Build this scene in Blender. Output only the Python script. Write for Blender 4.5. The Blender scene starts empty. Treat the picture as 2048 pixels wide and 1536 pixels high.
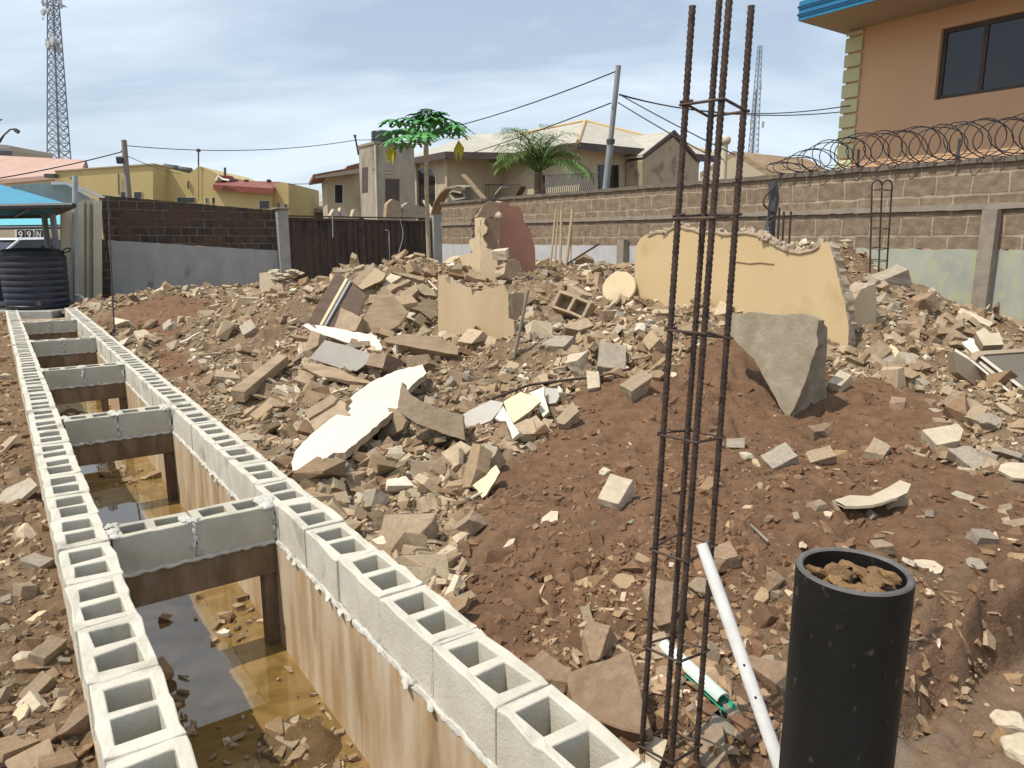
import bpy, bmesh, math, random
import numpy as np
from mathutils import Vector, Matrix, Euler
random.seed(7); RNG = np.random.default_rng(11)
SC = bpy.context.scene; COL = SC.collection
R = math.radians
# ---------------------------------------------------------------- camera
CAMZ = 1.75; PITCH = R(11.3); FPX = 1450.0
cam = bpy.data.cameras.new('camera'); co = bpy.data.objects.new('camera', cam); COL.objects.link(co)
co.location = (0, 0, CAMZ); co.rotation_euler = (R(90) - PITCH, 0, 0)
cam.sensor_width = 36; cam.lens = 36 * FPX / 2048; cam.clip_start = .05; cam.clip_end = 3000
SC.camera = co
# ---------------------------------------------------------------- light
SUN_EL = R(60); SUN_DIR = Vector((-.889 * math.cos(SUN_EL), -.457 * math.cos(SUN_EL), math.sin(SUN_EL))).normalized()
sl = bpy.data.lights.new('sun', 'SUN'); so = bpy.data.objects.new('sun', sl); COL.objects.link(so)
sl.energy = 4.3; sl.angle = R(.5); sl.color = (1, .93, .82)
so.rotation_euler = SUN_DIR.to_track_quat('Z', 'Y').to_euler(); so.location = (-20, -10, 40)
W = bpy.data.worlds.new('World'); SC.world = W; W.use_nodes = True
wn = W.node_tree.nodes; wl = W.node_tree.links; wn.clear()
wo = wn.new('ShaderNodeOutputWorld'); wb = wn.new('ShaderNodeBackground'); sk = wn.new('ShaderNodeTexSky')
sk.sky_type = 'NISHITA'; sk.sun_disc = False; sk.sun_elevation = SUN_EL
sk.sun_rotation = math.atan2(SUN_DIR.x, SUN_DIR.y); sk.dust_density = 1.5; sk.air_density = 1.0; sk.ozone_density = 1.2
wb.inputs[1].default_value = .125
tc = wn.new('ShaderNodeTexCoord'); sep = wn.new('ShaderNodeSeparateXYZ'); wl.new(tc.outputs['Generated'], sep.inputs[0])
def wmath(op, a, b=None):
    m = wn.new('ShaderNodeMath'); m.operation = op
    for i, v in enumerate((a, b)):
        if v is None: continue
        if isinstance(v, (int, float)): m.inputs[i].default_value = v
        else: wl.new(v, m.inputs[i])
    return m.outputs[0]
zz = wmath('ADD', wmath('MAXIMUM', sep.outputs[2], 0.0), .32)
cb = wn.new('ShaderNodeCombineXYZ'); wl.new(wmath('DIVIDE', sep.outputs[0], zz), cb.inputs[0]); wl.new(wmath('DIVIDE', sep.outputs[1], zz), cb.inputs[1])
mp = wn.new('ShaderNodeMapping'); mp.inputs['Rotation'].default_value = (0, 0, R(-24)); mp.inputs['Scale'].default_value = (.42, 1.0, 1); mp.inputs['Location'].default_value = (2.3, .55, 0)
wl.new(cb.outputs[0], mp.inputs[0])
nz = wn.new('ShaderNodeTexNoise'); nz.inputs['Scale'].default_value = 1.9; nz.inputs['Detail'].default_value = 7; nz.inputs['Roughness'].default_value = .56; nz.inputs['Distortion'].default_value = .5
wl.new(mp.outputs[0], nz.inputs['Vector'])
rp = wn.new('ShaderNodeValToRGB'); rp.color_ramp.elements[0].position = .38; rp.color_ramp.elements[1].position = .62
rp.color_ramp.elements[0].color = (.38, .38, .38, 1); rp.color_ramp.elements[1].color = (.90, .90, .90, 1)
wl.new(nz.outputs[0], rp.inputs[0])
mx = wn.new('ShaderNodeMix'); mx.data_type = 'RGBA'
wl.new(rp.outputs[0], mx.inputs[0]); wl.new(sk.outputs[0], mx.inputs[6]); mx.inputs[7].default_value = (7.0, 7.9, 8.9, 1)
wl.new(mx.outputs[2], wb.inputs[0]); wl.new(wb.outputs[0], wo.inputs[0])
SC.view_settings.view_transform = 'Standard'; SC.view_settings.look = 'None'; SC.view_settings.gamma = 1
SC.view_settings.use_curve_mapping = False; SC.view_settings.exposure = 0.0
SC.cycles.max_bounces = 6; SC.cycles.diffuse_bounces = 2; SC.cycles.use_denoising = True
# ---------------------------------------------------------------- projection helpers
cp, sp = math.cos(PITCH), math.sin(PITCH)
CAM = Vector((0, 0, CAMZ))
def ray(px, py):
    a = (px - 1024) / FPX; v = -(py - 768) / FPX
    return Vector((a, cp + v * sp, -sp + v * cp))
def K(px, py, Y): d = ray(px, py); return CAM + d * (Y / d.y)
def KZ(px, py, z): d = ray(px, py); return CAM + d * ((z - CAMZ) / d.z)
UD = Vector((-.577, .8166, 0)).normalized(); ND = Vector((UD.y, -UD.x, 0))
def P3(n, u, z): v = ND * n + UD * u; return Vector((v.x, v.y, z))
def KP(px, py, P, nrm): d = ray(px, py); return CAM + d * ((P - CAM).dot(nrm) / d.dot(nrm))
def KN(px, py, n): return KP(px, py, ND * n, ND)
def KU(px, py, u): return KP(px, py, UD * u, UD)
def nu(p): return p.x * ND.x + p.y * ND.y, p.x * UD.x + p.y * UD.y
# ---------------------------------------------------------------- object helpers
ORG = {}
def tag(o, label=None, cat=None, group=None, kind=None):
    if label: o['label'] = label
    if cat: o['category'] = cat; o['kind'] = 'thing'
    if group: o['group'] = group
    if kind: o['kind'] = kind
    return o
def thing(name, label, cat, loc=(0, 0, 0), group=None):
    o = bpy.data.objects.new(name, None); COL.objects.link(o); o.location = loc; o.empty_display_size = .1
    ORG[o] = Vector(loc); return tag(o, label, cat, group)
class MB:
    def __init__(s): s.v = []; s.f = []; s.m = []
    def add(s, vs, fs, mi=0):
        b = len(s.v); s.v += [Vector(v) for v in vs]
        for f in fs: s.f.append([i + b for i in f]); s.m.append(mi)
        return s
    def box(s, c, d, rot=None, mi=0, jit=0):
        c = Vector(c); h = [x / 2 for x in d]
        vs = [Vector((sx * h[0], sy * h[1], sz * h[2])) for sx in (-1, 1) for sy in (-1, 1) for sz in (-1, 1)]
        if jit: vs = [v + Vector((random.uniform(-jit, jit), random.uniform(-jit, jit), random.uniform(-jit, jit))) for v in vs]
        if rot is not None:
            m = rot if isinstance(rot, Matrix) else Euler(rot).to_matrix()
            vs = [m @ v for v in vs]
        return s.add([c + v for v in vs], [(0, 1, 3, 2), (4, 6, 7, 5), (0, 4, 5, 1), (2, 3, 7, 6), (0, 2, 6, 4), (1, 5, 7, 3)], mi)
    def nbox(s, n0, n1, u0, u1, z0, z1, mi=0):   # a box in trench axes
        vs = [P3(n, u, z) for n in (n0, n1) for u in (u0, u1) for z in (z0, z1)]
        return s.add(vs, [(0, 1, 3, 2), (4, 6, 7, 5), (0, 4, 5, 1), (2, 3, 7, 6), (0, 2, 6, 4), (1, 5, 7, 3)], mi)
    def prism(s, pts, ext, mi=0, ms=None):
        n = len(pts); ext = Vector(ext); ms = mi if ms is None else ms
        a = [Vector(p) for p in pts]; s.add(a, [tuple(range(n))], mi)
        s.add([p + ext for p in a], [tuple(range(n - 1, -1, -1))], ms)
        for i in range(n):
            j = (i + 1) % n; s.add([a[i], a[j], a[j] + ext, a[i] + ext], [(0, 3, 2, 1)], ms)
        return s
    def tube(s, path, r, seg=8, mi=0, cap=True):
        path = [Vector(p) for p in path]; n = len(path); b = len(s.v)
        rr = r if isinstance(r, (list, tuple)) else [r] * n; px = None
        for i, p in enumerate(path):
            t = (path[min(i + 1, n - 1)] - path[max(i - 1, 0)]).normalized()
            if px is None: px = t.orthogonal().normalized()
            px = (px - t * px.dot(t)).normalized(); q = t.cross(px)
            for k in range(seg):
                a = 2 * math.pi * k / seg; s.v.append(p + (px * math.cos(a) + q * math.sin(a)) * rr[i])
        for i in range(n - 1):
            for k in range(seg):
                k2 = (k + 1) % seg; s.f.append([b + i * seg + k, b + i * seg + k2, b + (i + 1) * seg + k2, b + (i + 1) * seg + k]); s.m.append(mi)
        if cap:
            s.f.append([b + k for k in range(seg)][::-1]); s.m.append(mi)
            s.f.append([b + (n - 1) * seg + k for k in range(seg)]); s.m.append(mi)
        return s
    def lathe(s, c, prof, seg=32, mi=0, ax=None):
        c = Vector(c); b = len(s.v); n = len(prof); m = ax if ax is not None else Matrix.Identity(3)
        for r, z in prof:
            for k in range(seg):
                a = 2 * math.pi * k / seg; s.v.append(c + m @ Vector((r * math.cos(a), r * math.sin(a), z)))
        for i in range(n - 1):
            for k in range(seg):
                k2 = (k + 1) % seg; s.f.append([b + i * seg + k, b + i * seg + k2, b + (i + 1) * seg + k2, b + (i + 1) * seg + k]); s.m.append(mi)
        return s
    def build(s, name, mats, parent=None, smooth=None, bevel=None):
        me = bpy.data.meshes.new(name)
        if parent is None:
            xs = [v.x for v in s.v]; ys = [v.y for v in s.v]; zs = [v.z for v in s.v]
            org = Vector(((min(xs) + max(xs)) / 2, (min(ys) + max(ys)) / 2, min(zs)))
        else: org = ORG[parent]
        me.from_pydata([v - org for v in s.v], [], s.f)
        if not isinstance(mats, (list, tuple)): mats = [mats]
        for m in mats: me.materials.append(m)
        me.polygons.foreach_set('material_index', s.m)
        bm = bmesh.new(); bm.from_mesh(me); bmesh.ops.remove_doubles(bm, verts=bm.verts, dist=1e-5)
        bmesh.ops.recalc_face_normals(bm, faces=bm.faces); bm.to_mesh(me); bm.free()
        if smooth is not None:
            me.polygons.foreach_set('use_smooth', [True] * len(me.polygons)); me.set_sharp_from_angle(angle=R(smooth))
        o = bpy.data.objects.new(name, me); COL.objects.link(o); ORG[o] = org
        if parent is not None: o.parent = parent
        else: o.location = org
        if bevel:
            b = o.modifiers.new('bevel', 'BEVEL'); b.width = bevel; b.segments = 2; b.limit_method = 'ANGLE'; b.angle_limit = R(40)
        return o
# ---------------------------------------------------------------- materials
def nodes(name):
    m = bpy.data.materials.new(name); m.use_nodes = True; t = m.node_tree
    return m, t.nodes, t.links, t.nodes['Principled BSDF']
def c4(c): return (c[0], c[1], c[2], 1)
def M(name, c1, c2=None, scale=4, rough=.85, bump=.3, bscale=60, metal=0, c3=None, s3=1.2, stretch=(1, 1, 1), var=0, coords='Object', pos3=.55, bdist=.01, spec=.3, detail=6):
    m, N, L, B = nodes(name); B.inputs['Roughness'].default_value = rough; B.inputs['Metallic'].default_value = metal
    B.inputs['Specular IOR Level'].default_value = spec
    t = N.new('ShaderNodeTexCoord'); mpn = N.new('ShaderNodeMapping'); mpn.inputs['Scale'].default_value = stretch
    if coords == 'World':
        g = N.new('ShaderNodeNewGeometry'); L.new(g.outputs['Position'], mpn.inputs[0])
    else: L.new(t.outputs[coords], mpn.inputs[0])
    out = None
    if c2 is not None:
        n1 = N.new('ShaderNodeTexNoise'); n1.inputs['Scale'].default_value = scale; n1.inputs['Detail'].default_value = detail; n1.inputs['Roughness'].default_value = .6
        L.new(mpn.outputs[0], n1.inputs['Vector']); r = N.new('ShaderNodeValToRGB'); r.color_ramp.elements[0].position = .36; r.color_ramp.elements[1].position = .64
        r.color_ramp.elements[0].color = c4(c1); r.color_ramp.elements[1].color = c4(c2); L.new(n1.outputs[0], r.inputs[0]); out = r.outputs[0]
        if c3 is not None:
            n3 = N.new('ShaderNodeTexNoise'); n3.inputs['Scale'].default_value = s3; n3.inputs['Detail'].default_value = 5
            L.new(mpn.outputs[0], n3.inputs['Vector']); r3 = N.new('ShaderNodeValToRGB'); r3.color_ramp.elements[0].position = pos3; r3.color_ramp.elements[1].position = pos3 + .12
            L.new(n3.outputs[0], r3.inputs[0]); x = N.new('ShaderNodeMix'); x.data_type = 'RGBA'; L.new(r3.outputs[0], x.inputs[0]); L.new(out, x.inputs[6]); x.inputs[7].default_value = c4(c3); out = x.outputs[2]
    if var:
        oi = N.new('ShaderNodeObjectInfo'); mr = N.new('ShaderNodeMapRange'); mr.inputs[3].default_value = 1 - var; mr.inputs[4].default_value = 1 + var; L.new(oi.outputs['Random'], mr.inputs[0])
        h = N.new('ShaderNodeHueSaturation'); L.new(mr.outputs[0], h.inputs['Value'])
        if out: L.new(out, h.inputs['Color'])
        else: h.inputs['Color'].default_value = c4(c1)
        out = h.outputs[0]
    if out: L.new(out, B.inputs['Base Color'])
    else: B.inputs['Base Color'].default_value = c4(c1)
    if bump:
        nb = N.new('ShaderNodeTexNoise'); nb.inputs['Scale'].default_value = bscale; nb.inputs['Detail'].default_value = 5; nb.inputs['Roughness'].default_value = .65
        L.new(mpn.outputs[0], nb.inputs['Vector']); bp = N.new('ShaderNodeBump'); bp.inputs['Strength'].default_value = bump; bp.inputs['Distance'].default_value = bdist
        L.new(nb.outputs[0], bp.inputs['Height']); L.new(bp.outputs[0], B.inputs['Normal'])
    return m
def brick_mat(name, c1, c2, mortar, bw, bh, off=(0, 0, 0), msize=.018, bump=.8, stain=None):
    m, N, L, B = nodes(name); B.inputs['Roughness'].default_value = .92; B.inputs['Specular IOR Level'].default_value = .15
    t = N.new('ShaderNodeTexCoord'); sx = N.new('ShaderNodeSeparateXYZ'); L.new(t.outputs['Object'], sx.inputs[0]); cx = N.new('ShaderNodeCombineXYZ')
    L.new(sx.outputs[0], cx.inputs[0]); L.new(sx.outputs[2], cx.inputs[1])
    dn = N.new('ShaderNodeTexNoise'); dn.inputs['Scale'].default_value = 3.5; dn.inputs['Detail'].default_value = 5; L.new(t.outputs['Object'], dn.inputs['Vector'])
    sb = N.new('ShaderNodeVectorMath'); sb.operation = 'SUBTRACT'; L.new(dn.outputs['Color'], sb.inputs[0]); sb.inputs[1].default_value = (.5, .5, .5)
    scn = N.new('ShaderNodeVectorMath'); scn.operation = 'SCALE'; scn.inputs['Scale'].default_value = .085; L.new(sb.outputs[0], scn.inputs[0])
    ad = N.new('ShaderNodeVectorMath'); ad.operation = 'ADD'; L.new(cx.outputs[0], ad.inputs[0]); L.new(scn.outputs[0], ad.inputs[1])
    a2 = N.new('ShaderNodeVectorMath'); a2.operation = 'ADD'; L.new(ad.outputs[0], a2.inputs[0]); a2.inputs[1].default_value = off
    b = N.new('ShaderNodeTexBrick'); L.new(a2.outputs[0], b.inputs['Vector']); b.inputs['Scale'].default_value = 1; b.inputs['Brick Width'].default_value = bw; b.inputs['Row Height'].default_value = bh
    b.inputs['Mortar Size'].default_value = msize; b.inputs['Mortar Smooth'].default_value = .25; b.inputs['Color1'].default_value = c4(c1); b.inputs['Color2'].default_value = c4(c2); b.inputs['Mortar'].default_value = c4(mortar); b.inputs['Bias'].default_value = 0
    n = N.new('ShaderNodeTexNoise'); n.inputs['Scale'].default_value = 7; n.inputs['Detail'].default_value = 8; L.new(t.outputs['Object'], n.inputs['Vector'])
    mr = N.new('ShaderNodeMapRange'); mr.inputs[1].default_value = .3; mr.inputs[2].default_value = .7; mr.inputs[3].default_value = .72; mr.inputs[4].default_value = 1.25; L.new(n.outputs[0], mr.inputs[0])
    h = N.new('ShaderNodeHueSaturation'); L.new(mr.outputs[0], h.inputs['Value']); L.new(b.outputs['Color'], h.inputs['Color']); out = h.outputs[0]
    if stain:
        n3 = N.new('ShaderNodeTexNoise'); n3.inputs['Scale'].default_value = 1.1; n3.inputs['Detail'].default_value = 6; L.new(t.outputs['Object'], n3.inputs['Vector'])
        r3 = N.new('ShaderNodeValToRGB'); r3.color_ramp.elements[0].position = .48; r3.color_ramp.elements[1].position = .66; L.new(n3.outputs[0], r3.inputs[0])
        x = N.new('ShaderNodeMix'); x.data_type = 'RGBA'; L.new(r3.outputs[0], x.inputs[0]); L.new(out, x.inputs[6]); x.inputs[7].default_value = c4(stain); out = x.outputs[2]
    L.new(out, B.inputs['Base Color'])
    inv = N.new('ShaderNodeMath'); inv.operation = 'MULTIPLY_ADD'; L.new(b.outputs['Fac'], inv.inputs[0]); inv.inputs[1].default_value = -.8; L.new(n.outputs[0], inv.inputs[2])
    bp = N.new('ShaderNodeBump'); bp.inputs['Strength'].default_value = bump; bp.inputs['Distance'].default_value = .025; L.new(inv.outputs[0], bp.inputs['Height']); L.new(bp.outputs[0], B.inputs['Normal'])
    return m
def glass_mat(name, c, rough=.06): return M(name, c, rough=rough, bump=0, spec=.6)
MAT = dict(
    block=M('sandcrete block', (.51, .475, .385), (.61, .57, .475), scale=7, bump=.45, bscale=70, c3=(.30, .275, .22), s3=3.4, pos3=.57, coords='World'),
    cross=M('cross wall block', (.42, .385, .30), (.50, .465, .375), scale=5, bump=.35, bscale=90, c3=(.32, .30, .26), s3=2.2, pos3=.6, coords='World'),
    mortar=M('grey mortar', (.42, .40, .35), (.58, .56, .5), scale=16, bump=.7, bscale=45, coords='World'),
    base=M('stained foundation concrete', (.40, .265, .135), (.57, .47, .345), scale=2.6, bump=.4, bscale=30, stretch=(2.6, 2.6, .42), c3=(.27, .18, .10), s3=1.9, pos3=.57, detail=9, coords='World'),
    beam=M('wet formwork beam', (.13, .085, .05), (.25, .175, .11), scale=4, bump=.4, bscale=30, stretch=(2, 2, .6), c3=(.27, .24, .20), s3=1.7, pos3=.62, coords='World'),
    rust=M('rusty steel bar', (.042, .031, .028), (.095, .062, .046), scale=30, rough=.65, metal=.35, bump=.3, bscale=140),
    rustblue=M('blue tinted steel bar', (.03, .03, .06), (.07, .06, .09), scale=30, rough=.5, metal=.5, bump=.3, bscale=140),
    tie=M('stirrup wire', (.06, .042, .035), (.13, .09, .07), scale=20, rough=.6, metal=.4, bump=.2),
    blackpvc=M('scuffed black plastic', (.008, .0078, .007), (.014, .013, .012), scale=5, rough=.5, bump=.2, bscale=35, c3=(.06, .052, .042), s3=46, pos3=.64, spec=.2, stretch=(1, 1, .55)),
    rim=M('lit plastic rim', (.09, .085, .08), (.15, .14, .13), scale=10, rough=.6),  # paler than the pipe: the lit look of the rim is in its colour
    whitepvc=M('dirty white plastic', (.62, .61, .58), (.75, .74, .71), scale=9, rough=.5, bump=.15, c3=(.42, .39, .34), s3=9, pos3=.62),
    greenpvc=M('green plastic', (.02, .30, .17), (.04, .38, .22), scale=9, rough=.4, bump=.05),
    palegreen=M('pale green plastic', (.45, .56, .47), (.62, .68, .60), scale=5, rough=.5, bump=.05),  # upper half of the split pipe, paler than the lower half
    whiteboard=M('white painted board', (.66, .585, .50), (.62, .545, .46), scale=2, rough=.6, bump=.1, bscale=60),
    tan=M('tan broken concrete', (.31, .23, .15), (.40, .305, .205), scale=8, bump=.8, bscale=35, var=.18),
    grey=M('grey broken concrete', (.31, .26, .195), (.41, .35, .27), scale=8, bump=.8, bscale=35, var=.15),
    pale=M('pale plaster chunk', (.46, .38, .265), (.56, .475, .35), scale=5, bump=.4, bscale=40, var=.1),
    cream=M('cream painted plaster', (.56, .44, .275), (.61, .485, .31), scale=3, bump=.35, bscale=30, c3=(.42, .315, .19), s3=2.2, pos3=.58, var=.04),
    yellow=M('yellow plaster', (.56, .42, .225), (.60, .455, .255), scale=1.3, rough=.8, bump=.12, bscale=50, c3=(.47, .325, .155), s3=1.1, pos3=.58),
    core=M('rough wall core', (.34, .26, .18), (.46, .37, .27), scale=12, bump=1, bscale=25),
    pink=M('pink plaster', (.40, .205, .135), (.44, .235, .16), scale=3, bump=.2),
    brown=M('brown brick core', (.25, .165, .11), (.31, .215, .15), scale=6, bump=.5, bscale=30),
    wood=M('weathered wood', (.25, .175, .105), (.36, .27, .175), scale=3, stretch=(1, 1, 6), bump=.5, bscale=12, var=.15),
    ply=M('cream plywood', (.55, .42, .26), (.49, .365, .215), scale=1.6, stretch=(3, 3, .35), bump=.1, bscale=30, c3=(.40, .28, .16), s3=1.3, pos3=.66),
    dark=M('dark brown varnish', (.075, .045, .028), (.12, .075, .05), scale=2, stretch=(1, 1, 5), rough=.5, bump=.1),
    slab=M('mottled concrete slab', (.27, .225, .155), (.36, .305, .22), scale=7, bump=.6, bscale=30, c3=(.27, .17, .095), s3=2.2, pos3=.6),
    greyboard=M('grey board', (.40, .37, .32), (.46, .43, .38), scale=3, bump=.15, var=.05),
    yboard=M('pale yellow board', (.72, .58, .34), (.77, .63, .39), scale=3, bump=.1),
    alu=M('bronze aluminium', (.27, .21, .145), (.31, .245, .175), scale=3, rough=.45, metal=.3, bump=.05),
    alulight=M('bare aluminium', (.44, .40, .33), (.52, .48, .40), scale=5, rough=.4, metal=.3, bump=.05),
    paneg=M('dusty pane', (.115, .10, .078), (.15, .13, .10), scale=2, rough=.35, bump=.05),
    gate=M('brown gate sheet', (.06, .040, .031), (.088, .060, .046), scale=3, rough=.65, stretch=(2, 2, .5), bump=.15, c3=(.035, .027, .024), s3=1.2, pos3=.52),
    gateframe=M('gate frame', (.055, .037, .028), (.10, .07, .055), scale=6, rough=.7, bump=.2),
    pillar=M('grey pillar concrete', (.30, .295, .27), (.38, .37, .335), scale=4, bump=.4, c3=(.15, .14, .12), s3=2, pos3=.6),
    plasterg=M('grey plaster', (.31, .31, .295), (.37, .37, .355), scale=2.5, bump=.3, bscale=30, c3=(.19, .185, .17), s3=1.5, pos3=.64, stretch=(1, 1, .5)),
    plasterw=M('mottled green grey plaster', (.40, .41, .345), (.325, .335, .29), scale=3.2, bump=.25, bscale=25, c3=(.40, .415, .27), s3=6.5, pos3=.5, stretch=(1, 1, .6)),
    plasterl=M('pale grey plaster', (.42, .42, .42), (.49, .485, .475), scale=2.5, bump=.25, bscale=25, c3=(.33, .32, .30), s3=1.6, pos3=.64),
    bond=M('concrete bond beam', (.24, .20, .155), (.32, .27, .215), scale=5, bump=.6, bscale=20),
    coping=M('dark coping', (.13, .105, .085), (.19, .16, .13), scale=5, bump=.4, bscale=20),
    brickd=brick_mat('dark weathered block', (.052, .047, .043), (.075, .062, .052), (.19, .13, .085), .46, .245, (0, .1, 0), stain=(.105, .068, .045)),
    brickl=brick_mat('brown block wall', (.215, .16, .11), (.25, .19, .132), (.36, .285, .205), .50, .30, (0, 0, 0), msize=.02, bump=.9),
    tankblk=M('navy plastic tank', (.018, .021, .035), (.026, .029, .045), scale=3, rough=.45, bump=.05, spec=.5),
    black=M('black plastic', (.012, .012, .014), rough=.5, bump=0),
    canopy=M('blue canopy cloth', (.06, .235, .35), (.07, .26, .38), scale=2, rough=.7, bump=.1),
    teal=M('teal canopy cloth', (.12, .42, .47), rough=.7, bump=0),
    steel=M('grey painted steel', (.33, .35, .36), (.40, .42, .43), scale=5, rough=.5, bump=.05),
    darksteel=M('dark steel', (.06, .06, .065), (.09, .09, .095), scale=6, rough=.55, bump=.05),
    lattice=M('galvanised lattice', (.20, .23, .28), rough=.6, bump=0),
    white=M('white paint', (.78, .77, .73), rough=.5, bump=0),
    creamw=M('cream wall', (.55, .49, .36), (.60, .54, .41), scale=2, bump=.1),
    fibre=M('grey green roof sheet', (.30, .34, .31), (.36, .40, .37), scale=2, stretch=(1, 6, 1), bump=.1),
    pinkroof=M('salmon roof', (.45, .29, .23), (.50, .335, .27), scale=1.5, rough=.7, bump=.1),
    ochre=M('ochre house wall', (.47, .37, .17), (.52, .41, .195), scale=.8, rough=.85, bump=.05, c3=(.40, .31, .145), s3=.6, pos3=.58, stretch=(1, 1, .4)),
    redroof=M('red roof tile', (.19, .055, .04), (.27, .085, .06), scale=8, rough=.6, bump=.6, bscale=14),
    tanwall=M('tan house wall', (.43, .365, .25), (.48, .41, .285), scale=1, rough=.85, bump=.08, c3=(.34, .28, .19), s3=.8, pos3=.58, stretch=(1, 1, .4)),
    towerwall=M('stained tower concrete', (.30, .265, .205), (.40, .355, .28), scale=1.3, bump=.2, c3=(.20, .175, .14), s3=.7, pos3=.56, stretch=(1, 1, .5)),
    roof=M('pale stone coated roof', (.38, .355, .295), (.47, .44, .37), scale=1.2, stretch=(1, 1, 5), bump=.7, bscale=5, bdist=.05, c3=(.27, .245, .19), s3=.9, pos3=.64),
    ridge=M('tan ridge tile', (.55, .40, .22), (.60, .45, .27), scale=3, bump=.3),
    fascia=M('dark fascia', (.07, .055, .045), (.095, .075, .062), scale=3, rough=.6, bump=0),
    soffit=M('tan soffit', (.40, .33, .25), rough=.8, bump=0),
    redbrown=M('red brown roof edge', (.20, .095, .06), (.25, .125, .085), scale=3, bump=.2),
    win=glass_mat('dark window glass', (.018, .018, .02)),
    peach=M('peach house wall', (.64, .39, .225), (.68, .42, .245), scale=.9, rough=.85, bump=.06, bscale=30, c3=(.57, .335, .19), s3=.45, pos3=.56, stretch=(1, 1, .5)),
    quoin=M('pale green quoin', (.56, .53, .30), (.60, .57, .34), scale=3, rough=.8, bump=.1),
    bluefas=M('blue fascia', (.02, .16, .30), (.03, .2, .36), scale=3, rough=.4, bump=0),
    bluedk=M('dark blue fascia groove', (.01, .04, .10), rough=.5, bump=0),
    pole=M('grey steel pole', (.24, .25, .26), (.30, .31, .32), scale=3, rough=.55, bump=.1),
    woodpole=M('weathered pole', (.20, .17, .14), (.27, .23, .19), scale=6, bump=.3, stretch=(1, 1, .2)),
    wire=M('black cable', (.03, .03, .033), rough=.6, bump=0),
    bark=M('papaya bark', (.34, .27, .18), (.42, .34, .24), scale=6, bump=.4),
    papaya=M('papaya leaf', (.025, .17, .045), (.13, .36, .10), scale=3, rough=.5, bump=.1),
    papyel=M('yellow leaf', (.48, .46, .03), (.42, .36, .03), scale=6, rough=.6, bump=.1),
    palm=M('palm frond', (.085, .17, .035), (.16, .26, .06), scale=2, rough=.55, bump=0),
    palmtrunk=M('palm trunk', (.16, .115, .07), (.24, .18, .12), scale=5, bump=.6, bscale=15),
    carw=M('white car paint', (.62, .63, .64), rough=.25, bump=0, spec=.6),
    tyre=M('tyre rubber', (.02, .02, .02), rough=.9, bump=0),
    navy=M('navy wall paint', (.02, .03, .075), (.026, .037, .085), scale=2, bump=.05),
    bamboo=M('dry pole', (.40, .29, .18), (.48, .36, .235), scale=5, bump=.2, stretch=(1, 1, .3)),
    soilstone=M('soil caked stone', (.25, .165, .10), (.33, .23, .15), scale=6, bump=.9, bscale=25, var=.15),
)
# ---------------------------------------------------------------- noise
def _hash(ix, iy, s):
    h = (ix.astype(np.int64) * 374761393 + iy.astype(np.int64) * 668265263 + s * 1274126177) & 0xffffffff
    h = ((h ^ (h >> 13)) * 1274126177) & 0xffffffff
    return ((h ^ (h >> 16)) & 0xffff) / 65535.0
def vnoise(x, y, s=0):
    ix = np.floor(x); iy = np.floor(y); fx = x - ix; fy = y - iy
    fx = fx * fx * fx * (fx * (fx * 6 - 15) + 10); fy = fy * fy * fy * (fy * (fy * 6 - 15) + 10)
    a = _hash(ix, iy, s); b = _hash(ix + 1, iy, s); c = _hash(ix, iy + 1, s); d = _hash(ix + 1, iy + 1, s)
    return (a * (1 - fx) + b * fx) * (1 - fy) + (c * (1 - fx) + d * fx) * fy - .5
def fbm(x, y, s=0, o=4, g=.5):
    t = 0; a = 1.0
    for i in range(o):
        t = t + a * vnoise(x * 2 ** i + i * 17.3, y * 2 ** i - i * 9.1, s + i); a *= g
    return t
# ---------------------------------------------------------------- terrain heights
CT = []
for px, py, Y in [(1200, 1000, 3.95), (1300, 800, 5.5), (1450, 690, 6.5), (1250, 690, 7.0), (1700, 720, 7.0), (1850, 770, 6.0), (1575, 835, 5.5), (1750, 640, 8.5),
                  (1800, 560, 9.8), (1690, 505, 10.3), (1950, 660, 8.5), (2040, 690, 8.0), (2048, 900, 4.5), (2048, 1100, 3.2), (1100, 780, 6.3), (900, 1000, 4.3),
                  (800, 870, 5.6), (1000, 740, 7.3), (760, 780, 6.8), (620, 850, 6.0), (450, 720, 8.6), (350, 640, 12.5), (300, 610, 15.), (420, 582, 18.), (560, 592, 18.),
                  (620, 605, 16.), (700, 600, 11.), (745, 545, 12.), (860, 590, 11.), (1100, 540, 14.), (1180, 540, 13.), (1250, 560, 11.5), (1150, 620, 9.5), (1080, 690, 8.0),
                  (1480, 640, 8.5), (1940, 1180, 2.78), (1700, 1160, 2.95), (1000, 950, 4.7), (1130, 840, 5.5), (640, 640, 10.), (560, 700, 9.4), (1400, 1080, 3.35), (1600, 950, 4.3), (1800, 900, 4.7)]:
    p = K(px, py, Y); CT.append((p.x, p.y, p.z))
for n, u, z in [(1.45, u, .10) for u in (2.5, 4.5, 6.5, 8.5, 10.5, 13, 16)] + [(1.45, 19, .1), (1.4, 1.2, .02), (1.9, 1.2, .02), (2.6, .9, 0.), (1.7, 2.3, .06), (3.4, .3, 0), (1.6, 22, .05), (4, 23.6, .15), (8, 23.6, .2), (12.5, 23, .25), (11.6, 16, 1.1), (11.7, 12, 1.0), (11.7, 8.5, 1.1), (11.8, 5.5, .45), (11.8, 2, .3), (6, -2, .2), (9, 0, .3), (2.5, 25, .05), (14, 28, .1), (20, 10, .5)]:
    p = P3(n, u, z); CT.append((p.x, p.y, z))
CT = np.array(CT)
def _phi(r2): return np.where(r2 > 1e-9, .5 * r2 * np.log(np.maximum(r2, 1e-12)), 0)
_n = len(CT); _d2 = ((CT[:, None, :2] - CT[None, :, :2]) ** 2).sum(-1)
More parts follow.
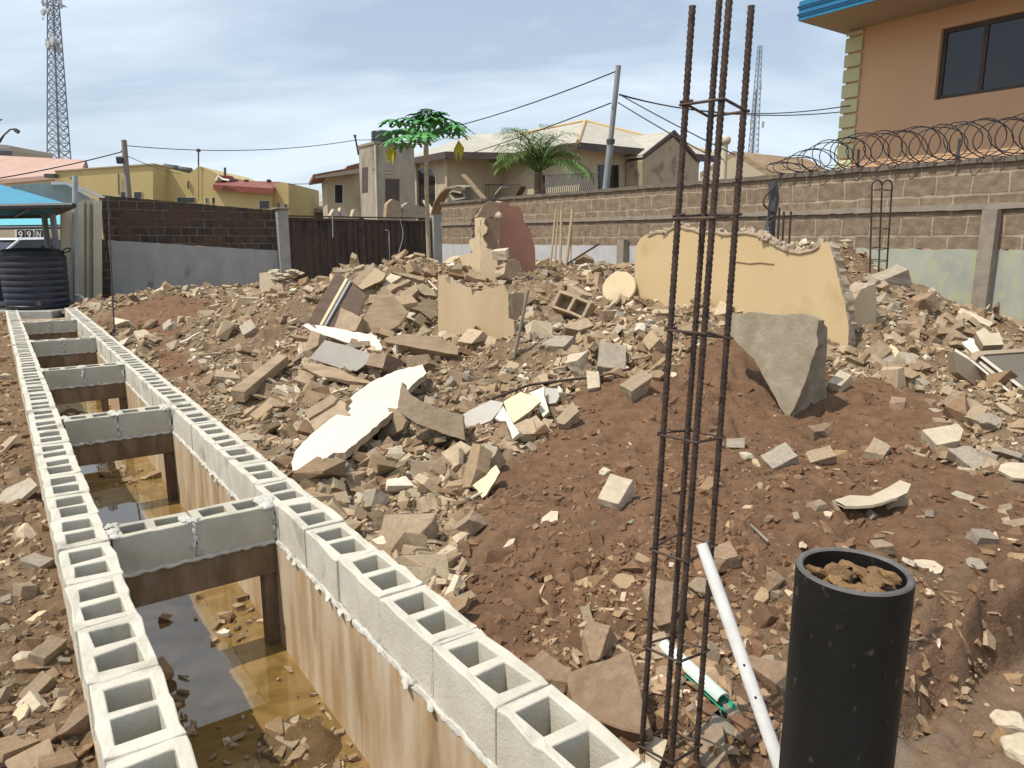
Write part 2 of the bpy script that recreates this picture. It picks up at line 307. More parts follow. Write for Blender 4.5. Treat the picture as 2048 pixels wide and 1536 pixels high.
_A = np.zeros((_n + 3, _n + 3)); _A[:_n, :_n] = _phi(_d2) + np.eye(_n) * .15; _A[:_n, _n] = 1; _A[:_n, _n + 1:] = CT[:, :2]; _A[_n:, :_n] = _A[:_n, _n:].T
_w = np.linalg.solve(_A, np.concatenate([CT[:, 2], np.zeros(3)]))
def tps(x, y):
    out = _w[_n] + _w[_n + 1] * x + _w[_n + 2] * y
    for i in range(_n): out = out + _w[i] * _phi((x - CT[i, 0]) ** 2 + (y - CT[i, 1]) ** 2)
    return out
def sstep(a, b, x): t = np.clip((x - a) / (b - a), 0, 1); return t * t * (3 - 2 * t)
def in_poly(x, y, poly):
    c = np.zeros(np.shape(x), bool); k = len(poly)
    for i in range(k):
        x1, y1 = poly[i]; x2, y2 = poly[(i + 1) % k]
        if y1 == y2: continue
        c ^= ((y1 > y) != (y2 > y)) & (x < (x2 - x1) * (y - y1) / (y2 - y1) + x1)
    return c
# the yard to the lower right is dug down: a bank about a third of a metre high
BANK = [tuple(KZ(px, py, 0.0).xy) for px, py in [(1480, 1540), (1640, 1470), (1830, 1430), (1900, 1400), (1960, 1365), (2048, 1312), (2300, 1200), (3400, 1500), (2800, 3200), (1200, 3200)]]
def seg_dist(x, y, poly):
    d = np.full(np.shape(x), 1e9)
    for i in range(len(poly)):
        x1, y1 = poly[i]; x2, y2 = poly[(i + 1) % len(poly)]; dx, dy = x2 - x1, y2 - y1
        t = np.clip(((x - x1) * dx + (y - y1) * dy) / (dx * dx + dy * dy), 0, 1); d = np.minimum(d, np.hypot(x - x1 - t * dx, y - y1 - t * dy))
    return d
PIT = K(1728, 1045, 3.42)
def H0(x, y):
    n = x * ND.x + y * ND.y; u = x * UD.x + y * UD.y
    h = np.clip(tps(x, y), -.02, 1.75)
    far = sstep(24, 30, np.hypot(x, y)); h = h * (1 - far)
    ins = in_poly(x, y, BANK); dd = seg_dist(x, y, BANK) * np.where(ins, 1, -1)
    dd = dd + .10 * fbm(x * 3, y * 3, 5, 3)
    k = sstep(-.06, .03, dd); h = h * (1 - k) + (-.01 + .015 * fbm(x * 2, y * 2, 8)) * k
    h = h - .13 * np.exp(-((x - PIT.x) ** 2 + (y - PIT.y) ** 2) / .018)
    left = -.04 + .10 * sstep(0, 3, -n) + .05 * fbm(x * .8, y * .8, 3)
    return np.where(n < .7, left, h)
# height lookup on a grid
GX0, GY0, GS = -19., .3, .05; GW, GH = int(36 / GS), int(33 / GS)
_gx, _gy = np.meshgrid(GX0 + np.arange(GW) * GS, GY0 + np.arange(GH) * GS)
_HG = H0(_gx, _gy)
def Hq(x, y):
    fx = np.clip((np.asarray(x, float) - GX0) / GS, 0, GW - 1.01); fy = np.clip((np.asarray(y, float) - GY0) / GS, 0, GH - 1.01)
    ix = fx.astype(int); iy = fy.astype(int); fx = fx - ix; fy = fy - iy
    return (_HG[iy, ix] * (1 - fx) + _HG[iy, ix + 1] * fx) * (1 - fy) + (_HG[iy + 1, ix] * (1 - fx) + _HG[iy + 1, ix + 1] * fx) * fy
_ys = np.geomspace(.9, 30, 420)
def hits(px, py):
    px = np.asarray(px, float); py = np.asarray(py, float)
    a = (px - 1024) / FPX; v = -(py - 768) / FPX; dy = cp + v * sp; dz = -sp + v * cp
    s = _ys[None, :] / dy[:, None]; X = a[:, None] * s; Z = CAMZ + dz[:, None] * s; Yv = np.broadcast_to(_ys[None, :], X.shape)
    below = Z < Hq(X, Yv); ok = below.any(1); i = below.argmax(1); r = np.arange(len(px))
    i0 = np.maximum(i - 1, 0); g1 = Z[r, i] - Hq(X[r, i], _ys[i]); g0 = Z[r, i0] - Hq(X[r, i0], _ys[i0]); t = np.where(g0 - g1 > 1e-9, g0 / np.maximum(g0 - g1, 1e-9), 0)
    y = _ys[i0] + (_ys[i] - _ys[i0]) * np.clip(t, 0, 1); x = a * y / dy
    return x, y, Hq(x, y), ok
def hit(px, py):
    x, y, z, ok = hits([px], [py]); return Vector((x[0], y[0], z[0]))
SOIL = [[(930, 1290), (905, 1200), (950, 1040), (1010, 930), (1100, 840), (1140, 770), (1270, 745), (1400, 690), (1450, 650), (1550, 700), (1660, 740), (1840, 765), (1880, 830), (1960, 960), (2100, 1000), (2200, 1150), (1900, 1150), (1600, 1120), (1440, 1240), (1330, 1260), (1200, 1330), (1020, 1370)],
        [(200, 640), (240, 612), (350, 592), (430, 600), (400, 640), (330, 680), (390, 720), (440, 765), (380, 775), (300, 700), (235, 670)]]
SOILW = []
for poly in SOIL:
    x, y, z, ok = hits([p[0] for p in poly], [p[1] for p in poly]); SOILW.append(list(zip(x, y)))
def soilmask(x, y):
    n = x * ND.x + y * ND.y; r = np.hypot(x, y); m = np.zeros(np.shape(x))
    wob = (.10 + .02 * r) * fbm(x * 2.2, y * 2.2, 21, 4)
    for poly in SOILW:
        d = seg_dist(x, y, poly) * np.where(in_poly(x, y, poly), 1, -1); m = np.maximum(m, sstep(-.10, .16, d + wob * 1.6))
    low = (1 - sstep(4.3, 5.2, y + .3 * x)) * (x > -.3) * .55        # brown soil shows through near the yard
    m = np.maximum(m, low); m = np.where(n < .7, .62 + .5 * fbm(x * 3, y * 3, 31, 3), m)
    return np.clip(m, 0, 1)

def relief(X, Y):
    n = X * ND.x + Y * ND.y; S = soilmask(X, Y); r = np.hypot(X, Y)
    bd = seg_dist(X, Y, BANK) * np.where(in_poly(X, Y, BANK), 1, -1); mud = sstep(-.02, .08, bd); cliff = sstep(-.22, -.12, bd) * (1 - sstep(.0, .10, bd)); rub = (1 - S) * (1 - mud)
    rel = rub * (.20 * fbm(X * 1.5, Y * 1.5, 43, 2) + .11 * fbm(X * 3.1, Y * 3.1, 41, 4) + .06 * np.abs(fbm(X * 7, Y * 7, 47, 3)) - .02)
    rel += S * (.045 * fbm(X * 2.2, Y * 2.2, 51, 5) + .026 * fbm(X * 13, Y * 13, 55, 3)) - S * .08 * np.clip(fbm(X * 5.5, Y * 5.5, 57, 2) - .26, 0, 1) * 3
    rel += mud * .012 * fbm(X * 5, Y * 5, 61, 4) + cliff * (.08 * fbm(X * 9, Y * 9, 71, 4))
    rel = rel * np.where(n > .7, np.clip((n - 1.36) / .35, .1, 1), 0) + np.where(n < .7, .02 * fbm(X * 6, Y * 6, 77, 4) + .03 * fbm(X * 16, Y * 16, 79, 2), 0)
    return rel * (1 - sstep(22, 28, r))
_HG = _HG + relief(_gx, _gy)
# ================================================================ the ground
def fast_mesh(name, V, F4, mats, col=None, attr='tint', smooth=True):
    me = bpy.data.meshes.new(name); k = F4.shape[1]
    me.vertices.add(len(V)); me.vertices.foreach_set('co', V.astype(np.float32).ravel())
    me.loops.add(F4.size); me.loops.foreach_set('vertex_index', F4.astype(np.int32).ravel())
    me.polygons.add(len(F4)); me.polygons.foreach_set('loop_start', np.arange(0, F4.size, k, dtype=np.int32)); me.polygons.foreach_set('loop_total', np.full(len(F4), k, np.int32))
    for m in mats: me.materials.append(m)
    if col is not None:
        a = me.attributes.new(attr, 'FLOAT_COLOR', 'POINT'); c = np.ones((len(V), 4), np.float32); c[:, :col.shape[1]] = col; a.data.foreach_set('color', c.ravel())
    me.update(calc_edges=True); me.validate()
    me.polygons.foreach_set('use_smooth', [smooth] * len(me.polygons))
    o = bpy.data.objects.new(name, me); COL.objects.link(o); ORG[o] = Vector((0, 0, 0)); return o
def attr_mat(name, attr, nscale, nlo, nhi, rough, bump, bscale, bdist, mode):
    m, N, L, B = nodes(name); B.inputs['Roughness'].default_value = rough; B.inputs['Specular IOR Level'].default_value = .12
    a = N.new('ShaderNodeAttribute'); a.attribute_name = attr; g = N.new('ShaderNodeNewGeometry')
    n = N.new('ShaderNodeTexNoise'); n.inputs['Scale'].default_value = nscale; n.inputs['Detail'].default_value = 8; n.inputs['Roughness'].default_value = .68; L.new(g.outputs['Position'], n.inputs['Vector'])
    mr = N.new('ShaderNodeMapRange'); mr.inputs[1].default_value = .3; mr.inputs[2].default_value = .7; mr.inputs[3].default_value = nlo; mr.inputs[4].default_value = nhi; L.new(n.outputs[0], mr.inputs[0])
    h = N.new('ShaderNodeHueSaturation'); L.new(mr.outputs[0], h.inputs['Value']); L.new(a.outputs['Color'], h.inputs['Color']); L.new(h.outputs[0], B.inputs['Base Color'])
    b = N.new('ShaderNodeTexNoise'); b.inputs['Scale'].default_value = bscale; b.inputs['Detail'].default_value = 7; b.inputs['Roughness'].default_value = .7; L.new(g.outputs['Position'], b.inputs['Vector'])
    bp = N.new('ShaderNodeBump'); bp.inputs['Strength'].default_value = bump; bp.inputs['Distance'].default_value = bdist; L.new(b.outputs[0], bp.inputs['Height']); L.new(bp.outputs[0], B.inputs['Normal'])
    return m
GMAT = attr_mat('site earth', 'tint', 9, .72, 1.28, .95, .9, 38, .03, 0)
LMAT = attr_mat('broken litter', 'tint', 22, .8, 1.2, .9, .6, 55, .012, 0)
C_SOIL = np.array([.19, .110, .064]); C_SHADED_DUST = np.array([.225, .16, .10]); C_MUD = np.array([.235, .20, .155]); C_BANK = np.array([.19, .115, .07]); C_BROWN = np.array([.20, .128, .078])  # dust tone darkened to put the shade of rubble gaps into the colour
def mixc(a, b, t): return a + (b - a) * t[:, None]
def make_ground(th, rr, keep, name):
    T, Rr = np.meshgrid(th, rr, indexing='ij'); X = (Rr * np.sin(T)).ravel(); Y = (Rr * np.cos(T)).ravel()
    n = X * ND.x + Y * ND.y; u = X * UD.x + Y * UD.y
    Z = H0(X, Y); S = soilmask(X, Y); r = np.hypot(X, Y)
    ins = in_poly(X, Y, BANK); bd = seg_dist(X, Y, BANK) * np.where(ins, 1, -1); mud = sstep(-.02, .08, bd); cliff = sstep(-.22, -.12, bd) * (1 - sstep(.0, .10, bd))
    Z = Z + relief(X, Y)
    if name == 'ground': Z = np.where(n < 1.39, np.minimum(Z, .0), Z)
    else: Z = np.where(n > .12, np.minimum(Z, -.02), Z)
    c = mixc(np.tile(C_SHADED_DUST, (len(X), 1)), C_SOIL if name == 'ground' else np.array([.20, .130, .072]), S)
    if name == 'ground':
        c = mixc(c, C_BROWN, .6 * np.clip((1 - S), 0, 1) * sstep(.1, .4, fbm(X * 1.2, Y * 1.2, 91, 3) + .22))
        c = mixc(c, C_BANK, cliff); wet = sstep(-.1, .25, fbm(X * 1.6, Y * 1.6, 95, 3)); c = mixc(c, C_MUD, mud * (.4 + .6 * wet)); c = mixc(c, C_BROWN * 1.25, mud * (1 - wet) * .7)
    nt, nr = len(th), len(rr); idx = np.arange(nt * nr).reshape(nt, nr)
    F = np.stack([idx[:-1, :-1], idx[1:, :-1], idx[1:, 1:], idx[:-1, 1:]], -1).reshape(-1, 4)
    F = F[keep(n, u)[F].all(1)]
    used = np.unique(F); remap = np.zeros(len(X), int); remap[used] = np.arange(len(used))
    V = np.stack([X, Y, Z], 1)[used]; return tag(fast_mesh(name, V, remap[F], [GMAT], c[used]), kind='structure')
th = np.concatenate([np.linspace(R(-46), R(40), 560), np.linspace(R(40.6), R(100), 90)])
make_ground(th, np.geomspace(.85, 34, 560), lambda n, u: (n > 1.21), 'ground')
th2 = np.concatenate([np.linspace(R(-120), R(-50), 60)[:-1], np.linspace(R(-50), R(-15), 320)])
make_ground(th2, np.geomspace(.85, 34, 420), lambda n, u: (n < .30), 'ground_beside_wall').name = 'ground.001'
# the wide yard round about, with a gap for the trench
m = MB(); B_ = 500.
for n0, n1, u0, u1 in [(-B_, .16, -B_, B_), (1.34, B_, -B_, B_), (.16, 1.34, -B_, -.9), (.16, 1.34, 18.9, B_)]:
    m.add([P3(n0, u0, -.16), P3(n1, u0, -.16), P3(n1, u1, -.16), P3(n0, u1, -.16)], [(0, 1, 2, 3)])
tag(m.build('yard', M('yard earth', (.24, .18, .125), (.30, .235, .17), scale=.6, bump=.5, bscale=9, coords='World')), kind='structure')
# trench bottom and water
tu = np.linspace(-.8, 18.9, 640); tn = np.linspace(.28, 1.22, 46); U_, N_ = np.meshgrid(tu, tn, indexing='ij'); U_ = U_.ravel(); N_ = N_.ravel()
zf = -.735 + .05 * fbm(N_ * 2.5, U_ * 2.5, 101, 4)
for un, nn, a, s in [(3.25, .95, .085, .3), (2.75, .98, .075, .28), (4.0, .5, .085, .16), (4.6, 1.0, .07, .2), (2.2, 1.05, .07, .22), (8.2, .85, .085, .28), (11.3, .7, .14, .5), (14.5, .7, .15, .6), (17.5, .7, .12, .5), (3.9, .36, .08, .12)]:
    zf = zf + a * np.exp(-((U_ - un) ** 2 / (1.7 * s * s) + (N_ - nn) ** 2 / (s * s))) * (.8 + .9 * fbm(N_ * 6, U_ * 6, 107, 3))
V = np.array([P3(a, b, c) for a, b, c in zip(N_, U_, zf)]); idx = np.arange(len(tu) * len(tn)).reshape(len(tu), len(tn))
F = np.stack([idx[:-1, :-1], idx[1:, :-1], idx[1:, 1:], idx[:-1, 1:]], -1).reshape(-1, 4)
tag(fast_mesh('trench_mud', V, F, [GMAT], np.tile(np.array([.17, .115, .058]), (len(V), 1)) * (1 + .5 * fbm(N_ * 3, U_ * 3, 111, 3))[:, None]), kind='structure')
wm, N, L, B = nodes('murky water'); B.inputs['Roughness'].default_value = .012; B.inputs['IOR'].default_value = 1.85; B.inputs['Specular IOR Level'].default_value = .5
g = N.new('ShaderNodeNewGeometry'); n1 = N.new('ShaderNodeTexNoise'); n1.inputs['Scale'].default_value = 3.2; n1.inputs['Detail'].default_value = 9; n1.inputs['Distortion'].default_value = 1.2; L.new(g.outputs['Position'], n1.inputs['Vector'])
r = N.new('ShaderNodeValToRGB'); r.color_ramp.elements[0].color = (.14, .085, .022, 1); r.color_ramp.elements[1].color = (.28, .185, .07, 1); r.color_ramp.elements[0].position = .35; r.color_ramp.elements[1].position = .65
L.new(n1.outputs[0], r.inputs[0]); L.new(r.outputs[0], B.inputs['Base Color'])
m = MB(); m.add([P3(.29, -.8, -.65), P3(1.21, -.8, -.65), P3(1.21, 18.9, -.65), P3(.29, 18.9, -.65)], [(0, 1, 2, 3)]); tag(m.build('water', wm), kind='structure')
# ================================================================ the hollow block walls
def hollow_block(mb, c, ax, ay, Lb, Wb, Hb, w=.044, jit=.003, depth=.19, mi=0):
    # ax = along, ay = across, c = centre of the top face
    la = [-Lb / 2, -Lb / 2 + w * 1.15, -w * .55, w * .55, Lb / 2 - w * 1.15, Lb / 2]; wa = [-Wb / 2, -Wb / 2 + w, Wb / 2 - w, Wb / 2]
    b = len(mb.v); up = Vector((0, 0, 1))
    for i, x in enumerate(la):
        for j, y in enumerate(wa): mb.v.append(c + ax * (x + random.uniform(-jit, jit)) + ay * (y + random.uniform(-jit, jit)) + up * random.uniform(-jit, jit))
    id_ = lambda i, j: b + i * 4 + j
    f = []
    for i in range(5):
        for j in range(3):
            if j == 1 and i in (1, 3):
                q = [id_(i, j), id_(i + 1, j), id_(i + 1, j + 1), id_(i, j + 1)]; lo = []
                for k in q: mb.v.append(mb.v[k] - up * depth); lo.append(len(mb.v) - 1)
                for k in range(4): f.append([q[k], q[(k + 1) % 4], lo[(k + 1) % 4], lo[k]])
                f.append(lo)
            else: f.append([id_(i, j), id_(i + 1, j), id_(i + 1, j + 1), id_(i, j + 1)])
    ring = [id_(i, 0) for i in range(6)] + [id_(5, j) for j in (1, 2, 3)] + [id_(i, 3) for i in (4, 3, 2, 1, 0)] + [id_(0, j) for j in (2, 1)]
    lo = []
    for k in ring: mb.v.append(mb.v[k] - up * Hb); lo.append(len(mb.v) - 1)
    for k in range(len(ring)): f.append([ring[k], lo[k], lo[(k + 1) % len(ring)], ring[(k + 1) % len(ring)]])
    mb.f += f; mb.m += [mi] * len(f)
TOP = .25; HB = .225
def blob(mb, c, s, seed, mi=0, flat=1.0):
    bm = bmesh.new(); bmesh.ops.create_icosphere(bm, subdivisions=2, radius=1); rs = random.Random(seed)
    o = [rs.uniform(-9, 9) for _ in range(3)]; vs = []
    for v in bm.verts:
        k = 1 + .5 * math.sin(v.co.x * 3 + o[0]) * math.sin(v.co.y * 3.3 + o[1]) * math.cos(v.co.z * 2.7 + o[2]) + rs.uniform(-.13, .13)
        vs.append(Vector(c) + Vector((v.co.x * s[0], v.co.y * s[1], v.co.z * s[2])) * k)
    mb.add(vs, [[v.index for v in f.verts] for f in bm.faces], mi); bm.free()
def long_wall(n0, n1, name, label, inner, u_lo=-.5, u_hi=18.75, skew=0):
    t = thing(name, label, 'wall', P3((n0 + n1) / 2, (u_lo + u_hi) / 2, -.95), 'block walls of the trench'); nc = (n0 + n1) / 2; Wb = n1 - n0
    bk = MB(); mo = MB(); u = u_lo
    while u < u_hi - .2:
        Lb = .437; jn = random.uniform(-.004, .004); a = random.uniform(-.008, .008); ax = (UD + ND * a).normalized(); ay = (ND - UD * a).normalized()
        hollow_block(bk, P3(nc + jn, u + .225, TOP + random.uniform(-.005, .003)), ax, ay, Lb, Wb, HB - .006, jit=.006 if u < 6 else .002, depth=.62)
        zt = TOP - random.uniform(.004, .012)
        mo.nbox(n0 + .006, n1 - .006, u + .440, u + .460, TOP - HB, zt)
        u += .4515
    bk.build('block_course', MAT['block'], t, bevel=.006); 
    # bed joint and squeezed out mortar
    s = 1 if inner == 'right' else -1; face = n1 if inner == 'right' else n0
    k = 12.5; rs_ = random.Random(3); ph_ = []
    while k > u_lo: ph_.append(k); k -= .022
    for r0_ in (0, 1): mo.tube([P3(face + s * (.002 + .004 * r0_), q, TOP - HB - .004 - .006 * r0_ + .004 * math.sin(q * 23 + r0_) + rs_.uniform(-.003, .003)) for q in ph_], [.006 + .006 * abs(math.sin(q * 31 + 2 * r0_) * math.sin(q * 7.3)) + rs_.uniform(0, .004) for q in ph_], 7)
    k = u_lo
    while k < 6:
        if random.random() < .25: blob(mo, P3(face + s * .008, k, TOP - HB - .003 + random.uniform(-.006, .006)), (.018, .035 * random.uniform(.5, 1.8), .008 * random.uniform(.6, 1.7)), int(k * 977))
        k += random.uniform(.03, .08)
    for q0, q1 in ((n0 + .004, n0 + .042), (n1 - .042, n1 - .004)): mo.nbox(q0, q1, u_lo, u_hi, TOP - HB - .012, TOP - HB + .004)
    mo.build('mortar', MAT['mortar'], t, smooth=50)
    b = MB(); e = .012
    o0, o1 = n0 - (e if inner == 'left' else 0), n1 + (e if inner == 'right' else 0); zt_ = TOP - HB - .011   # a hollow base: two leaves closed at both ends
    b.prism([P3(o0, u_lo, -.95), P3(o1, u_lo, -.95), P3(o1, u_hi, -.95), P3(o0, u_hi, -.95)], (0, 0, .2))
    for q0, q1 in ((o0, n0 + .040), (n1 - .040, o1)): b.nbox(q0, q1, u_lo, u_hi, -.749, zt_)
    b.build('foundation_base', MAT['base'], t)
    return t
NL0, NL1, NR0, NR1 = .10, .325, 1.18, 1.405
long_wall(NL0, NL1, 'block_wall', 'long wall of hollow grey blocks on the near left side of the flooded trench', 'right')
long_wall(NR0, NR1, 'block_wall', 'long wall of hollow grey blocks between the flooded trench and the rubble heap', 'left')
ordn = ['nearest', 'second nearest', 'middle', 'second farthest', 'farthest']
for i, u0 in enumerate([4.05, 7.05, 9.95, 12.95, 16.1]):
    t = thing('cross_wall', '%s of the short block walls spanning the flooded trench' % ordn[i], 'wall', P3(.75, u0 + .1, -.65), 'cross walls over the trench')
    bk = MB(); mo = MB(); n = NL1 + .012
    for Lb in (.40, .43):
        hollow_block(bk, P3(n + Lb / 2, u0 + .10, TOP - .012 + random.uniform(-.004, .004)), ND, UD, Lb - .012, .20, HB - .012, jit=.004, depth=.17)
        mo.nbox(n + Lb - .011, n + Lb - .001, u0 + .008, u0 + .192, TOP - HB, TOP - .02); 
        for q in range(7 if i < 3 else 3): blob(mo, P3(n + Lb - .004 + random.uniform(-.025, .025), u0 + random.uniform(-.004, .16), TOP - .012), (.035, .03, .014), i * 50 + q + int(Lb * 1000))
        for q in range(5): blob(mo, P3(n + Lb - .004 + random.uniform(-.02, .02), u0 - .0, TOP - .03 - q * .04), (.022, .007, .03), i * 90 + q + int(Lb * 1000))
        n += Lb
    for q in range(16):
        blob(mo, P3(NR0 - .02 + random.uniform(-.03, .02), u0 + random.uniform(.0, .19), TOP - .008 - abs(random.gauss(0, .01))), (.03, .035, .016), 700 + i * 40 + q)
        if q < 6: blob(mo, P3(NL1 + .03 + random.uniform(-.03, .02), u0 + random.uniform(.0, .19), TOP - .012), (.028, .03, .012), 900 + i * 40 + q)
    rs_ = random.Random(i); mo.tube([P3(NL1 + .015 + q * .0205, u0 - .001, TOP - HB - .006 + .004 * math.sin(q * 1.3) + rs_.uniform(-.003, .003)) for q in range(41)], [.006 + .008 * abs(math.sin(q * .9) * math.sin(q * .37)) + rs_.uniform(0, .004) for q in range(41)], 7)
    bk.build('block_course', MAT['cross'], t, bevel=.005); mo.build('mortar', MAT['mortar'], t, smooth=50)
    b = MB(); b.nbox(NL1 + .014, NR0 - .014, u0 + .004, u0 + .19, TOP - HB - .20, TOP - HB - .012); b.build('beam', MAT['beam'], t)
    for nn in ([NR0 - .085] if i != 2 else [NR0 - .085, NR0 - .28]):
        b = MB(); b.nbox(nn, nn + .07, u0 + .03, u0 + .12, -.80, TOP - HB - .20); b.build('post', MAT['beam'], t)
# far end of the trench
m = MB(); m.nbox(NL0, NR1, 18.76, 18.95, -.95, .02); tag(m.build('end_wall', MAT['base']), 'low end wall closing the flooded trench below the navy tank', 'wall')
# ================================================================ boundary walls, gate
def local_box(name, org, dx, L0, L1, t, z0, z1, mat, parent, chip=0, seed=0):
    """a wall piece in its own frame: x runs along dx from org, thickness t goes to the left of dx"""
    rs = random.Random(seed); m = MB(); k = max(2, int((L1 - L0) / .12)) if chip else 1
    top = [(L0 + (L1 - L0) * i / k, z1 + (rs.uniform(-chip, chip) if chip else 0)) for i in range(k + 1)]; bot = [(x, z0 + (rs.uniform(-chip, chip) if chip else 0)) for x, _ in top]
    m.prism([Vector((x, 0, z)) for x, z in top] + [Vector((x, 0, z)) for x, z in bot[::-1]], (0, t, 0))
    me = bpy.data.meshes.new(name); me.from_pydata(m.v, [], m.f); me.materials.append(mat)
    bm = bmesh.new(); bm.from_mesh(me); bmesh.ops.remove_doubles(bm, verts=bm.verts, dist=1e-5); bmesh.ops.recalc_face_normals(bm, faces=bm.faces); bm.to_mesh(me); bm.free()
    o = bpy.data.objects.new(name, me); COL.objects.link(o); o.rotation_euler = (0, 0, math.atan2(dx.y, dx.x))
    if parent is not None: o.parent = parent; o.location = Vector(org) - ORG[parent]
    else: o.location = org
    ORG[o] = Vector(org); return o
BW_N = 12.0; BW_U0, BW_U1 = 20.9, -4.0
A = P3(BW_N, BW_U0, 0); D_ = -UD; BL = BW_U0 - BW_U1      # runs toward the camera
t = thing('boundary_wall', 'long brown block boundary wall with a bond beam and coping behind the rubble heap', 'wall', P3(BW_N, 8, 0))
# which side is thickness: left of dx
lb = lambda nm, l0, l1, th, z0, z1, mat, chip=0, sd=0, off=0.0: local_box(nm, A + ND * off, D_, l0, l1, th, z0, z1, mat, t, chip, sd)
lb('upper_courses', 0, BL, .20, 2.262, 2.84, MAT['brickl']); lb('lower_courses', 0, BL, .20, 1.60, 2.175, MAT['brickl'], .012, 3)
lb('bond_beam', 0, BL, .26, 2.176, 2.261, MAT['bond'], .006, 5, -.05); lb('coping', -.03, BL, .30, 2.841, 2.915, MAT['coping'], .008, 6, -.045)
# the plaster: pale grey far off, green grey nearer
XS = BW_U0 - nu(KN(1640, 520, BW_N))[1]; lb('plaster', 0, XS, .20, -.2, 1.598, MAT['plasterl'], .006, 7, -.014); lb('plaster', XS + .02, BL, .20, -.2, 1.598, MAT['plasterw'], .012, 8, -.014)
def wall_u(px):  # u of the boundary wall at a picture column
    p = KN(px, 470, BW_N); return nu(p)[1]
for px, top, w in [(1253, 1.74, .22), (1985, 2.17, .20)]:
    u = wall_u(px); lb('pier', BW_U0 - u - w / 2, BW_U0 - u + w / 2, .16, -.2, top, MAT['bond'], .004, 9, -.19)
# gate wall
GU = 24.15
t = thing('yard_wall', 'dark weathered block wall with grey plaster below, left of the brown gate', 'wall', P3(5, GU, 0))
gA = P3(2.7, GU, 0); gl = lambda nm, l0, l1, th, z0, z1, mat, chip=0, sd=0, off=0.0: local_box(nm, gA + UD * off, ND, l0, l1, th, z0, z1, mat, t, chip, sd)
m = MB()   # the wall top falls gently towards the gate
def slope_wall(nm, l0, l1, za0, za1, zb0, zb1, mat, off, thick, chip, sd, parent):
    rs = random.Random(sd); k = 40; pts = [(l0 + (l1 - l0) * i / k, zb0 + (zb1 - zb0) * i / k + rs.uniform(-chip, chip)) for i in range(k + 1)]; bt = [(l0 + (l1 - l0) * i / k, za0 + (za1 - za0) * i / k + rs.uniform(-chip, chip)) for i in range(k + 1)]
    m = MB(); m.prism([Vector((x, 0, z)) for x, z in pts] + [Vector((x, 0, z)) for x, z in bt[::-1]], (0, thick, 0))
    me = bpy.data.meshes.new(nm); me.from_pydata(m.v, [], m.f); me.materials.append(mat); bm = bmesh.new(); bm.from_mesh(me); bmesh.ops.remove_doubles(bm, verts=bm.verts, dist=1e-5); bmesh.ops.recalc_face_normals(bm, faces=bm.faces); bm.to_mesh(me); bm.free()
    o = bpy.data.objects.new(nm, me); COL.objects.link(o); o.rotation_euler = (0, 0, math.atan2(ND.y, ND.x)); o.parent = parent; o.location = gA + UD * off - ORG[parent]; ORG[o] = gA; return o
slope_wall('block_courses', 0, 4.95, 1.72, 1.38, 2.98, 2.66, MAT['brickd'], 0, .22, .008, 1, t)
local_box('end_column', gA + UD * .003, ND, -.28, .078, .22, -.2, 1.72, MAT['brickd'], t, .004, 4); slope_wall('plaster', .08, 4.95, -.2, -.2, 1.72, 1.378, MAT['plasterg'], -.016, .2, .012, 2, t)
zt = KU(585, 420, GU).z
tp = thing('gate_pillar', 'grey concrete pillar left of the brown gate', 'pillar', P3(7.85, GU, 0), 'gate pillars'); m = MB(); m.nbox(7.66, 8.02, GU - .2, GU + .25, -.2, zt); m.build('shaft', MAT['pillar'], tp, bevel=.02); m = MB(); m.nbox(7.60, 8.08, GU - .26, GU + .31, zt + .003, zt + .06); m.build('cap', MAT['bond'], tp, bevel=.015)
pr = KU(871, 430, GU); nr = nu(pr)[0]
tp = thing('gate_pillar', 'grey concrete pillar right of the brown gate beside the papaya trunk', 'pillar', P3(nr, GU, 0), 'gate pillars'); m = MB(); m.nbox(nr - .2, nr + .18, GU - .2, GU + .25, -.2, pr.z + .05); m.build('shaft', MAT['pillar'], tp, bevel=.02); m = MB(); m.nbox(nr - .24, nr + .22, GU - .24, GU + .29, pr.z + .053, pr.z + .12); m.build('cap', MAT['bond'], tp, bevel=.015)
t = thing('gate', 'dark brown sheet metal gate with two closed leaves', 'gate', P3((8.05 + nr) / 2, GU, 0))
nm_ = nu(KU(722, 440, GU))[0]; zl, zr = KU(600, 434, GU).z, KU(855, 441, GU).z
for a, b in [(8.05, nm_ - .06), (nm_ + .06, nr - .22)]:
    m = MB(); k = int((b - a) / .115); st = (b - a) / k       # folded sheet: alternate ribs
    for i in range(k): d = .025 if i % 2 else 0; z1 = zl + (zr - zl) * ((a + st * (i + .5)) - 8.05) / (nr - 8.05) - .02; m.nbox(a + st * i, a + st * (i + 1) - .006, GU - .02 - d, GU + .02 - d, .12, z1)
    lf = m.build('leaf', MAT['gate'], t)
    m = MB(); z1 = (zl + zr) / 2
    for c, d in ((a, a + .06), (b - .06, b)): m.nbox(c, d, GU - .075, GU - .05, .08, z1)
    for z in (.25, z1 - .09): m.nbox(a + .061, b - .061, GU - .073, GU - .052, z, z + .06)
    m.build('frame', MAT['gateframe'], lf)
m = MB(); m.nbox(nm_ - .05, nm_ + .05, GU - .1, GU - .02, .05, (zl + zr) / 2 + .03); m.build('meeting_post', MAT['gateframe'], t)
m = MB(); m.nbox(8.03, nr - .2, GU - .06, GU + .02, zl + .005, zl + .05); m.build('lintel', MAT['gateframe'], t)
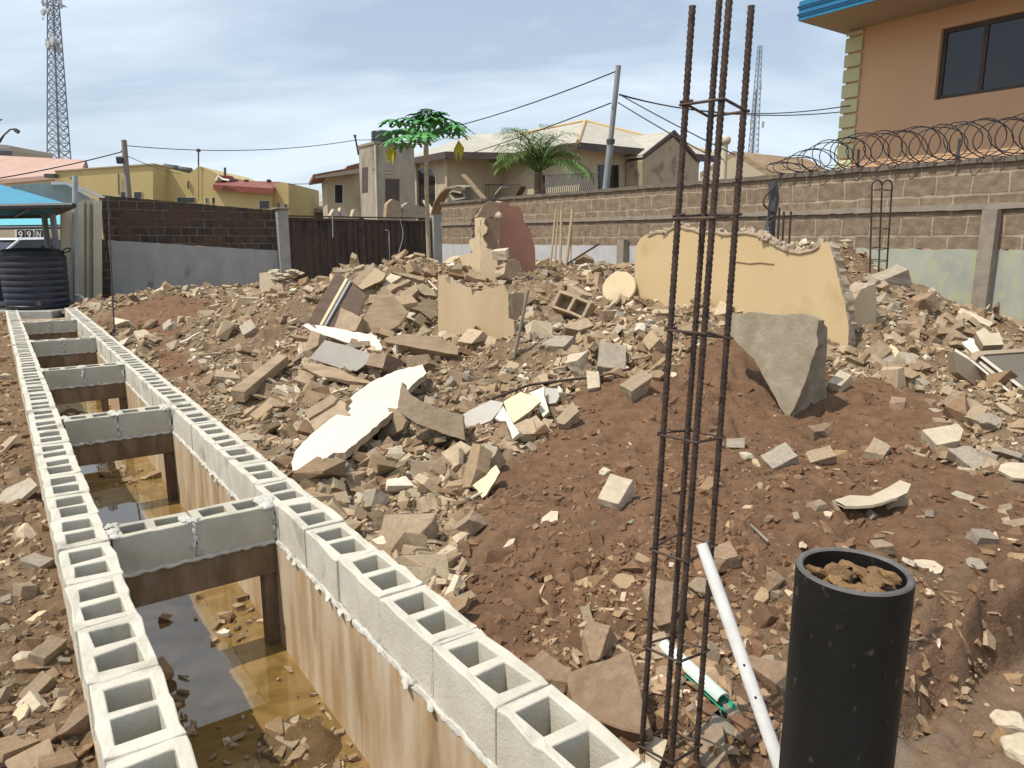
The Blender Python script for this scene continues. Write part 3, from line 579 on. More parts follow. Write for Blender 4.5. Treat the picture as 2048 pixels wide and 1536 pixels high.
for k, (x0, y0, dy) in enumerate([(665, 433, 42), (778, 462, 60)]):
    p = KU(x0, y0, GU - .14); q = KU(x0 + 1, y0 + dy, GU - .14); a = KU(x0 - 8, y0 - 2, GU - .10)
    m = MB(); m.tube([a, p, q], .018, 6); tag(m.build('hanging_conduit', MAT['steel'], None, smooth=60), ['short grey conduit hooked over the top of the left gate leaf', 'grey conduit hanging down the right gate leaf'][k], 'conduit')
m = MB(); m.tube([KU(800 + 6 * math.sin(i * .5), 440 + i * 9, GU - .15 - .1 * (i > 2)) for i in range(9)], .012, 5); tag(m.build('dangling_cable', MAT['steel'], None, smooth=60), 'thin pale cable dangling down the gate beside the papaya trunk', 'cable')
# razor wire on the boundary wall
ua, ub = wall_u(1548), 1.5
t = thing('razor_wire', 'coiled black razor wire along the top of the boundary wall', 'razor wire', P3(BW_N, 8, 2.92)); RW = .27; zc = 2.92 + RW - .02
for sgn, ph in ((1, 0), (-1, 2.2)):
    turns = int((ua - ub) / .30); pts = []
    for i in range(turns * 18 + 1):
        a = 2 * math.pi * i / 18; u = ua + (ub - ua) * i / (turns * 18); w = 1 + .10 * math.sin(a * .37 + ph)
        taper = min(1, .35 + i / (turns * 18) * 4)
        pts.append(P3(BW_N + .05 + math.cos(a * sgn + ph) * RW * w, u - .24 * math.cos(a * sgn + ph), 2.915 + RW * taper + math.sin(a * sgn + ph) * RW * w * taper))
    m = MB(); m.tube(pts, .0085, 5); m.build('coil', MAT['wire'], t)
m = MB()
for px in (1895, 2046, 1700): u = wall_u(px); m.tube([P3(BW_N + .05, u, 2.90), P3(BW_N + .03, u, 3.22)], .022, 6)
m.tube([P3(BW_N + .05, ua, 3.0), P3(BW_N + .05, ub, 3.0)], .006, 4); m.build('support', MAT['darksteel'], t)
MAT['gablew'] = M('peeling tan wall', (.33, .265, .18), (.38, .31, .215), scale=1.5, bump=.2, c3=(.22, .165, .115), s3=1.4, pos3=.55)
# ================================================================ peach house on the right
HN = 16.0
cor = KN(1700, 62, HN); ZS = cor.z; UC = nu(cor)[1]; eav = KZ(1599, 42, ZS); en, eu = nu(eav)
t = thing('peach_house', 'peach rendered house with pale green quoins and a blue eave', 'house', P3(HN + 3, UC - 4, 0))
UE = -3.0
w0 = nu(KN(1883, 60, HN))[1]; w1 = nu(KN(2075, 26, HN))[1]; wz0 = KN(1872, 200, HN).z; wz1 = KN(1883, 58, HN).z
m = MB()
fr = lambda n0, n1, u0, u1, z0, z1: m.nbox(n0, n1, min(u0, u1), max(u0, u1), z0, z1)
fr(HN, HN + .25, UC, w0, -.2, ZS + .3); fr(HN, HN + .25, w1, UE, -.2, ZS + .3); fr(HN, HN + .25, w0 - .0001, w1 + .0001, -.2, wz0); fr(HN, HN + .25, w0 - .0001, w1 + .0001, wz1, ZS + .3)
fr(HN + .251, HN + 7, UC, UC - .25, -.2, ZS + .3); fr(HN + 6.75, HN + 7, UC - .26, UE, -.2, ZS + .3); m.build('wall', MAT['peach'], t)
m = MB(); q = .08
for z0, z1 in ((wz0, wz0 + q), (wz1 - q, wz1)): fr(HN + .10, HN + .17, w0, w1, z0, z1)
for uu in (w0 - q, w1, (w0 + w1) / 2): fr(HN + .10, HN + .17, uu, uu + q, wz0 + q, wz1 - q)
f = m.build('window', MAT['fascia'], t); m = MB(); fr(HN + .13, HN + .14, w0 - q, (w0 + w1) / 2 + q, wz0 + q, wz1 - q); m.build('pane', MAT['win'], f); m = MB(); fr(HN + .13, HN + .14, (w0 + w1) / 2, w1 + q, wz0 + q, wz1 - q); m.build('pane', MAT['win'], f)
m = MB(); fr(HN + .4, HN + .45, w0 + .6, w1 - .6, wz0 - .3, wz1 + .3); m.build('curtain', MAT['pole'], f)
m = MB(); fr(HN + .08, HN + 6.7, UC - .27, UE + .01, ZS - .02, ZS + .0); m.build('ceiling', MAT['soffit'], t)
ys = [10, 45, 75, 108, 137, 167, 198, 228, 257, 287, 318, 350]
for i in range(len(ys) - 1):     # corner quoins, each standing proud
    z1 = KN(1700, ys[i], HN).z; z0 = KN(1700, ys[i + 1], HN).z
    if z1 > ZS: z1 = ZS - .01
    if z1 - z0 < .1: continue
    m = MB(); fr(HN - .05, HN - .003, UC + .06, UC - .34, z0 + .02, z1 - .02); m.build('quoin', MAT['quoin'], t, bevel=.03)
z1 = KN(1700, 350, HN).z
while z1 > .4:
    m = MB(); fr(HN - .05, HN - .003, UC + .06, UC - .34, z1 - .44, z1 - .02); m.build('quoin', MAT['quoin'], t, bevel=.03); z1 -= .46
ov = eu - UC     # eave overhang past the end wall
m = MB(); fr(en + .02, HN + 8, eu - .02, UE - 1, ZS + .001, ZS + .05); sf = m.build('soffit', MAT['soffit'], t)
m = MB()
for k in range(5):
    fr(en - .02 * (k % 2) - .02, en + .02, eu + .02, UE - 1, ZS + k * .075, ZS + k * .075 + .074); fr(en + .021, HN + 8, eu + .02 + .02 * (k % 2), eu - .02, ZS + k * .075, ZS + k * .075 + .074)
fa = m.build('fascia', MAT['bluefas'], t)
m = MB()
for k in (1, 3): fr(en - .045, en - .041, eu + .045, UE - 1, ZS + k * .075 + .02, ZS + k * .075 + .05)
m.build('groove', MAT['bluedk'], fa)
m = MB(); a = [P3(en, eu, ZS + .38), P3(HN + 8, eu, ZS + .38), P3(HN + 8, UE - 1, ZS + .38), P3(en, UE - 1, ZS + .38)]; r0 = P3((en + HN + 8) / 2, eu - 5, ZS + 2.6); r1 = P3((en + HN + 8) / 2, UE + 1, ZS + 2.6)
m.add(a + [r0, r1], [(0, 1, 4), (1, 2, 5, 4), (2, 3, 5), (3, 0, 4, 5), (0, 3, 2, 1)]); m.build('roof', MAT['bluefas'], t)
# ================================================================ tan house behind the wall
ZE = 6.4; c0 = KZ(1156, 284, ZE); en, eu = nu(c0)       # nearest eave corner
HN2 = en + .9; HU2 = eu + .9
t = thing('tan_house', 'large tan house with a pale tiled hip roof behind the boundary wall', 'house', P3(HN2 + 4, HU2 + 6, 0))
le = KN(945, 309, en); lu = nu(le)[1]; re = KU(1300, 306, eu); rn = nu(re)[0]
m = MB(); m.nbox(HN2, HN2 + 9, HU2, HU2 + 22, 0, ZE); m.build('wall', MAT['tanwall'], t)
# main roof: hip with the apex seen above the corner
ap = KP(1170, 243, P3((en + en + 11) / 2, 0, 0), ND); an, au = nu(ap); rf = 0.0
far_u = HU2 + 23; rz = ap.z
m = MB(); cs = [P3(en, eu, ZE), P3(en + 11, eu, ZE), P3(en + 11, far_u, ZE), P3(en, far_u, ZE)]; rg = [ap, P3(an, far_u - 5, rz)]
m.add(cs + rg, [(0, 1, 4), (1, 2, 5, 4), (2, 3, 5), (3, 0, 4, 5)]); rfo = m.build('roof', MAT['roof'], t)
m = MB()
for a, b in ((cs[0], rg[0]), (rg[0], rg[1]), (cs[1], rg[0]), (cs[3], rg[1])): m.tube([a.lerp(b, i / 6) + Vector((0, 0, .03)) for i in range(7)], .11, 6)
m.build('ridge_tile', MAT['ridge'], rfo, smooth=60)
def eave_band(path, h, d, mat, nm, par):   # fascia along an eave line
    m = MB()
    for a, b in zip(path[:-1], path[1:]):
        t_ = (b - a).normalized(); o = Vector((t_.y, -t_.x, 0)) * d; z = Vector((0, 0, h)); m.add([a, b, b - z, a - z, a + o, b + o, b + o - z, a + o - z], [(0, 1, 2, 3), (4, 7, 6, 5), (0, 4, 5, 1), (3, 2, 6, 7), (0, 3, 7, 4), (1, 5, 6, 2)])
    return m.build(nm, mat, par)
Zd = Vector((0, 0, .0))
eave_band([cs[3], cs[0], cs[1]], .34, -.06, MAT['fascia'], 'fascia', t)
m = MB(); m.nbox(en + .07, HN2 + .0, eu + .07, far_u - .1, ZE - .26, ZE - .22); m.nbox(HN2 + .001, en + 10.9, eu + .07, HU2, ZE - .26, ZE - .22); m.build('soffit', MAT['soffit'], t)
# porch bay with the arch, standing forward on the left
pl = KZ(801, 320, ZE); pn, pu = nu(pl); pr2 = KN(890, 304, pn); qu = nu(pr2)[1]
m = MB(); m.nbox(pn + .7, HN2 + .5, qu + .7, pu - .6, 0, ZE - .01); m.build('porch', MAT['tanwall'], t)
cs2 = [P3(pn, qu, ZE), P3(en + .3, qu - 1.8, ZE), KN(946, 270, en + 4.5), KN(898, 285, en + 3.5), P3(en + 3.5, pu + .2, ZE), P3(pn, pu, ZE)]
m = MB(); m.add(cs2, [(0, 1, 2), (5, 0, 2, 3), (4, 5, 3)]); m.add([P3(en + .3, qu - 1.8, ZE), KN(1040, 262, en + 4.5), KN(946, 270, en + 4.5)], [(0, 1, 2)]); m.build('porch_roof', MAT['roof'], t)
eave_band([cs2[5], cs2[0], cs2[1]], .36, -.06, MAT['fascia'], 'fascia', t)
m = MB(); m.nbox(pn + .07, pn + .7, qu + .05, pu - .05, ZE - .27, ZE - .23); m.build('soffit', MAT['soffit'], t)
m = MB(); m.nbox(pn + .5, pn + .699, qu + .7 + .02, qu + .9, 0, ZE - .3); m.nbox(pn + .5, pn + .699, pu - 1.0, pu - .62, 0, ZE - .3); m.build('pilaster', MAT['tanwall'], t)
def arch(px0, px1, pyt, pyb, n, mat, par, nm, d=.03):
    pts = []; cxp = (px0 + px1) / 2; hw = (px1 - px0) / 2; hh = hw * 1.55
    for i in range(13): a = math.pi * i / 12; pts.append(KN(cxp + hw * math.cos(a), pyt + hh - hh * math.sin(a), n))
    pts += [KN(px0, pyb, n), KN(px1, pyb, n)]; m = MB(); m.prism(pts, ND * d); return m.build(nm, mat, par)
f = arch(829, 873, 330, 440, pn + .66, MAT['creamw'], t, 'arch_surround', .035); arch(832, 870, 333, 440, pn + .645, MAT['win'], f, 'arch_door', .01)
def win_n(x0, y0, x1, y1, n, par, mf=MAT['creamw']):
    m = MB(); m.prism([KN(x0 - 2, y0 - 2, n - .04), KN(x1 + 2, y0 - 2, n - .04), KN(x1 + 2, y1 + 2, n - .04), KN(x0 - 2, y1 + 2, n - .04)], ND * .038); f = m.build('window', mf, par)
    m = MB(); m.prism([KN(x0, y0, n - .055), KN(x1, y0, n - .055), KN(x1, y1, n - .055), KN(x0, y1, n - .055)], ND * .012); m.build('pane', MAT['win'], f); return f
def win_u(x0, y0, x1, y1, u, par, mf=MAT['creamw']):
    m = MB(); m.prism([KU(x0 - 2, y0 - 2, u - .04), KU(x1 + 2, y0 - 2, u - .04), KU(x1 + 2, y1 + 2, u - .04), KU(x0 - 2, y1 + 2, u - .04)], UD * .038); f = m.build('window', mf, par)
    m = MB(); m.prism([KU(x0, y0, u - .055), KU(x1, y0, u - .055), KU(x1, y1, u - .055), KU(x0, y1, u - .055)], UD * .012); m.build('pane', MAT['win'], f); return f
win_n(964, 345, 994, 400, HN2, t); win_u(1199, 332, 1236, 385, HU2, t, MAT['fascia']); win_u(1292, 350, 1310, 385, HU2, t, MAT['fascia']); win_n(1078, 350, 1090, 388, HN2, t)
# small front gable on the right
ga = KU(1347, 260, eu - .4); gl_, gr_ = KU(1285, 309, eu - .4), KU(1398, 318, eu - .4)
m = MB(); m.prism([gl_ + Vector((0, 0, -.3)), ga + Vector((0, 0, -.35)), gr_ + Vector((0, 0, -.3)), KU(1398, 480, eu - .4), KU(1285, 480, eu - .4)], UD * 1.2); m.build('gable_wall', MAT['gablew'], t)
back = UD * 5
m = MB()
for a, b in ((gl_, ga), (ga, gr_)): m.add([a, b, b + back, a + back, a - Vector((0, 0, .14)), b - Vector((0, 0, .14)), b + back - Vector((0, 0, .14)), a + back - Vector((0, 0, .14))], [(0, 1, 2, 3), (4, 7, 6, 5), (0, 4, 5, 1), (3, 2, 6, 7), (0, 3, 7, 4), (1, 5, 6, 2)])
m.build('gable_roof', MAT['roof'], t)
m = MB()
for a, b in ((gl_, ga), (ga, gr_)): a = a - UD * .1; b = b - UD * .1; z = Vector((0, 0, .2)); m.prism([a, b, b - z, a - z], UD * .08)
m.build('bargeboard', MAT['fascia'], t)
# left wing and water tower
LWU = HU2 + 20
t2 = thing('tan_outbuilding', 'small tan house with a red brown roof edge left of the concrete water tower', 'house', K(690, 430, 44).to_2d().to_3d())
p0, p1 = KU(652, 352, LWU - 4), KU(724, 340, LWU - 4); n0, n1 = nu(p0)[0], nu(p1)[0]
bk_ = Vector((-.30, .95, 0)) * 5; m = MB(); m.prism([p0, KU(726, 340, LWU - 4), KU(726, 340, LWU - 4) * 1 - Vector((0, 0, p1.z)), Vector((p0.x, p0.y, 0))], bk_); m.build('wall', MAT['tanwall'], t2)
e0, e1 = KU(626, 349, LWU - 5), KU(724, 331, LWU - 5); m = MB(); z = Vector((0, 0, .28))
m.prism([e0, e1, e1 - z, e0 - z * .7], bk_ * 1.3); m.build('roof', MAT['redbrown'], t2); m = MB(); a, b = KU(630, 353, LWU - 5.02), KU(724, 336, LWU - 5.02); m.prism([a, b, b - z, a - z * .4], UD * .05); m.build('fascia', MAT['soffit'], t2)
e0, e1 = KU(694, 332, LWU - 3), KU(722, 325, LWU - 3); m = MB(); m.prism([e0, e1, e1 - z * 2.5, e0 - z * 2], bk_ * .7); m.build('upper_roof', MAT['redbrown'], t2)
win_u(670, 370, 685, 406, LWU - 4, t2)
TU = GU + 10; tc0 = KU(749, 288, TU); tn = nu(tc0)[0]; tl = nu(KU(717, 292, TU))[0]
# corner edge is at px 749: left face looks along -n, right face along -u
tr = nu(KU(828, 292, TU))[0]; tlu = TU + 3.2
t3 = thing('water_tower', 'stained square concrete tower with a slot opening carrying the black tank', 'tower', P3(tn + 1.2, TU + 1.4, 0))
pfar = KN(717, 293, tn); fu = nu(pfar)[1]; zt = tc0.z
m = MB(); m.nbox(tn, tr, TU, fu, 0, zt); m.build('shaft', MAT['towerwall'], t3); m = MB(); m.nbox(tn - .06, tr + .06, TU - .06, fu + .06, zt + .003, zt + .12); m.build('slab', MAT['bond'], t3)
m = MB(); m.prism([KN(724, 336, tn - .02), KN(735, 334, tn - .02), KN(735, 384, tn - .02), KN(724, 386, tn - .02)], ND * .018); m.build('slot_opening', MAT['fascia'], t3)
m = MB(); m.prism([KU(771, 358, TU - .02), KU(799, 358, TU - .02), KU(799, 425, TU - .02), KU(771, 425, TU - .02)], UD * .018); m.build('lower_opening', MAT['fascia'], t3)
m = MB()
for y in (337, 344, 351): m.prism([KU(770, y, TU - .03), KU(788, y, TU - .03), KU(788, y + 4, TU - .03), KU(770, y + 4, TU - .03)], UD * .028)
m.build('louvre', MAT['soffit'], t3)
m = MB(); m.tube([KP(750, 290, P3(tn - .06, TU - .06, 0), UD), P3(tn - .06, TU - .06, 0)], .05, 6); m.build('drain_pipe', MAT['creamw'], t3)
tkc = P3((tn + tr) / 2 - .35, (TU + fu) / 2 - .3, zt + .12); rad = (KP(780, 275, tkc, Vector((0, 1, 0))) - KP(737, 275, tkc, Vector((0, 1, 0)))).length / 2; hh = KP(758, 261, tkc, Vector((0, 1, 0))).z - tkc.z
pr_ = [(0, 0), (rad * .97, 0)]
for i in range(6): z = hh * .88 * i / 6; pr_ += [(rad * .97, z + .03), (rad, z + hh * .07), (rad * .97, z + hh * .14)]
pr_ += [(rad * .93, hh * .92), (rad * .4, hh), (0, hh)]
m = MB(); m.lathe(tkc, pr_, 28); tag(m.build('water_tank', MAT['tankblk'], None, smooth=40), 'ribbed black water tank standing on top of the concrete tower', 'water tank')
m = MB(); p = KP(717, 310, P3(tn, fu, 0), UD); q = KP(710, 272, P3(tn, fu, 0), UD); m.tube([p, q], .05, 6); m.box(q, (.12, .12, .12)); tag(m.build('antenna_post', MAT['darksteel'], None), 'short leaning post holding a cable beside the concrete water tower', 'post')
# balcony railing of the tan house
t = thing('balcony_railing', 'bowed wrought iron balcony railing in front of the tan house, right of the palm', 'railing', KN(1150, 390, HN2 - 1.6))
m = MB(); rn = HN2 - 1.6
for i in range(26):
    px = 1095 + i * 4; a = KN(px, 350 + (px - 1095) * -.03, rn); b = KN(px, 408, rn); h = a.z - b.z
    m.tube([b + Vector((0, 0, h * k / 6)) - ND * (.28 * math.sin(math.pi * min(1, k / 6 * 1.1)) ** 1) for k in range(7)], .022, 5)
m.tube([KN(1092, 350, rn), KN(1198, 347, rn)], .03, 6); m.build('bars', MAT['darksteel'], t); m = MB(); a = KN(1090, 392, rn); u0 = nu(a)[1]; u1 = nu(KN(1200, 390, rn))[1]
m.nbox(rn - .1, HN2, min(u0, u1), max(u0, u1), a.z - 1.2, a.z - 1.0); m.build('balcony_slab', MAT['bond'], t)
t = thing('balcony_railing', 'low straight balcony railing in front of the tan house, left of the palm', 'railing', KN(960, 400, HN2 - 1.2)); m = MB(); rn = HN2 - 1.2
for i in range(22): px = 932 + i * 5; m.tube([KN(px, 371 - (px - 932) * .02, rn), KN(px, 415, rn)], .018, 5)
m.tube([KN(930, 371, rn), KN(1040, 368, rn)], .03, 6); m.build('bars', MAT['darksteel'], t)
# junk heaped behind the gate and on the wall
def bent_sheet(pts, d, n, name, label, cat, mat):
    m = MB(); m.prism([KU(x, y, n) for x, y in pts], UD * d); return tag(m.build(name, mat), label, cat)
JU = GU + 2.2
for pts, lab, mt in [([(660, 432), (668, 418), (676, 421), (690, 433)], 'leftmost broken white board poking above the gate, left of the water tower', 'pale'), ([(676, 433), (682, 415), (688, 416), (700, 433)], 'broken white board poking above the gate close to the foot of the water tower', 'pale'),
                     ([(704, 433), (708, 419), (712, 418), (722, 434)], 'small white board offcut poking above the gate in front of the water tower', 'pale'), ([(806, 436), (806, 412), (816, 405), (850, 415), (853, 436)], 'grey slab lying on the junk above the gate, left of the papaya trunk', 'grey'),
                     ([(772, 434), (774, 408), (785, 398), (800, 404), (806, 434)], 'crumpled brown sheet heaped above the gate below the tower opening', 'tan')]:
    bent_sheet(pts, .25, JU, 'junk_board', lab, 'board', MAT[mt])
# bent sheets on the boundary wall's far end
def wall_junk(path, wid, label, mt, n=None):
    n = n or BW_N + .1; m = MB(); pts = [KN(x, y, n) for x, y in path]
    for a, b in zip(pts[:-1], pts[1:]): a2, b2 = a + ND * wid, b + ND * wid; z = Vector((0, 0, .05)); m.add([a, b, b2, a2, a - z, b - z, b2 - z, a2 - z], [(0, 1, 2, 3), (4, 7, 6, 5), (0, 4, 5, 1), (3, 2, 6, 7), (0, 3, 7, 4), (1, 5, 6, 2)])
    return tag(m.build('scrap_sheet', MAT[mt]), label, 'scrap sheet')
wall_junk([(862, 425), (868, 404), (880, 384), (892, 374), (894, 376)], .35, 'curved brown scrap sheet at the far end of the boundary wall beside the papaya', 'wood')
wall_junk([(845, 400), (850, 410), (858, 420), (862, 428)], .2, 'thin pale scrap strip leaning behind the papaya trunk', 'pale')
wall_junk([(922, 348), (932, 358), (950, 380), (966, 398)], .16, 'white rimmed brown scrap strip leaning on the wall coping, left of the palm', 'wood')
wall_junk([(985, 398), (990, 386), (1000, 374), (1003, 372)], .2, 'curved grey scrap strip on the wall coping, just left of the palm', 'grey')
wall_junk([(900, 372), (918, 370), (930, 374), (930, 394), (905, 398), (898, 385), (904, 380), (922, 384)], .5, 'twisted dark scrap frame heaped at the far end of the boundary wall', 'towerwall')
wall_junk([(1040, 372), (1030, 390), (1026, 400)], .2, 'dark scrap strip leaning on the wall coping, in front of the palm trunk', 'dark')
# vent pipe and lean-to roof beyond the wall
p = KN(1450, 340, BW_N + .9); q = KN(1450, 287, BW_N + .9); m = MB(); m.tube([Vector((p.x, p.y, 0)), q], .065, 14); m.lathe(q - Vector((0, 0, .02)), [(0, .0), (.08, 0), (.115, .04), (.115, .12), (.08, .17), (0, .18)], 16); tag(m.build('vent_pipe', MAT['creamw'], None, smooth=50), 'cream vent pipe with a round cowl rising behind the boundary wall', 'vent pipe')
t = thing('lean_to_shed', 'low shed with a sloping dark edged roof behind the razor wire', 'shed', P3(BW_N + 3, 12, 0)); n = BW_N + 1.6
m = MB(); a, b, c, d = KN(1400, 345, n), KN(1466, 302, n), KN(1478, 304, n), KN(1556, 352, n); z = Vector((0, 0, .12)); m.prism([a, b, c, d, d - z, c - z, b - z, a - z], ND * 2.6); m.build('roof', MAT['redbrown'] if 0 else MAT['wood'], t)
m = MB(); m.prism([a - z * 1.05, b - z * 1.05, c - z * 1.05, d - z * 1.05, Vector((d.x, d.y, 0)), Vector((a.x, a.y, 0))], ND * .15); m.build('wall', MAT['tanwall'], t)
# ================================================================ left side of the yard
t = thing('cream_shed', 'cream ribbed shed with white sloping roof edges beside the grey post', 'shed', K(170, 605, 20.4).to_2d().to_3d())
SY = lambda x, y: KU(x, y, 23.4)
m = MB(); m.prism([SY(124, 424), SY(157, 402), SY(186, 396), SY(203, 406), SY(205, 622), SY(124, 622)], UD * .6); m.build('wall', MAT['creamw'], t)
m = MB()
for x0, x1, d in ((124, 139, .12), (156, 168, .16), (173, 179, .10), (187, 204, .25)): m.prism([KU(x0, 426 if x0 < 150 else 406, 23.4 - d), KU(x1, 422 if x0 < 150 else 400, 23.4 - d), KU(x1, 612, 23.4 - d), KU(x0, 612, 23.4 - d)], UD * (d - .004))
m.build('pilaster', MAT['creamw'], t)
m = MB(); m.prism([SY(22, 370), SY(107, 366), SY(140, 368), SY(186, 396), SY(160, 402), SY(124, 424), SY(70, 402)], UD * .15 - Vector((0, 0, .02))); m.build('roof_sheet', MAT['fibre'], t)
m = MB()
for pts in ([(104, 363), (135, 364), (187, 396), (184, 398), (133, 369), (104, 369)], [(150, 369), (157, 372), (212, 394), (205, 396), (153, 376)]): m.prism([KU(x, y, 23.2) for x, y in pts], UD * .12)
m.build('coping', MAT['white'], t)
# canopies
t = thing('blue_canopy', 'bright blue cloth canopy on grey posts beside the navy tank', 'canopy', K(60, 600, 19).to_2d().to_3d())
e0, e1, r0, r1 = K(-170, 417, 17.6), K(147, 411, 17.8), K(-40, 357, 20.6), K(-140, 352, 20.6); b0, b1 = K(98, 432, 23.5), K(-170, 436, 23.5)
m = MB(); m.add([e0, e1, b0, b1, r0, r1], [(0, 1, 4, 5), (1, 2, 4), (2, 3, 5, 4), (3, 0, 5)]); m.build('cloth', MAT['canopy'], t)
m = MB()
for a, b in ((e0, e1), (e1, b0), (b0, b1), (b1, e0)): m.tube([a, b], .07, 6)
for i in range(5): m.tube([e0.lerp(e1, i / 4), b1.lerp(b0, i / 4)], .035, 5)
m.build('frame', MAT['darksteel'], t)
for x, Y in ((88, 20.5), (105, 19.5), (-60, 20)): p = K(x, 428, Y); m = MB(); m.tube([p, Vector((p.x, p.y, -.15))], .075, 10); m.build('post', MAT['pole'], t, smooth=50)
t = thing('teal_canopy', 'pale teal cloth canopy behind the blue canopy', 'canopy', K(60, 600, 29).to_2d().to_3d())
m = MB(); a, b, c, d = K(-120, 452, 27), K(126, 449, 27), K(140, 430, 31), K(-60, 430, 31); m.add([a, b, c, d], [(0, 1, 2, 3)]); z = Vector((0, 0, .05)); m.add([a - z, b - z, c - z, d - z], [(3, 2, 1, 0)]); m.build('cloth', MAT['teal'], t); m = MB(); m.tube([a - z * 2, b - z * 2], .06, 6); m.tube([b - z * 2, c - z * 2], .05, 6)
for p in (b, c, a): m.tube([p, Vector((p.x, p.y, -.15))], .05, 6)
m.build('frame', MAT['darksteel'], t)
p = KP(152, 607, K(152, 600, 19.3), Vector((0, 1, 0))); q = KP(150, 352, p, Vector((0, 1, 0)))
t = thing('grey_post', 'tall grey steel post in front of the cream shed, right of the navy tank', 'post', p); m = MB(); m.tube([p, q], .068, 14); m.build('shaft', MAT['steel'], t, smooth=50); m = MB(); m.tube([q + Vector((-.12, 0, -.05)), q + Vector((.0, 0, -.05))], .03, 6); m.build('stub', MAT['darksteel'], t)
# office wall with the sign behind the car
t = thing('office_wall', 'pale tan wall behind the parked white car under the canopies', 'wall', K(50, 520, 33).to_2d().to_3d()); m = MB(); a, b = K(-200, 455, 33), K(132, 455, 33); m.prism([Vector((a.x, a.y, 2.6)), Vector((b.x, b.y, 2.6)), Vector((b.x, b.y, -.16)), Vector((a.x, a.y, -.16))], (0, .3, 0)); m.build('face', MAT['tanwall'], t)
t = thing('notice_sign', 'white framed sign with three dark panels of white figures on the tan wall', 'sign', K(60, 495, 32.7)); y_ = 32.75
m = MB(); m.prism([K(30, 456, y_), K(88, 459, y_), K(88, 480, y_), K(30, 482, y_)], (0, .1, 0)); m.prism([K(64, 481, y_), K(88, 481, y_), K(88, 496, y_), K(64, 496, y_)], (0, .1, 0)); m.build('board', MAT['white'], t)
def text_obj(s, px0, py0, px1, py1, Y, par, mat):
    cu = bpy.data.curves.new('txt', 'FONT'); cu.body = s; cu.extrude = .02; o = bpy.data.objects.new('txt', cu); COL.objects.link(o)
    bpy.context.view_layer.update(); me = bpy.data.meshes.new_from_object(o.evaluated_get(bpy.context.evaluated_depsgraph_get())); bpy.data.objects.remove(o)
    vs = [v.co for v in me.vertices]; x0, x1 = min(v.x for v in vs), max(v.x for v in vs); y0, y1 = min(v.y for v in vs), max(v.y for v in vs); z1 = max(v.z for v in vs)
    for v in me.vertices:
        p = K(px0 + (v.co.x - x0) / (x1 - x0) * (px1 - px0), py1 + (v.co.y - y0) / (y1 - y0) * (py0 - py1), Y); v.co = Vector((p.x, Y - .01 * (v.co.z > 0), p.z)) - ORG[par]
    me.materials.append(mat); me.name = 'figures'; ob = bpy.data.objects.new('figures', me); COL.objects.link(ob); ob.parent = par; return ob
for (x0, x1), s in (((33.5, 48.5), '9'), ((51, 65), '9'), ((69, 85), 'IN')):
    m = MB(); m.prism([K(x0, 459.5, y_ - .03), K(x1, 460, y_ - .03), K(x1, 478, y_ - .03), K(x0, 479, y_ - .03)], (0, .028, 0)); pn_ = m.build('panel', MAT['win'], t); text_obj(s, x0 + 3, 462.5, x1 - 3, 476, y_ - .05, pn_, MAT['white'])
m = MB(); m.prism([K(70, 483, y_ - .03), K(80, 483, y_ - .03), K(80, 493, y_ - .03), K(70, 493, y_ - .03)], (0, .028, 0)); pn_ = m.build('panel', MAT['win'], t); text_obj('9', 73, 485, 78, 491.5, y_ - .05, pn_, MAT['white'])
# parked car
def car(loc, rz, label):
    t = thing('parked_car', label, 'car', loc); Rm = Matrix.Rotation(rz, 3, 'Z'); X = lambda x, y, z: Vector(loc) + Rm @ Vector((x, y, z))
    prof = [(-2.1, .35), (-2.15, .7), (-1.5, .88), (-.6, .95), (1.45, .95), (2.05, .85), (2.1, .4)]
    m = MB(); m.prism([X(a, -.85, b) for a, b in prof], Rm @ Vector((0, 1.7, 0))); m.build('body', MAT['carw'], t, bevel=.05)
    m = MB(); cb_ = [(-1.15, .93, .80), (-.35, 1.42, .62), (.85, 1.45, .62), (1.6, .94, .80)]; vs = [X(a, -w, z) for a, z, w in cb_] + [X(a, w, z) for a, z, w in cb_]; m.add(vs, [(0, 1, 5, 4), (2, 3, 7, 6), (0, 3, 2, 1), (4, 5, 6, 7)]); m.build('cabin_glass', MAT['win'], t)
    m = MB(); m.add([X(-.42, -.64, 1.43), X(.9, -.64, 1.46), X(.9, .64, 1.46), X(-.42, .64, 1.43), X(-.3, -.55, 1.5), X(.8, -.55, 1.52), X(.8, .55, 1.52), X(-.3, .55, 1.5)], [(0, 1, 5, 4), (1, 2, 6, 5), (2, 3, 7, 6), (3, 0, 4, 7), (4, 5, 6, 7)])
    for sgn in (-1, 1):
        for a, b in ((cb_[0], cb_[1]), (cb_[3], cb_[2])): m.tube([X(a[0], sgn * a[2], a[1]), X(b[0], sgn * b[2], b[1])], .045, 6)
    m.build('roof', MAT['carw'], t)
    for sx in (-1.3, 1.35):
        for sy in (-.78, .78):
            m = MB(); m.lathe(X(sx, sy, .31), [(0, -.1), (.2, -.1), (.31, -.08), (.31, .08), (.2, .1), (0, .1)], 20, ax=Rm @ Matrix.Rotation(R(90), 3, 'X')); w = m.build('wheel', MAT['tyre'], t, smooth=40); m = MB(); m.lathe(X(sx, sy + .102 * (1 if sy > 0 else -1), .31), [(0, 0), (.19, 0)], 14, ax=Rm @ Matrix.Rotation(R(90), 3, 'X')); m.build('rim', MAT['alulight'], w)
    for sy in (-.6, .6): m = MB(); m.box(X(-2.12, sy, .68), (.08, .35, .14), Rm); m.build('headlight', MAT['alulight'], t, bevel=.02)
    for sy in (-.93, .93): m = MB(); m.box(X(-.75, sy, 1.0), (.12, .16, .12), Rm); m.build('mirror', MAT['carw'], t, bevel=.02)
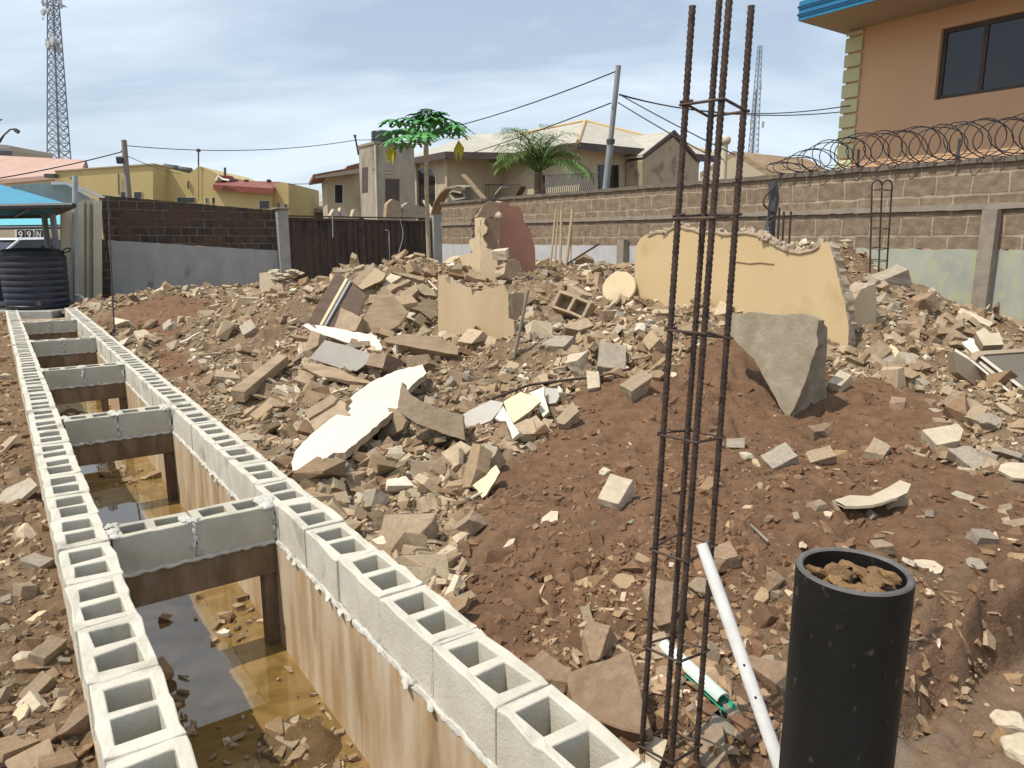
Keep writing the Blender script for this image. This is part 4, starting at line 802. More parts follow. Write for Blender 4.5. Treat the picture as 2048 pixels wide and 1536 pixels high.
cz = K(38, 474, 25.5); car((cz.x - .1, 25.5, cz.z - 1.53), R(68), 'white car parked under the canopies behind the navy tank')
p = K(112, 492, 24); m = MB(); m.add([p + Vector(v) for v in ((-.5, 0, 0), (.45, 0, 0), (.4, .5, 0), (-.4, .5, 0), (-.35, .1, .28), (.0, .1, .14), (.3, .1, .26), (.3, .4, .26), (0, .4, .14), (-.35, .4, .28))], [(0, 1, 2, 3), (0, 1, 6, 5, 4), (3, 2, 7, 8, 9), (4, 5, 8, 9), (5, 6, 7, 8), (0, 4, 9, 3), (1, 2, 7, 6)]); q_ = m.v
m.add([v + Vector((0, 0, 0)) for v in [p + Vector((-.5, 0, -p.z - .16)), p + Vector((.45, 0, -p.z - .16)), p + Vector((.4, .5, -p.z - .16)), p + Vector((-.4, .5, -p.z - .16)), p + Vector((-.5, 0, -.002)), p + Vector((.45, 0, -.002)), p + Vector((.4, .5, -.002)), p + Vector((-.4, .5, -.002))]], [(0, 1, 5, 4), (1, 2, 6, 5), (2, 3, 7, 6), (3, 0, 4, 7)]); tag(m.build('waste_skip', MAT['black']), 'open black bin standing beside the canopy posts', 'bin')
# tank at the end of the trench
tb = K(77, 613, 18.6); rad = 59 / FPX * 18.6 * .99; hh = KP(77, 512, tb, Vector((0, 1, 0))).z - tb.z
t = thing('navy_tank', 'big ribbed navy plastic tank at the far end of the flooded trench', 'water tank', tb); pr_ = [(0, 0), (rad * .94, 0), (rad * .96, .06)]
for i in range(7): z = .08 + (hh - .2) * i / 7; s = (hh - .2) / 7; k = .96 + .04 * i / 7; pr_ += [(rad * k * .975, z), (rad * k, z + s * .25), (rad * k, z + s * .7), (rad * k * .975, z + s * .95)]
pr_ += [(rad, hh - .08), (rad, hh), (rad * .9, hh + .01)]
m = MB(); m.lathe(tb, pr_, 48); m.build('body', MAT['tankblk'], t, smooth=35)
m = MB(); m.lathe(tb + Vector((0, 0, hh)), [(rad * .95, 0), (rad * .93, .12), (rad * .8, .17), (rad * .5, .20), (0, .21)], 48); m.build('lid', MAT['black'], t, smooth=35)
m = MB(); m.box(tb + Vector((-.52, -rad * .76, .12)), (.32, .06, .1)); m.box(tb + Vector((.42, -rad * .80, .12)), (.12, .06, .1)); m.build('outlet', MAT['darksteel'], t, bevel=.01)
m = MB(); m.box((tb.x, tb.y, (tb.z - .2) / 2 - .02), (1.75, 1.75, tb.z + .17)); tag(m.build('tank_plinth', MAT['pillar'], None, bevel=.02), 'low concrete plinth under the navy tank', 'plinth')
# blue low wall left of the tank
t = thing('low_wall', 'low wall painted navy with a cream band, left of the navy tank', 'wall', K(0, 620, 19.5).to_2d().to_3d()); m = MB(); m.prism([K(-160, 542, 19.5), K(19, 542, 19.5), K(19, 628, 19.5), K(-160, 628, 19.5)], (0, .2, 0)); m.build('lower_band', MAT['navy'], t); m = MB(); m.prism([K(-160, 518, 19.49), K(19, 518, 19.49), K(19, 541.7, 19.49), K(-160, 541.7, 19.49)], (0, .22, 0)); m.build('upper_band', MAT['creamw'], t)
# white hose and thin rod
m = MB(); m.tube([K(150, 590, 19.2), K(158, 591, 19.2), K(166, 596, 19.1), K(173, 604, 19.0), K(177, 611, 19.0)], .03, 8); tag(m.build('white_hose', MAT['white'], None, smooth=60), 'short white hose bent down at the foot of the grey post', 'hose')
b = hit(228, 668); q = KP(216, 392, b, Vector((0, 1, 0))); m = MB(); m.tube([b - Vector((0, 0, .15)), b.lerp(q, .5), q], .014, 6); m.lathe(b + Vector((0, 0, .03)), [(0, 0), (.03, 0), (.03, .06), (0, .06)], 8); tag(m.build('steel_rod', MAT['darksteel'], None), 'thin dark steel rod standing upright before the grey plastered yard wall', 'rod')
m = MB(); ps = [K(124, 502, 18.9), K(130, 505, 18.8), K(138, 503, 18.9), K(142, 498, 19), K(134, 496, 19), K(126, 500, 19)]; m.tube(ps, .018, 6); tag(m.build('cable_loop', MAT['wire'], None, smooth=60), 'small loop of dark cable on the top edge of the navy tank', 'cable')
# ================================================================ rubble: the countless litter
def proto(kind, rs):
    bm = bmesh.new()
    if kind == 'shard':
        k = rs.randint(4, 7); a0 = rs.uniform(0, 6.3); el = rs.uniform(.35, .85); T = rs.uniform(.10, .28); lo, hi = [], []
        for i in range(k):
            a = a0 + 2 * math.pi * (i + rs.uniform(-.32, .32)) / k; r = rs.uniform(.34, .55); x, y = r * math.cos(a), r * math.sin(a) * el
            lo.append(bm.verts.new((x * rs.uniform(.9, 1.05), y * rs.uniform(.9, 1.05), -T / 2 + rs.uniform(-.02, .02)))); hi.append(bm.verts.new((x, y, T / 2 + rs.uniform(-.03, .03))))
        bm.faces.new(hi); bm.faces.new(lo[::-1])
        for i in range(k): j = (i + 1) % k; bm.faces.new((lo[i], lo[j], hi[j], hi[i]))
    elif kind == 'splinter':
        L = .5; n = 4
        rings = []
        for i in range(n):
            x = -L + 2 * L * i / (n - 1); w = rs.uniform(.05, .11) * (1 if 0 < i < n - 1 else rs.uniform(.2, .9)); h = rs.uniform(.03, .08); oy = rs.uniform(-.03, .03); oz = rs.uniform(-.03, .03)
            rings.append([bm.verts.new((x + rs.uniform(-.05, .05), oy + sy * w, oz + sz * h)) for sy, sz in ((-1, -1), (1, -1), (1, 1), (-1, 1))])
        for a, b in zip(rings[:-1], rings[1:]):
            for i in range(4): j = (i + 1) % 4; bm.faces.new((a[i], a[j], b[j], b[i]))
        bm.faces.new(rings[0][::-1]); bm.faces.new(rings[-1])
    else:
        n = 16 if kind == 'chunk' else 12; sx, sy, sz = (.5, rs.uniform(.28, .45), rs.uniform(.2, .4))
        for i in range(n):
            if kind == 'chunk': p = [rs.choice((-1, 1)) * rs.uniform(.6, 1) for _ in range(3)]
            else:
                v = Vector([rs.gauss(0, 1) for _ in range(3)]).normalized() * rs.uniform(.85, 1); p = list(v)
            bm.verts.new((p[0] * sx, p[1] * sy, p[2] * sz))
        r = bmesh.ops.convex_hull(bm, input=bm.verts); bmesh.ops.delete(bm, geom=[e for e in r['geom_interior'] if isinstance(e, bmesh.types.BMVert)], context='VERTS')
    bmesh.ops.recalc_face_normals(bm, faces=bm.faces); bmesh.ops.triangulate(bm, faces=bm.faces[:]); bm.verts.index_update()
    V = np.array([v.co[:] for v in bm.verts]); F = np.array([[v.index for v in f.verts] for f in bm.faces]); bm.free(); return V, F
_rs = random.Random(5)
PR = {k: [proto(k, _rs) for _ in range(n)] for k, n in (('shard', 26), ('splinter', 14), ('chunk', 22), ('pebble', 12))}
def normals_at(x, y):
    e = .08; dx = (Hq(x + e, y) - Hq(x - e, y)) / (2 * e); dy = (Hq(x, y + e) - Hq(x, y - e)) / (2 * e); n = np.stack([-dx, -dy, np.ones_like(dx)], 1); return n / np.linalg.norm(n, axis=1)[:, None]
def scatter(name, label, x, y, size, kinds, weights, tint, tilt=.45, sink=.1, yaw=None, zoff=0, z=None, flat=None):
    n = len(x); kk = RNG.choice(len(kinds), n, p=weights); Vs, Fs, Cs = [], [], []; base = 0
    nr = normals_at(x, y); zz = Hq(x, y) if z is None else z
    yw = RNG.uniform(0, 6.283, n) if yaw is None else yaw
    nr = nr + RNG.normal(0, tilt, (n, 3)) * np.array([1, 1, .3]); nr /= np.linalg.norm(nr, axis=1)[:, None]
    ax = np.stack([np.cos(yw), np.sin(yw), np.zeros(n)], 1); ax = ax - nr * (ax * nr).sum(1)[:, None]; ax /= np.linalg.norm(ax, axis=1)[:, None]; ay = np.cross(nr, ax)
    for ki, kd in enumerate(kinds):
        for pi, (PV, PF) in enumerate(PR[kd]):
            sel = np.where(kk == ki)[0]; sel = sel[pi::len(PR[kd])]
            if not len(sel): continue
            s = size[sel][:, None, None]; pv = PV[None] * s * RNG.uniform(.8, 1.25, (len(sel), 1, 3))
            w = pv[..., :1] * ax[sel][:, None] + pv[..., 1:2] * ay[sel][:, None] + pv[..., 2:] * nr[sel][:, None]
            w[..., 0] += x[sel][:, None]; w[..., 1] += y[sel][:, None]; w[..., 2] += (zz[sel] + zoff - sink * size[sel] + .06 * size[sel])[:, None]
            Vs.append(w.reshape(-1, 3)); Cs.append(np.repeat(tint[sel], len(PV), 0)); Fs.append((PF[None] + (np.arange(len(sel)) * len(PV))[:, None, None] + base).reshape(-1, 3)); base += len(sel) * len(PV)
    o = fast_mesh(name, np.concatenate(Vs), np.concatenate(Fs), [LMAT], np.concatenate(Cs), smooth=False)
    return tag(o, label, None, None, 'stuff')
def polar(n, r0, r1, a0=-46, a1=46, pw=1.0):
    t = R(1) * RNG.uniform(a0, a1, n); r = r0 * (r1 / r0) ** (RNG.uniform(0, 1, n) ** pw); x, y = r * np.sin(t), r * np.cos(t); return x, y, r
def nuv(x, y): return x * ND.x + y * ND.y, x * UD.x + y * UD.y
PAL = np.array([[.285, .205, .125], [.335, .25, .16], [.39, .305, .20], [.25, .175, .105], [.345, .275, .19], [.21, .135, .08], [.53, .455, .34], [.64, .57, .46], [.44, .355, .25]])
PW = np.array([.22, .20, .13, .16, .10, .08, .045, .015, .05]); PW /= PW.sum()
PAL *= 1.12
def tints(n, w=PW): return PAL[RNG.choice(len(PAL), n, p=w)] * RNG.uniform(.85, 1.15, (n, 1))
x, y, r = polar(100000, 2.2, 24, -46, 44); n_, u_ = nuv(x, y); s = soilmask(x, y); bd = seg_dist(x, y, BANK) * np.where(in_poly(x, y, BANK), 1, -1)
keep = (n_ > 1.44) & (n_ < 11.8) & (u_ < 23.8) & (RNG.uniform(0, 1, len(x)) > s * 1.02 + .02) & (bd < -.05); keep &= (RNG.uniform(0, 1, len(x)) < np.where((y + .3 * x < 5.0) & (x > -.25), .05, 1))
keep &= RNG.uniform(0, 1, len(x)) < np.clip(.85 + 1.3 * fbm(x * 1.7, y * 1.7, 161, 3), .3, 1); x, y, r = x[keep], y[keep], r[keep]; size = np.clip(RNG.lognormal(-2.85, .55, len(x)) * (.62 + .050 * r) * np.clip(1 + 1.5 * fbm(x * 1.2, y * 1.2, 171, 2), .5, 1.75), .016, .32)
yaw = np.where(RNG.uniform(0, 1, len(x)) < .65, RNG.normal(.75, .45, len(x)), RNG.uniform(0, 6.28, len(x)))
scatter('rubble_litter', 'tan shards and splinters of broken plaster covering the rubble heap', x, y, size, ['shard', 'splinter', 'chunk', 'pebble'], [.50, .32, .12, .06], tints(len(x)), tilt=.48, sink=.02, yaw=yaw)
# second, raised layer: pieces lying on pieces
k2 = RNG.uniform(0, 1, len(x)) < .33; x2, y2 = x[k2] + RNG.normal(0, .03, k2.sum()), y[k2] + RNG.normal(0, .03, k2.sum())
scatter('rubble_litter_upper', 'loose tan shards lying on top of the rubble heap', x2, y2, size[k2] * 1.15, ['shard', 'splinter', 'chunk'], [.52, .34, .14], tints(len(x2)), tilt=.55, sink=-.22, yaw=yaw[k2])
# clods and pits on the red soil
x, y, r = polar(52000, 2.0, 19, -44, 44); n_, u_ = nuv(x, y); s = soilmask(x, y); bd = seg_dist(x, y, BANK) * np.where(in_poly(x, y, BANK), 1, -1)
cl = fbm(x * 2.1, y * 2.1, 141, 3)
keep = (n_ > 1.44) & (n_ < 11.8) & (s > .3) & (bd < -.02) & (RNG.uniform(0, 1, len(x)) < .25 + 1.6 * np.clip(cl + .1, 0, 1)); x, y, r = x[keep], y[keep], r[keep]; size = np.clip(RNG.lognormal(-3.7, .6, len(x)) * (.75 + .045 * r), .009, .13)
t_ = np.tile(C_SOIL, (len(x), 1)) * RNG.uniform(.75, 1.2, (len(x), 1)); pb = RNG.uniform(0, 1, len(x)) < .02; t_[pb] = tints(pb.sum()) * 1.15
scatter('soil_clods', 'small red brown clods on the soil mound', x, y, size, ['chunk', 'pebble', 'shard'], [.5, .3, .2], t_, tilt=.5, sink=.1)
# brown ground beside the trench wall
x, y, r = polar(20000, 1.7, 24, -52, -20); n_, u_ = nuv(x, y); keep = (n_ < .085) & (n_ > -2.5); x, y, r = x[keep], y[keep], r[keep]
size = np.clip(RNG.lognormal(-3.55, .65, len(x)) * (.62 + .075 * r), .01, .16); w2 = np.array([.10, .10, .08, .2, .05, .40, .035, .005, .03]); w2 /= w2.sum()
br = RNG.uniform(0, 1, len(x)) < .5; t_ = tints(len(x), w2); t_[br] = np.array([.20, .132, .075]) * RNG.uniform(.8, 1.25, (br.sum(), 1)) + .02
scatter('earth_litter', 'brown earth clods and shards along the near side of the trench wall', x, y, size, ['chunk', 'shard', 'splinter', 'pebble'], [.44, .3, .1, .16], t_, tilt=.5, sink=.05)
# thin litter low down by the yard and the bank
x, y, r = polar(5200, 1.9, 5.2, 2, 46); n_, u_ = nuv(x, y); bd = seg_dist(x, y, BANK) * np.where(in_poly(x, y, BANK), 1, -1); keep = (n_ > 1.44) & (bd < .06) & (RNG.uniform(0, 1, len(x)) < np.where(y + .2 * x > 3.3, .15, 1)) | ((bd > .06) & (bd < .3) & (RNG.uniform(0, 1, len(x)) < .12)); x, y, r = x[keep], y[keep], r[keep]
size = np.clip(RNG.lognormal(-3.55, .6, len(x)), .010, .12); t_ = tints(len(x)) * np.array([.90, .80, .72])
scatter('yard_litter', 'small pale chips and splinters strewn on the brown earth near the black pipe', x, y, size, ['shard', 'splinter', 'chunk', 'pebble'], [.55, .25, .1, .1], t_, tilt=.3, sink=.0)
# shards in the trench
spots = [(3.15, .92, .16, 60), (2.75, .98, .14, 50), (2.2, 1.0, .14, 22), (4.45, 1.0, .10, 26), (3.9, .45, .12, 30), (3.55, .55, .05, 7), (8.2, .85, .2, 30), (11.3, .7, .3, 20), (2.45, .8, .3, 20), (3.0, .75, .4, 30), (2.2, .8, .35, 20), (5.5, .8, .5, 18)]
un = np.concatenate([RNG.normal(a, c * 1.3, k) for a, b, c, k in spots]); nn = np.clip(np.concatenate([RNG.normal(b, c * .8, k) for a, b, c, k in spots]), .36, 1.14)
p = [P3(a, b, 0) for a, b in zip(nn, un)]; x = np.array([q.x for q in p]); y = np.array([q.y for q in p]); size = np.clip(RNG.lognormal(-2.95, .55, len(x)), .018, .16)
_wm = np.array([.2, .2, .15, .2, .1, .1, .02, .01, .02]); _wm /= _wm.sum()
_sv = Hq; Hq = lambda X, Y: np.full(np.shape(X), -.645)
scatter('trench_litter', 'tan shards sticking out of the murky water in the trench', x, y, size, ['shard', 'chunk', 'splinter'], [.6, .25, .15], tints(len(x), _wm) * .95, tilt=.22, sink=.0)
Hq = _sv
# ================================================================ rubble: individual pieces
def piece_mesh(kind, rs, mat):
    bm = bmesh.new()
    if kind == 'block':
        sx, sy, sz = .5, rs.uniform(.26, .42), rs.uniform(.18, .34); bmesh.ops.create_cube(bm, size=2)
        for v in bm.verts: v.co = Vector((v.co.x * sx, v.co.y * sy, v.co.z * sz)) * rs.uniform(.9, 1.06)
        for _ in range(rs.choice((0, 1, 1, 2))):
            nrm = Vector((rs.choice((-1, 1)) * rs.uniform(.4, 1), rs.uniform(-.8, .8), rs.uniform(-.5, .5))).normalized(); d = rs.uniform(.22, .36)
            r = bmesh.ops.bisect_plane(bm, geom=bm.verts[:] + bm.edges[:] + bm.faces[:], plane_co=nrm * d, plane_no=nrm, clear_outer=True); ed = [e for e in r['geom_cut'] if isinstance(e, bmesh.types.BMEdge)]
            if ed: bmesh.ops.edgeloop_fill(bm, edges=ed)
    elif kind == 'shard':
        k = rs.randint(5, 8); a0 = rs.uniform(0, 6.3); el = rs.uniform(.45, .8); T = rs.uniform(.06, .14); lo, hi = [], []
        for i in range(k): a = a0 + 2 * math.pi * (i + rs.uniform(-.3, .3)) / k; r = rs.uniform(.36, .55); x, y = r * math.cos(a), r * math.sin(a) * el; lo.append(bm.verts.new((x * rs.uniform(.93, 1.03), y * rs.uniform(.93, 1.03), -T / 2))); hi.append(bm.verts.new((x, y, T / 2)))
        bm.faces.new(hi); bm.faces.new(lo[::-1])
        for i in range(k): j = (i + 1) % k; bm.faces.new((lo[i], lo[j], hi[j], hi[i]))
    elif kind == 'plank':
        sx, sy, sz = .5, rs.uniform(.07, .13), rs.uniform(.03, .06); rings = []
        for i in range(6):
            x = -sx + 2 * sx * i / 5; e = i in (0, 5); rings.append([bm.verts.new((x + (rs.uniform(-.09, .05) if e else 0), sy * a + rs.uniform(-.008, .008), sz * b + rs.uniform(-.006, .006) + .02 * math.sin(i))) for a, b in ((-1, -1), (1, -1), (1, 1), (-1, 1))])
        for a, b in zip(rings[:-1], rings[1:]):
            for i in range(4): j = (i + 1) % 4; bm.faces.new((a[i], a[j], b[j], b[i]))
        bm.faces.new(rings[0][::-1]); bm.faces.new(rings[-1])
    else:
        for i in range(18): v = Vector([rs.gauss(0, 1) for _ in range(3)]).normalized() * rs.uniform(.42, .52); bm.verts.new((v.x, v.y * .8, v.z * .62))
        r = bmesh.ops.convex_hull(bm, input=bm.verts); bmesh.ops.delete(bm, geom=[e for e in r['geom_interior'] if isinstance(e, bmesh.types.BMVert)], context='VERTS')
    bmesh.ops.recalc_face_normals(bm, faces=bm.faces)
    if kind in ('block', 'stone'):
        bmesh.ops.bevel(bm, geom=bm.edges[:], offset=.012, segments=1, affect='EDGES', clamp_overlap=True)
        bmesh.ops.triangulate(bm, faces=[f for f in bm.faces if len(f.verts) > 4]); bmesh.ops.subdivide_edges(bm, edges=[e for e in bm.edges if e.calc_length() > .18], cuts=2, use_grid_fill=True)
        from mathutils import noise
        o = Vector((rs.uniform(-50, 50), rs.uniform(-50, 50), 0))
        for v in bm.verts: v.co += v.normal * (  .042 * noise.noise(v.co * 4 + o) + .022 * noise.noise(v.co * 11 + o))
    me = bpy.data.meshes.new(kind); bm.to_mesh(me); bm.free(); me.materials.append(mat)
    return me
_rp = random.Random(21); LIB = {}
for kd, n, mats in (('block', 12, ('tan', 'grey', 'pale', 'soilstone')), ('shard', 8, ('tan', 'grey', 'pale', 'cream')), ('plank', 6, ('wood', 'tan')), ('stone', 6, ('soilstone', 'tan', 'pale'))):
    for mt in mats: LIB[kd, mt] = [piece_mesh(kd, _rp, MAT[mt]) for _ in range(n if kd != 'block' else 8)]
WORD = {'tan': 'tan', 'grey': 'grey', 'pale': 'pale cream', 'soilstone': 'brown soil caked', 'cream': 'cream painted', 'wood': 'weathered brown'}
KNM = {'block': ('broken_block', 'broken block', 'block piece'), 'shard': ('plaster_shard', 'flat plaster shard', 'shard'), 'plank': ('timber_offcut', 'timber offcut', 'timber'), 'stone': ('stone', 'stone', 'stone')}
def put_piece(kd, mt, px, py, spx, label=None, group=None, yaw=None, tilt=.4, roll=None, sink=.12, me=None, p=None, nrm=None):
    if p is None: p = hit(px, py)
    d = (p - CAM).length; s = spx / FPX * d; me = me or _rp.choice(LIB[kd, mt]); o = bpy.data.objects.new(KNM[kd][0], me); COL.objects.link(o)
    nr = Vector(normals_at(np.array([p.x]), np.array([p.y]))[0]) + Vector((_rp.gauss(0, tilt), _rp.gauss(0, tilt), 0)) if nrm is None else Vector(nrm); q = nr.normalized().to_track_quat('Z', 'Y')
    o.rotation_euler = (q.to_matrix() @ Matrix.Rotation(_rp.uniform(0, 6.28) if yaw is None else yaw, 3, 'Z')).to_euler(); o.scale = (s,) * 3; o.location = p + nr.normalized() * (s * ({'block': .24, 'stone': .24, 'shard': .05, 'plank': .05}[kd] - sink))
    ORG[o] = p; tag(o, label, KNM[kd][2], group); return o
ZONES = [
    ('on the slope left of the long white board', [(330, 660), (600, 650), (690, 760), (600, 860), (520, 930), (400, 800)], 44, (18, 58)),
    ('between the long white board and the trench wall', [(600, 950), (800, 850), (950, 900), (960, 1050), (880, 1150), (760, 1120), (620, 990)], 58, (22, 85)),
    ('among the planks behind the striped dark panel', [(700, 545), (860, 560), (872, 650), (800, 660), (730, 590)], 22, (22, 55)),
    ('heaped just right of the long white board', [(830, 760), (960, 720), (1090, 740), (1020, 800), (930, 830), (840, 800)], 42, (20, 52)),
    ('between the ruined wall corner and the cream disc', [(1010, 545), (1260, 540), (1260, 680), (1130, 720), (1050, 700), (1040, 600)], 40, (20, 70)),
    ('heaped right of the yellow wall', [(1700, 520), (1790, 560), (1930, 650), (1900, 700), (1760, 700), (1760, 600)], 46, (22, 70)),
    ('below the bronze window frame', [(1690, 700), (1880, 710), (2046, 900), (2046, 960), (1900, 880), (1830, 760), (1700, 750)], 38, (24, 75)),
    ('lying on the red soil mound', [(1130, 820), (1450, 740), (1550, 850), (1450, 1060), (1250, 1150), (1040, 1150), (1060, 980)], 14, (14, 38)),
    ('scattered over the brown slope right of the rebar column', [(1470, 890), (1800, 860), (2040, 980), (2040, 1130), (1850, 1120), (1560, 1100), (1450, 1000)], 30, (18, 62)),
    ('around the foot of the rebar column', [(1180, 1290), (1420, 1120), (1580, 1150), (1580, 1380), (1440, 1500), (1300, 1440)], 30, (22, 75)),
    ('beside the outer face of the near trench wall', [(0, 650), (20, 650), (110, 1000), (140, 1180), (180, 1500), (0, 1530)], 34, (16, 60)),
    ('on the far slope by the yard wall', [(250, 620), (420, 575), (600, 590), (600, 650), (380, 690), (300, 660)], 30, (16, 46)),
]
for zi, (zw, poly, cnt, (s0, s1)) in enumerate(ZONES):
    xs = [p[0] for p in poly]; ys = [p[1] for p in poly]; k = 0; tries = 0
    while k < cnt and tries < 4000:
        tries += 1; px, py = _rp.uniform(min(xs), max(xs)), _rp.uniform(min(ys), max(ys))
        if not bool(in_poly(np.array([px]), np.array([py]), poly)[0]): continue
        kd = _rp.choices(('block', 'shard', 'plank', 'stone'), (.42, .32, .18, .08) if zi not in (7,) else (.2, .2, 0, .6))[0]
        mt = _rp.choice({'block': ('tan', 'tan', 'tan', 'grey', 'grey', 'soilstone'), 'shard': ('tan', 'tan', 'grey', 'cream'), 'plank': ('wood', 'tan'), 'stone': ('soilstone', 'tan', 'pale')}[kd])
        s = .86 * (s0 + (s1 - s0) * _rp.random() ** (1.35 if zi in (0, 1) else 2.2))
        if kd == 'plank': s *= 1.8
        h = hit(px, py); n__ = nu(h)[0]
        if zi == 10:
            if n__ > .1 - s / FPX * (h - CAM).length * .6: continue
        elif n__ < 1.43 + s / FPX * (h - CAM).length * .55: continue
        put_piece(kd, mt, px, py, s, '%s %s %s' % (WORD[mt], KNM[kd][1], zw), 'rubble ' + zw, tilt=.42); k += 1
# ================================================================ the named pieces of the ruin
def rough_poly(pts, amp, step, rs):
    out = []
    for a, b in zip(pts, pts[1:] + pts[:1]):
        a, b = Vector(a), Vector(b); L = (b - a).length; k = max(1, int(L / step)); nrm = Vector((-(b - a).y, (b - a).x)).normalized() if L else Vector((0, 0))
        for i in range(k): out.append(a.lerp(b, i / k) + (nrm * rs.uniform(-amp, amp) if i else Vector((0, 0))))
    return out
def pslab(name, label, cat, pts, P, nrm, thick, mats, amp=0, step=10, parent=None, group=None, seed=0, bev=None, ext=None):
    rs = random.Random(seed or len(pts) * 7 + int(pts[0][0])); nrm = Vector(nrm).normalized()
    if (P - CAM).dot(nrm) > 0: nrm = -nrm
    q = rough_poly([Vector(p) for p in pts], amp, step, rs) if amp else [Vector(p) for p in pts]
    ft = [KP(v.x, v.y, P, nrm) for v in q]; e = Vector(ext) if ext is not None else -nrm * thick
    m = MB(); k = len(ft); bk = [p + e + Vector((rs.uniform(-1, 1), rs.uniform(-1, 1), rs.uniform(-1, 1))) * (thick * .12 if amp else 0) for p in ft]
    m.add(ft, [tuple(range(k))], 0); m.add(bk, [tuple(range(k - 1, -1, -1))], len(mats) - 1)
    for i in range(k): j = (i + 1) % k; m.add([ft[i], ft[j], bk[j], bk[i]], [(0, 3, 2, 1)], len(mats) - 1)
    o = m.build(name, mats, parent, bevel=bev)
    if parent is None: tag(o, label, cat, group)
    return o
MAT['slabside'] = M('shaded broken slab edge', (.20, .16, .115), (.29, .24, .175), scale=8, bump=1, bscale=22)  # broken sides, with the shade on them put into a darker colour
hit2 = lambda x, y: hit(x, y).lerp(CAM, .03)
def fit_plane(pts, margin):
    x, y, z, ok = hits([p[0] for p in pts], [p[1] for p in pts]); A_ = np.stack([x, y, np.ones_like(x)], 1); c, *_ = np.linalg.lstsq(A_, z, rcond=None); off = (z - A_ @ c).max() * .7 + margin
    return Vector((x.mean(), y.mean(), float(c[0] * x.mean() + c[1] * y.mean() + c[2] + off + .10))), Vector((-c[0], -c[1], 1)).normalized()
mt = lambda *k: [MAT[x] for x in k]
SUNN = SUN_DIR
BPTS = [(845, 729), (853, 746), (824, 770), (811, 786), (806, 803), (795, 816), (690, 905), (668, 905), (640, 925), (608, 944), (600, 938), (586, 942), (583, 926), (592, 900), (620, 870), (660, 838), (696, 814), (706, 803), (700, 796), (712, 785), (740, 765), (790, 742)]
P, BN = fit_plane([(x, y) for x, y in BPTS], .02)
pslab('board', 'long white painted board with a torn outline lying across the rubble', 'board', BPTS, P, BN, .05, mt('whiteboard', 'tan'), amp=1.2, step=9)
P = hit(760, 850).lerp(CAM, .05); pslab('timber', 'broken tan frame timber propping up the right edge of the long white board', 'timber', [(775, 815), (795, 818), (812, 842), (805, 858), (760, 885), (755, 870), (785, 845)], P, (-.3, -.8, .4), .05, mt('wood', 'tan'))
# leaning concrete slab
FS = [(1452, 640), (1458, 630), (1478, 628), (1500, 624), (1530, 629), (1560, 631), (1600, 627), (1622, 634), (1637, 641), (1633, 668), (1636, 690), (1622, 722), (1612, 760), (1600, 790), (1577, 838), (1560, 815), (1548, 790), (1526, 752), (1508, 718), (1478, 690), (1456, 662)]
RS = [(1637, 641), (1646, 645), (1655, 656), (1654, 700), (1650, 760), (1656, 800), (1620, 820), (1577, 838), (1600, 790), (1612, 760), (1622, 722), (1636, 690), (1633, 668)]
P = K(1577, 836, 5.5); NF = Vector((-.72, -.66, .06)).normalized(); NRt = Vector((.50, -.86, .05)).normalized(); Pr = KP(1577, 838, P, NF); m = MB()
_r9 = random.Random(8); ft = [KP(v.x, v.y, P, NF) for v in rough_poly([Vector(p) for p in FS], 1.2, 9, _r9)]; rt = [KP(x, y, Pr, NRt) for x, y in RS]
m.prism(ft, -NF * .10, 0, 1); m.prism(rt, -NRt * .12, 1, 1); tag(m.build('concrete_slab', mt('slab', 'slabside'), None), 'large mottled grey concrete slab standing on its point in the red soil', 'slab')
# yellow wall
t = thing('yellow_wall', 'yellow plastered wall stump with a broken top standing in the rubble', 'wall', P3(7.1, 5.4, .6)); NW = ND * 7.1
top = [(1270, 498), (1280, 478), (1290, 470), (1300, 467), (1316, 460), (1332, 462), (1355, 446), (1372, 455), (1385, 455), (1400, 462), (1429, 459), (1446, 466), (1463, 466), (1490, 462), (1520, 468), (1541, 481), (1556, 490), (1576, 499), (1600, 503), (1628, 497), (1640, 488), (1652, 483), (1660, 492), (1664, 506), (1674, 546), (1682, 580), (1690, 606), (1697, 650), (1694, 720), (1600, 720), (1450, 680), (1270, 640)]
pslab('plaster_face', None, None, top, NW, ND, .04, mt('yellow', 'core'), amp=1.0, step=8, parent=t)
core = [(x + (0 if x < 1300 else 2), y + (6 if y < 600 else 0)) for x, y in top[:26]] + top[26:]
pslab('core', None, None, [(x, y - 4 if y < 520 else y) for x, y in core], NW + ND * .041, ND, .16, mt('core', 'core'), amp=2.5, step=7, parent=t)
m = MB()
for i in range(46):
    px = random.uniform(1300, 1640); py = np.interp(px, [p[0] for p in top[:24]], [p[1] for p in top[:24]]); blob(m, KN(px, py + random.uniform(-3, 5), 7.1 + random.uniform(.0, .14)), [random.uniform(.02, .06) for _ in range(3)], i + 11)
m.tube([KN(x, np.interp(x, [p[0] for p in top[:24]], [p[1] for p in top[:24]]) + 3, 7.10) for x in range(1296, 1644, 6)], .02, 5); m.build('broken_edge', MAT['core'], t)
m = MB(); m.tube([KN(x, y, 7.094) for x, y in ((1462, 522), (1478, 524), (1500, 527), (1520, 525), (1548, 528))], .006, 4); m.build('crack', MAT['brown'], t)
pslab('wall_stump', 'tan plastered wall end with a vertical crack, right of the yellow wall', 'wall', [(1699, 668), (1697, 612), (1712, 596), (1722, 578), (1752, 566), (1753, 662), (1730, 680)], K(1725, 640, 8.0), (.45, -.89, 0), .25, mt('cream', 'core'), amp=1, step=8)
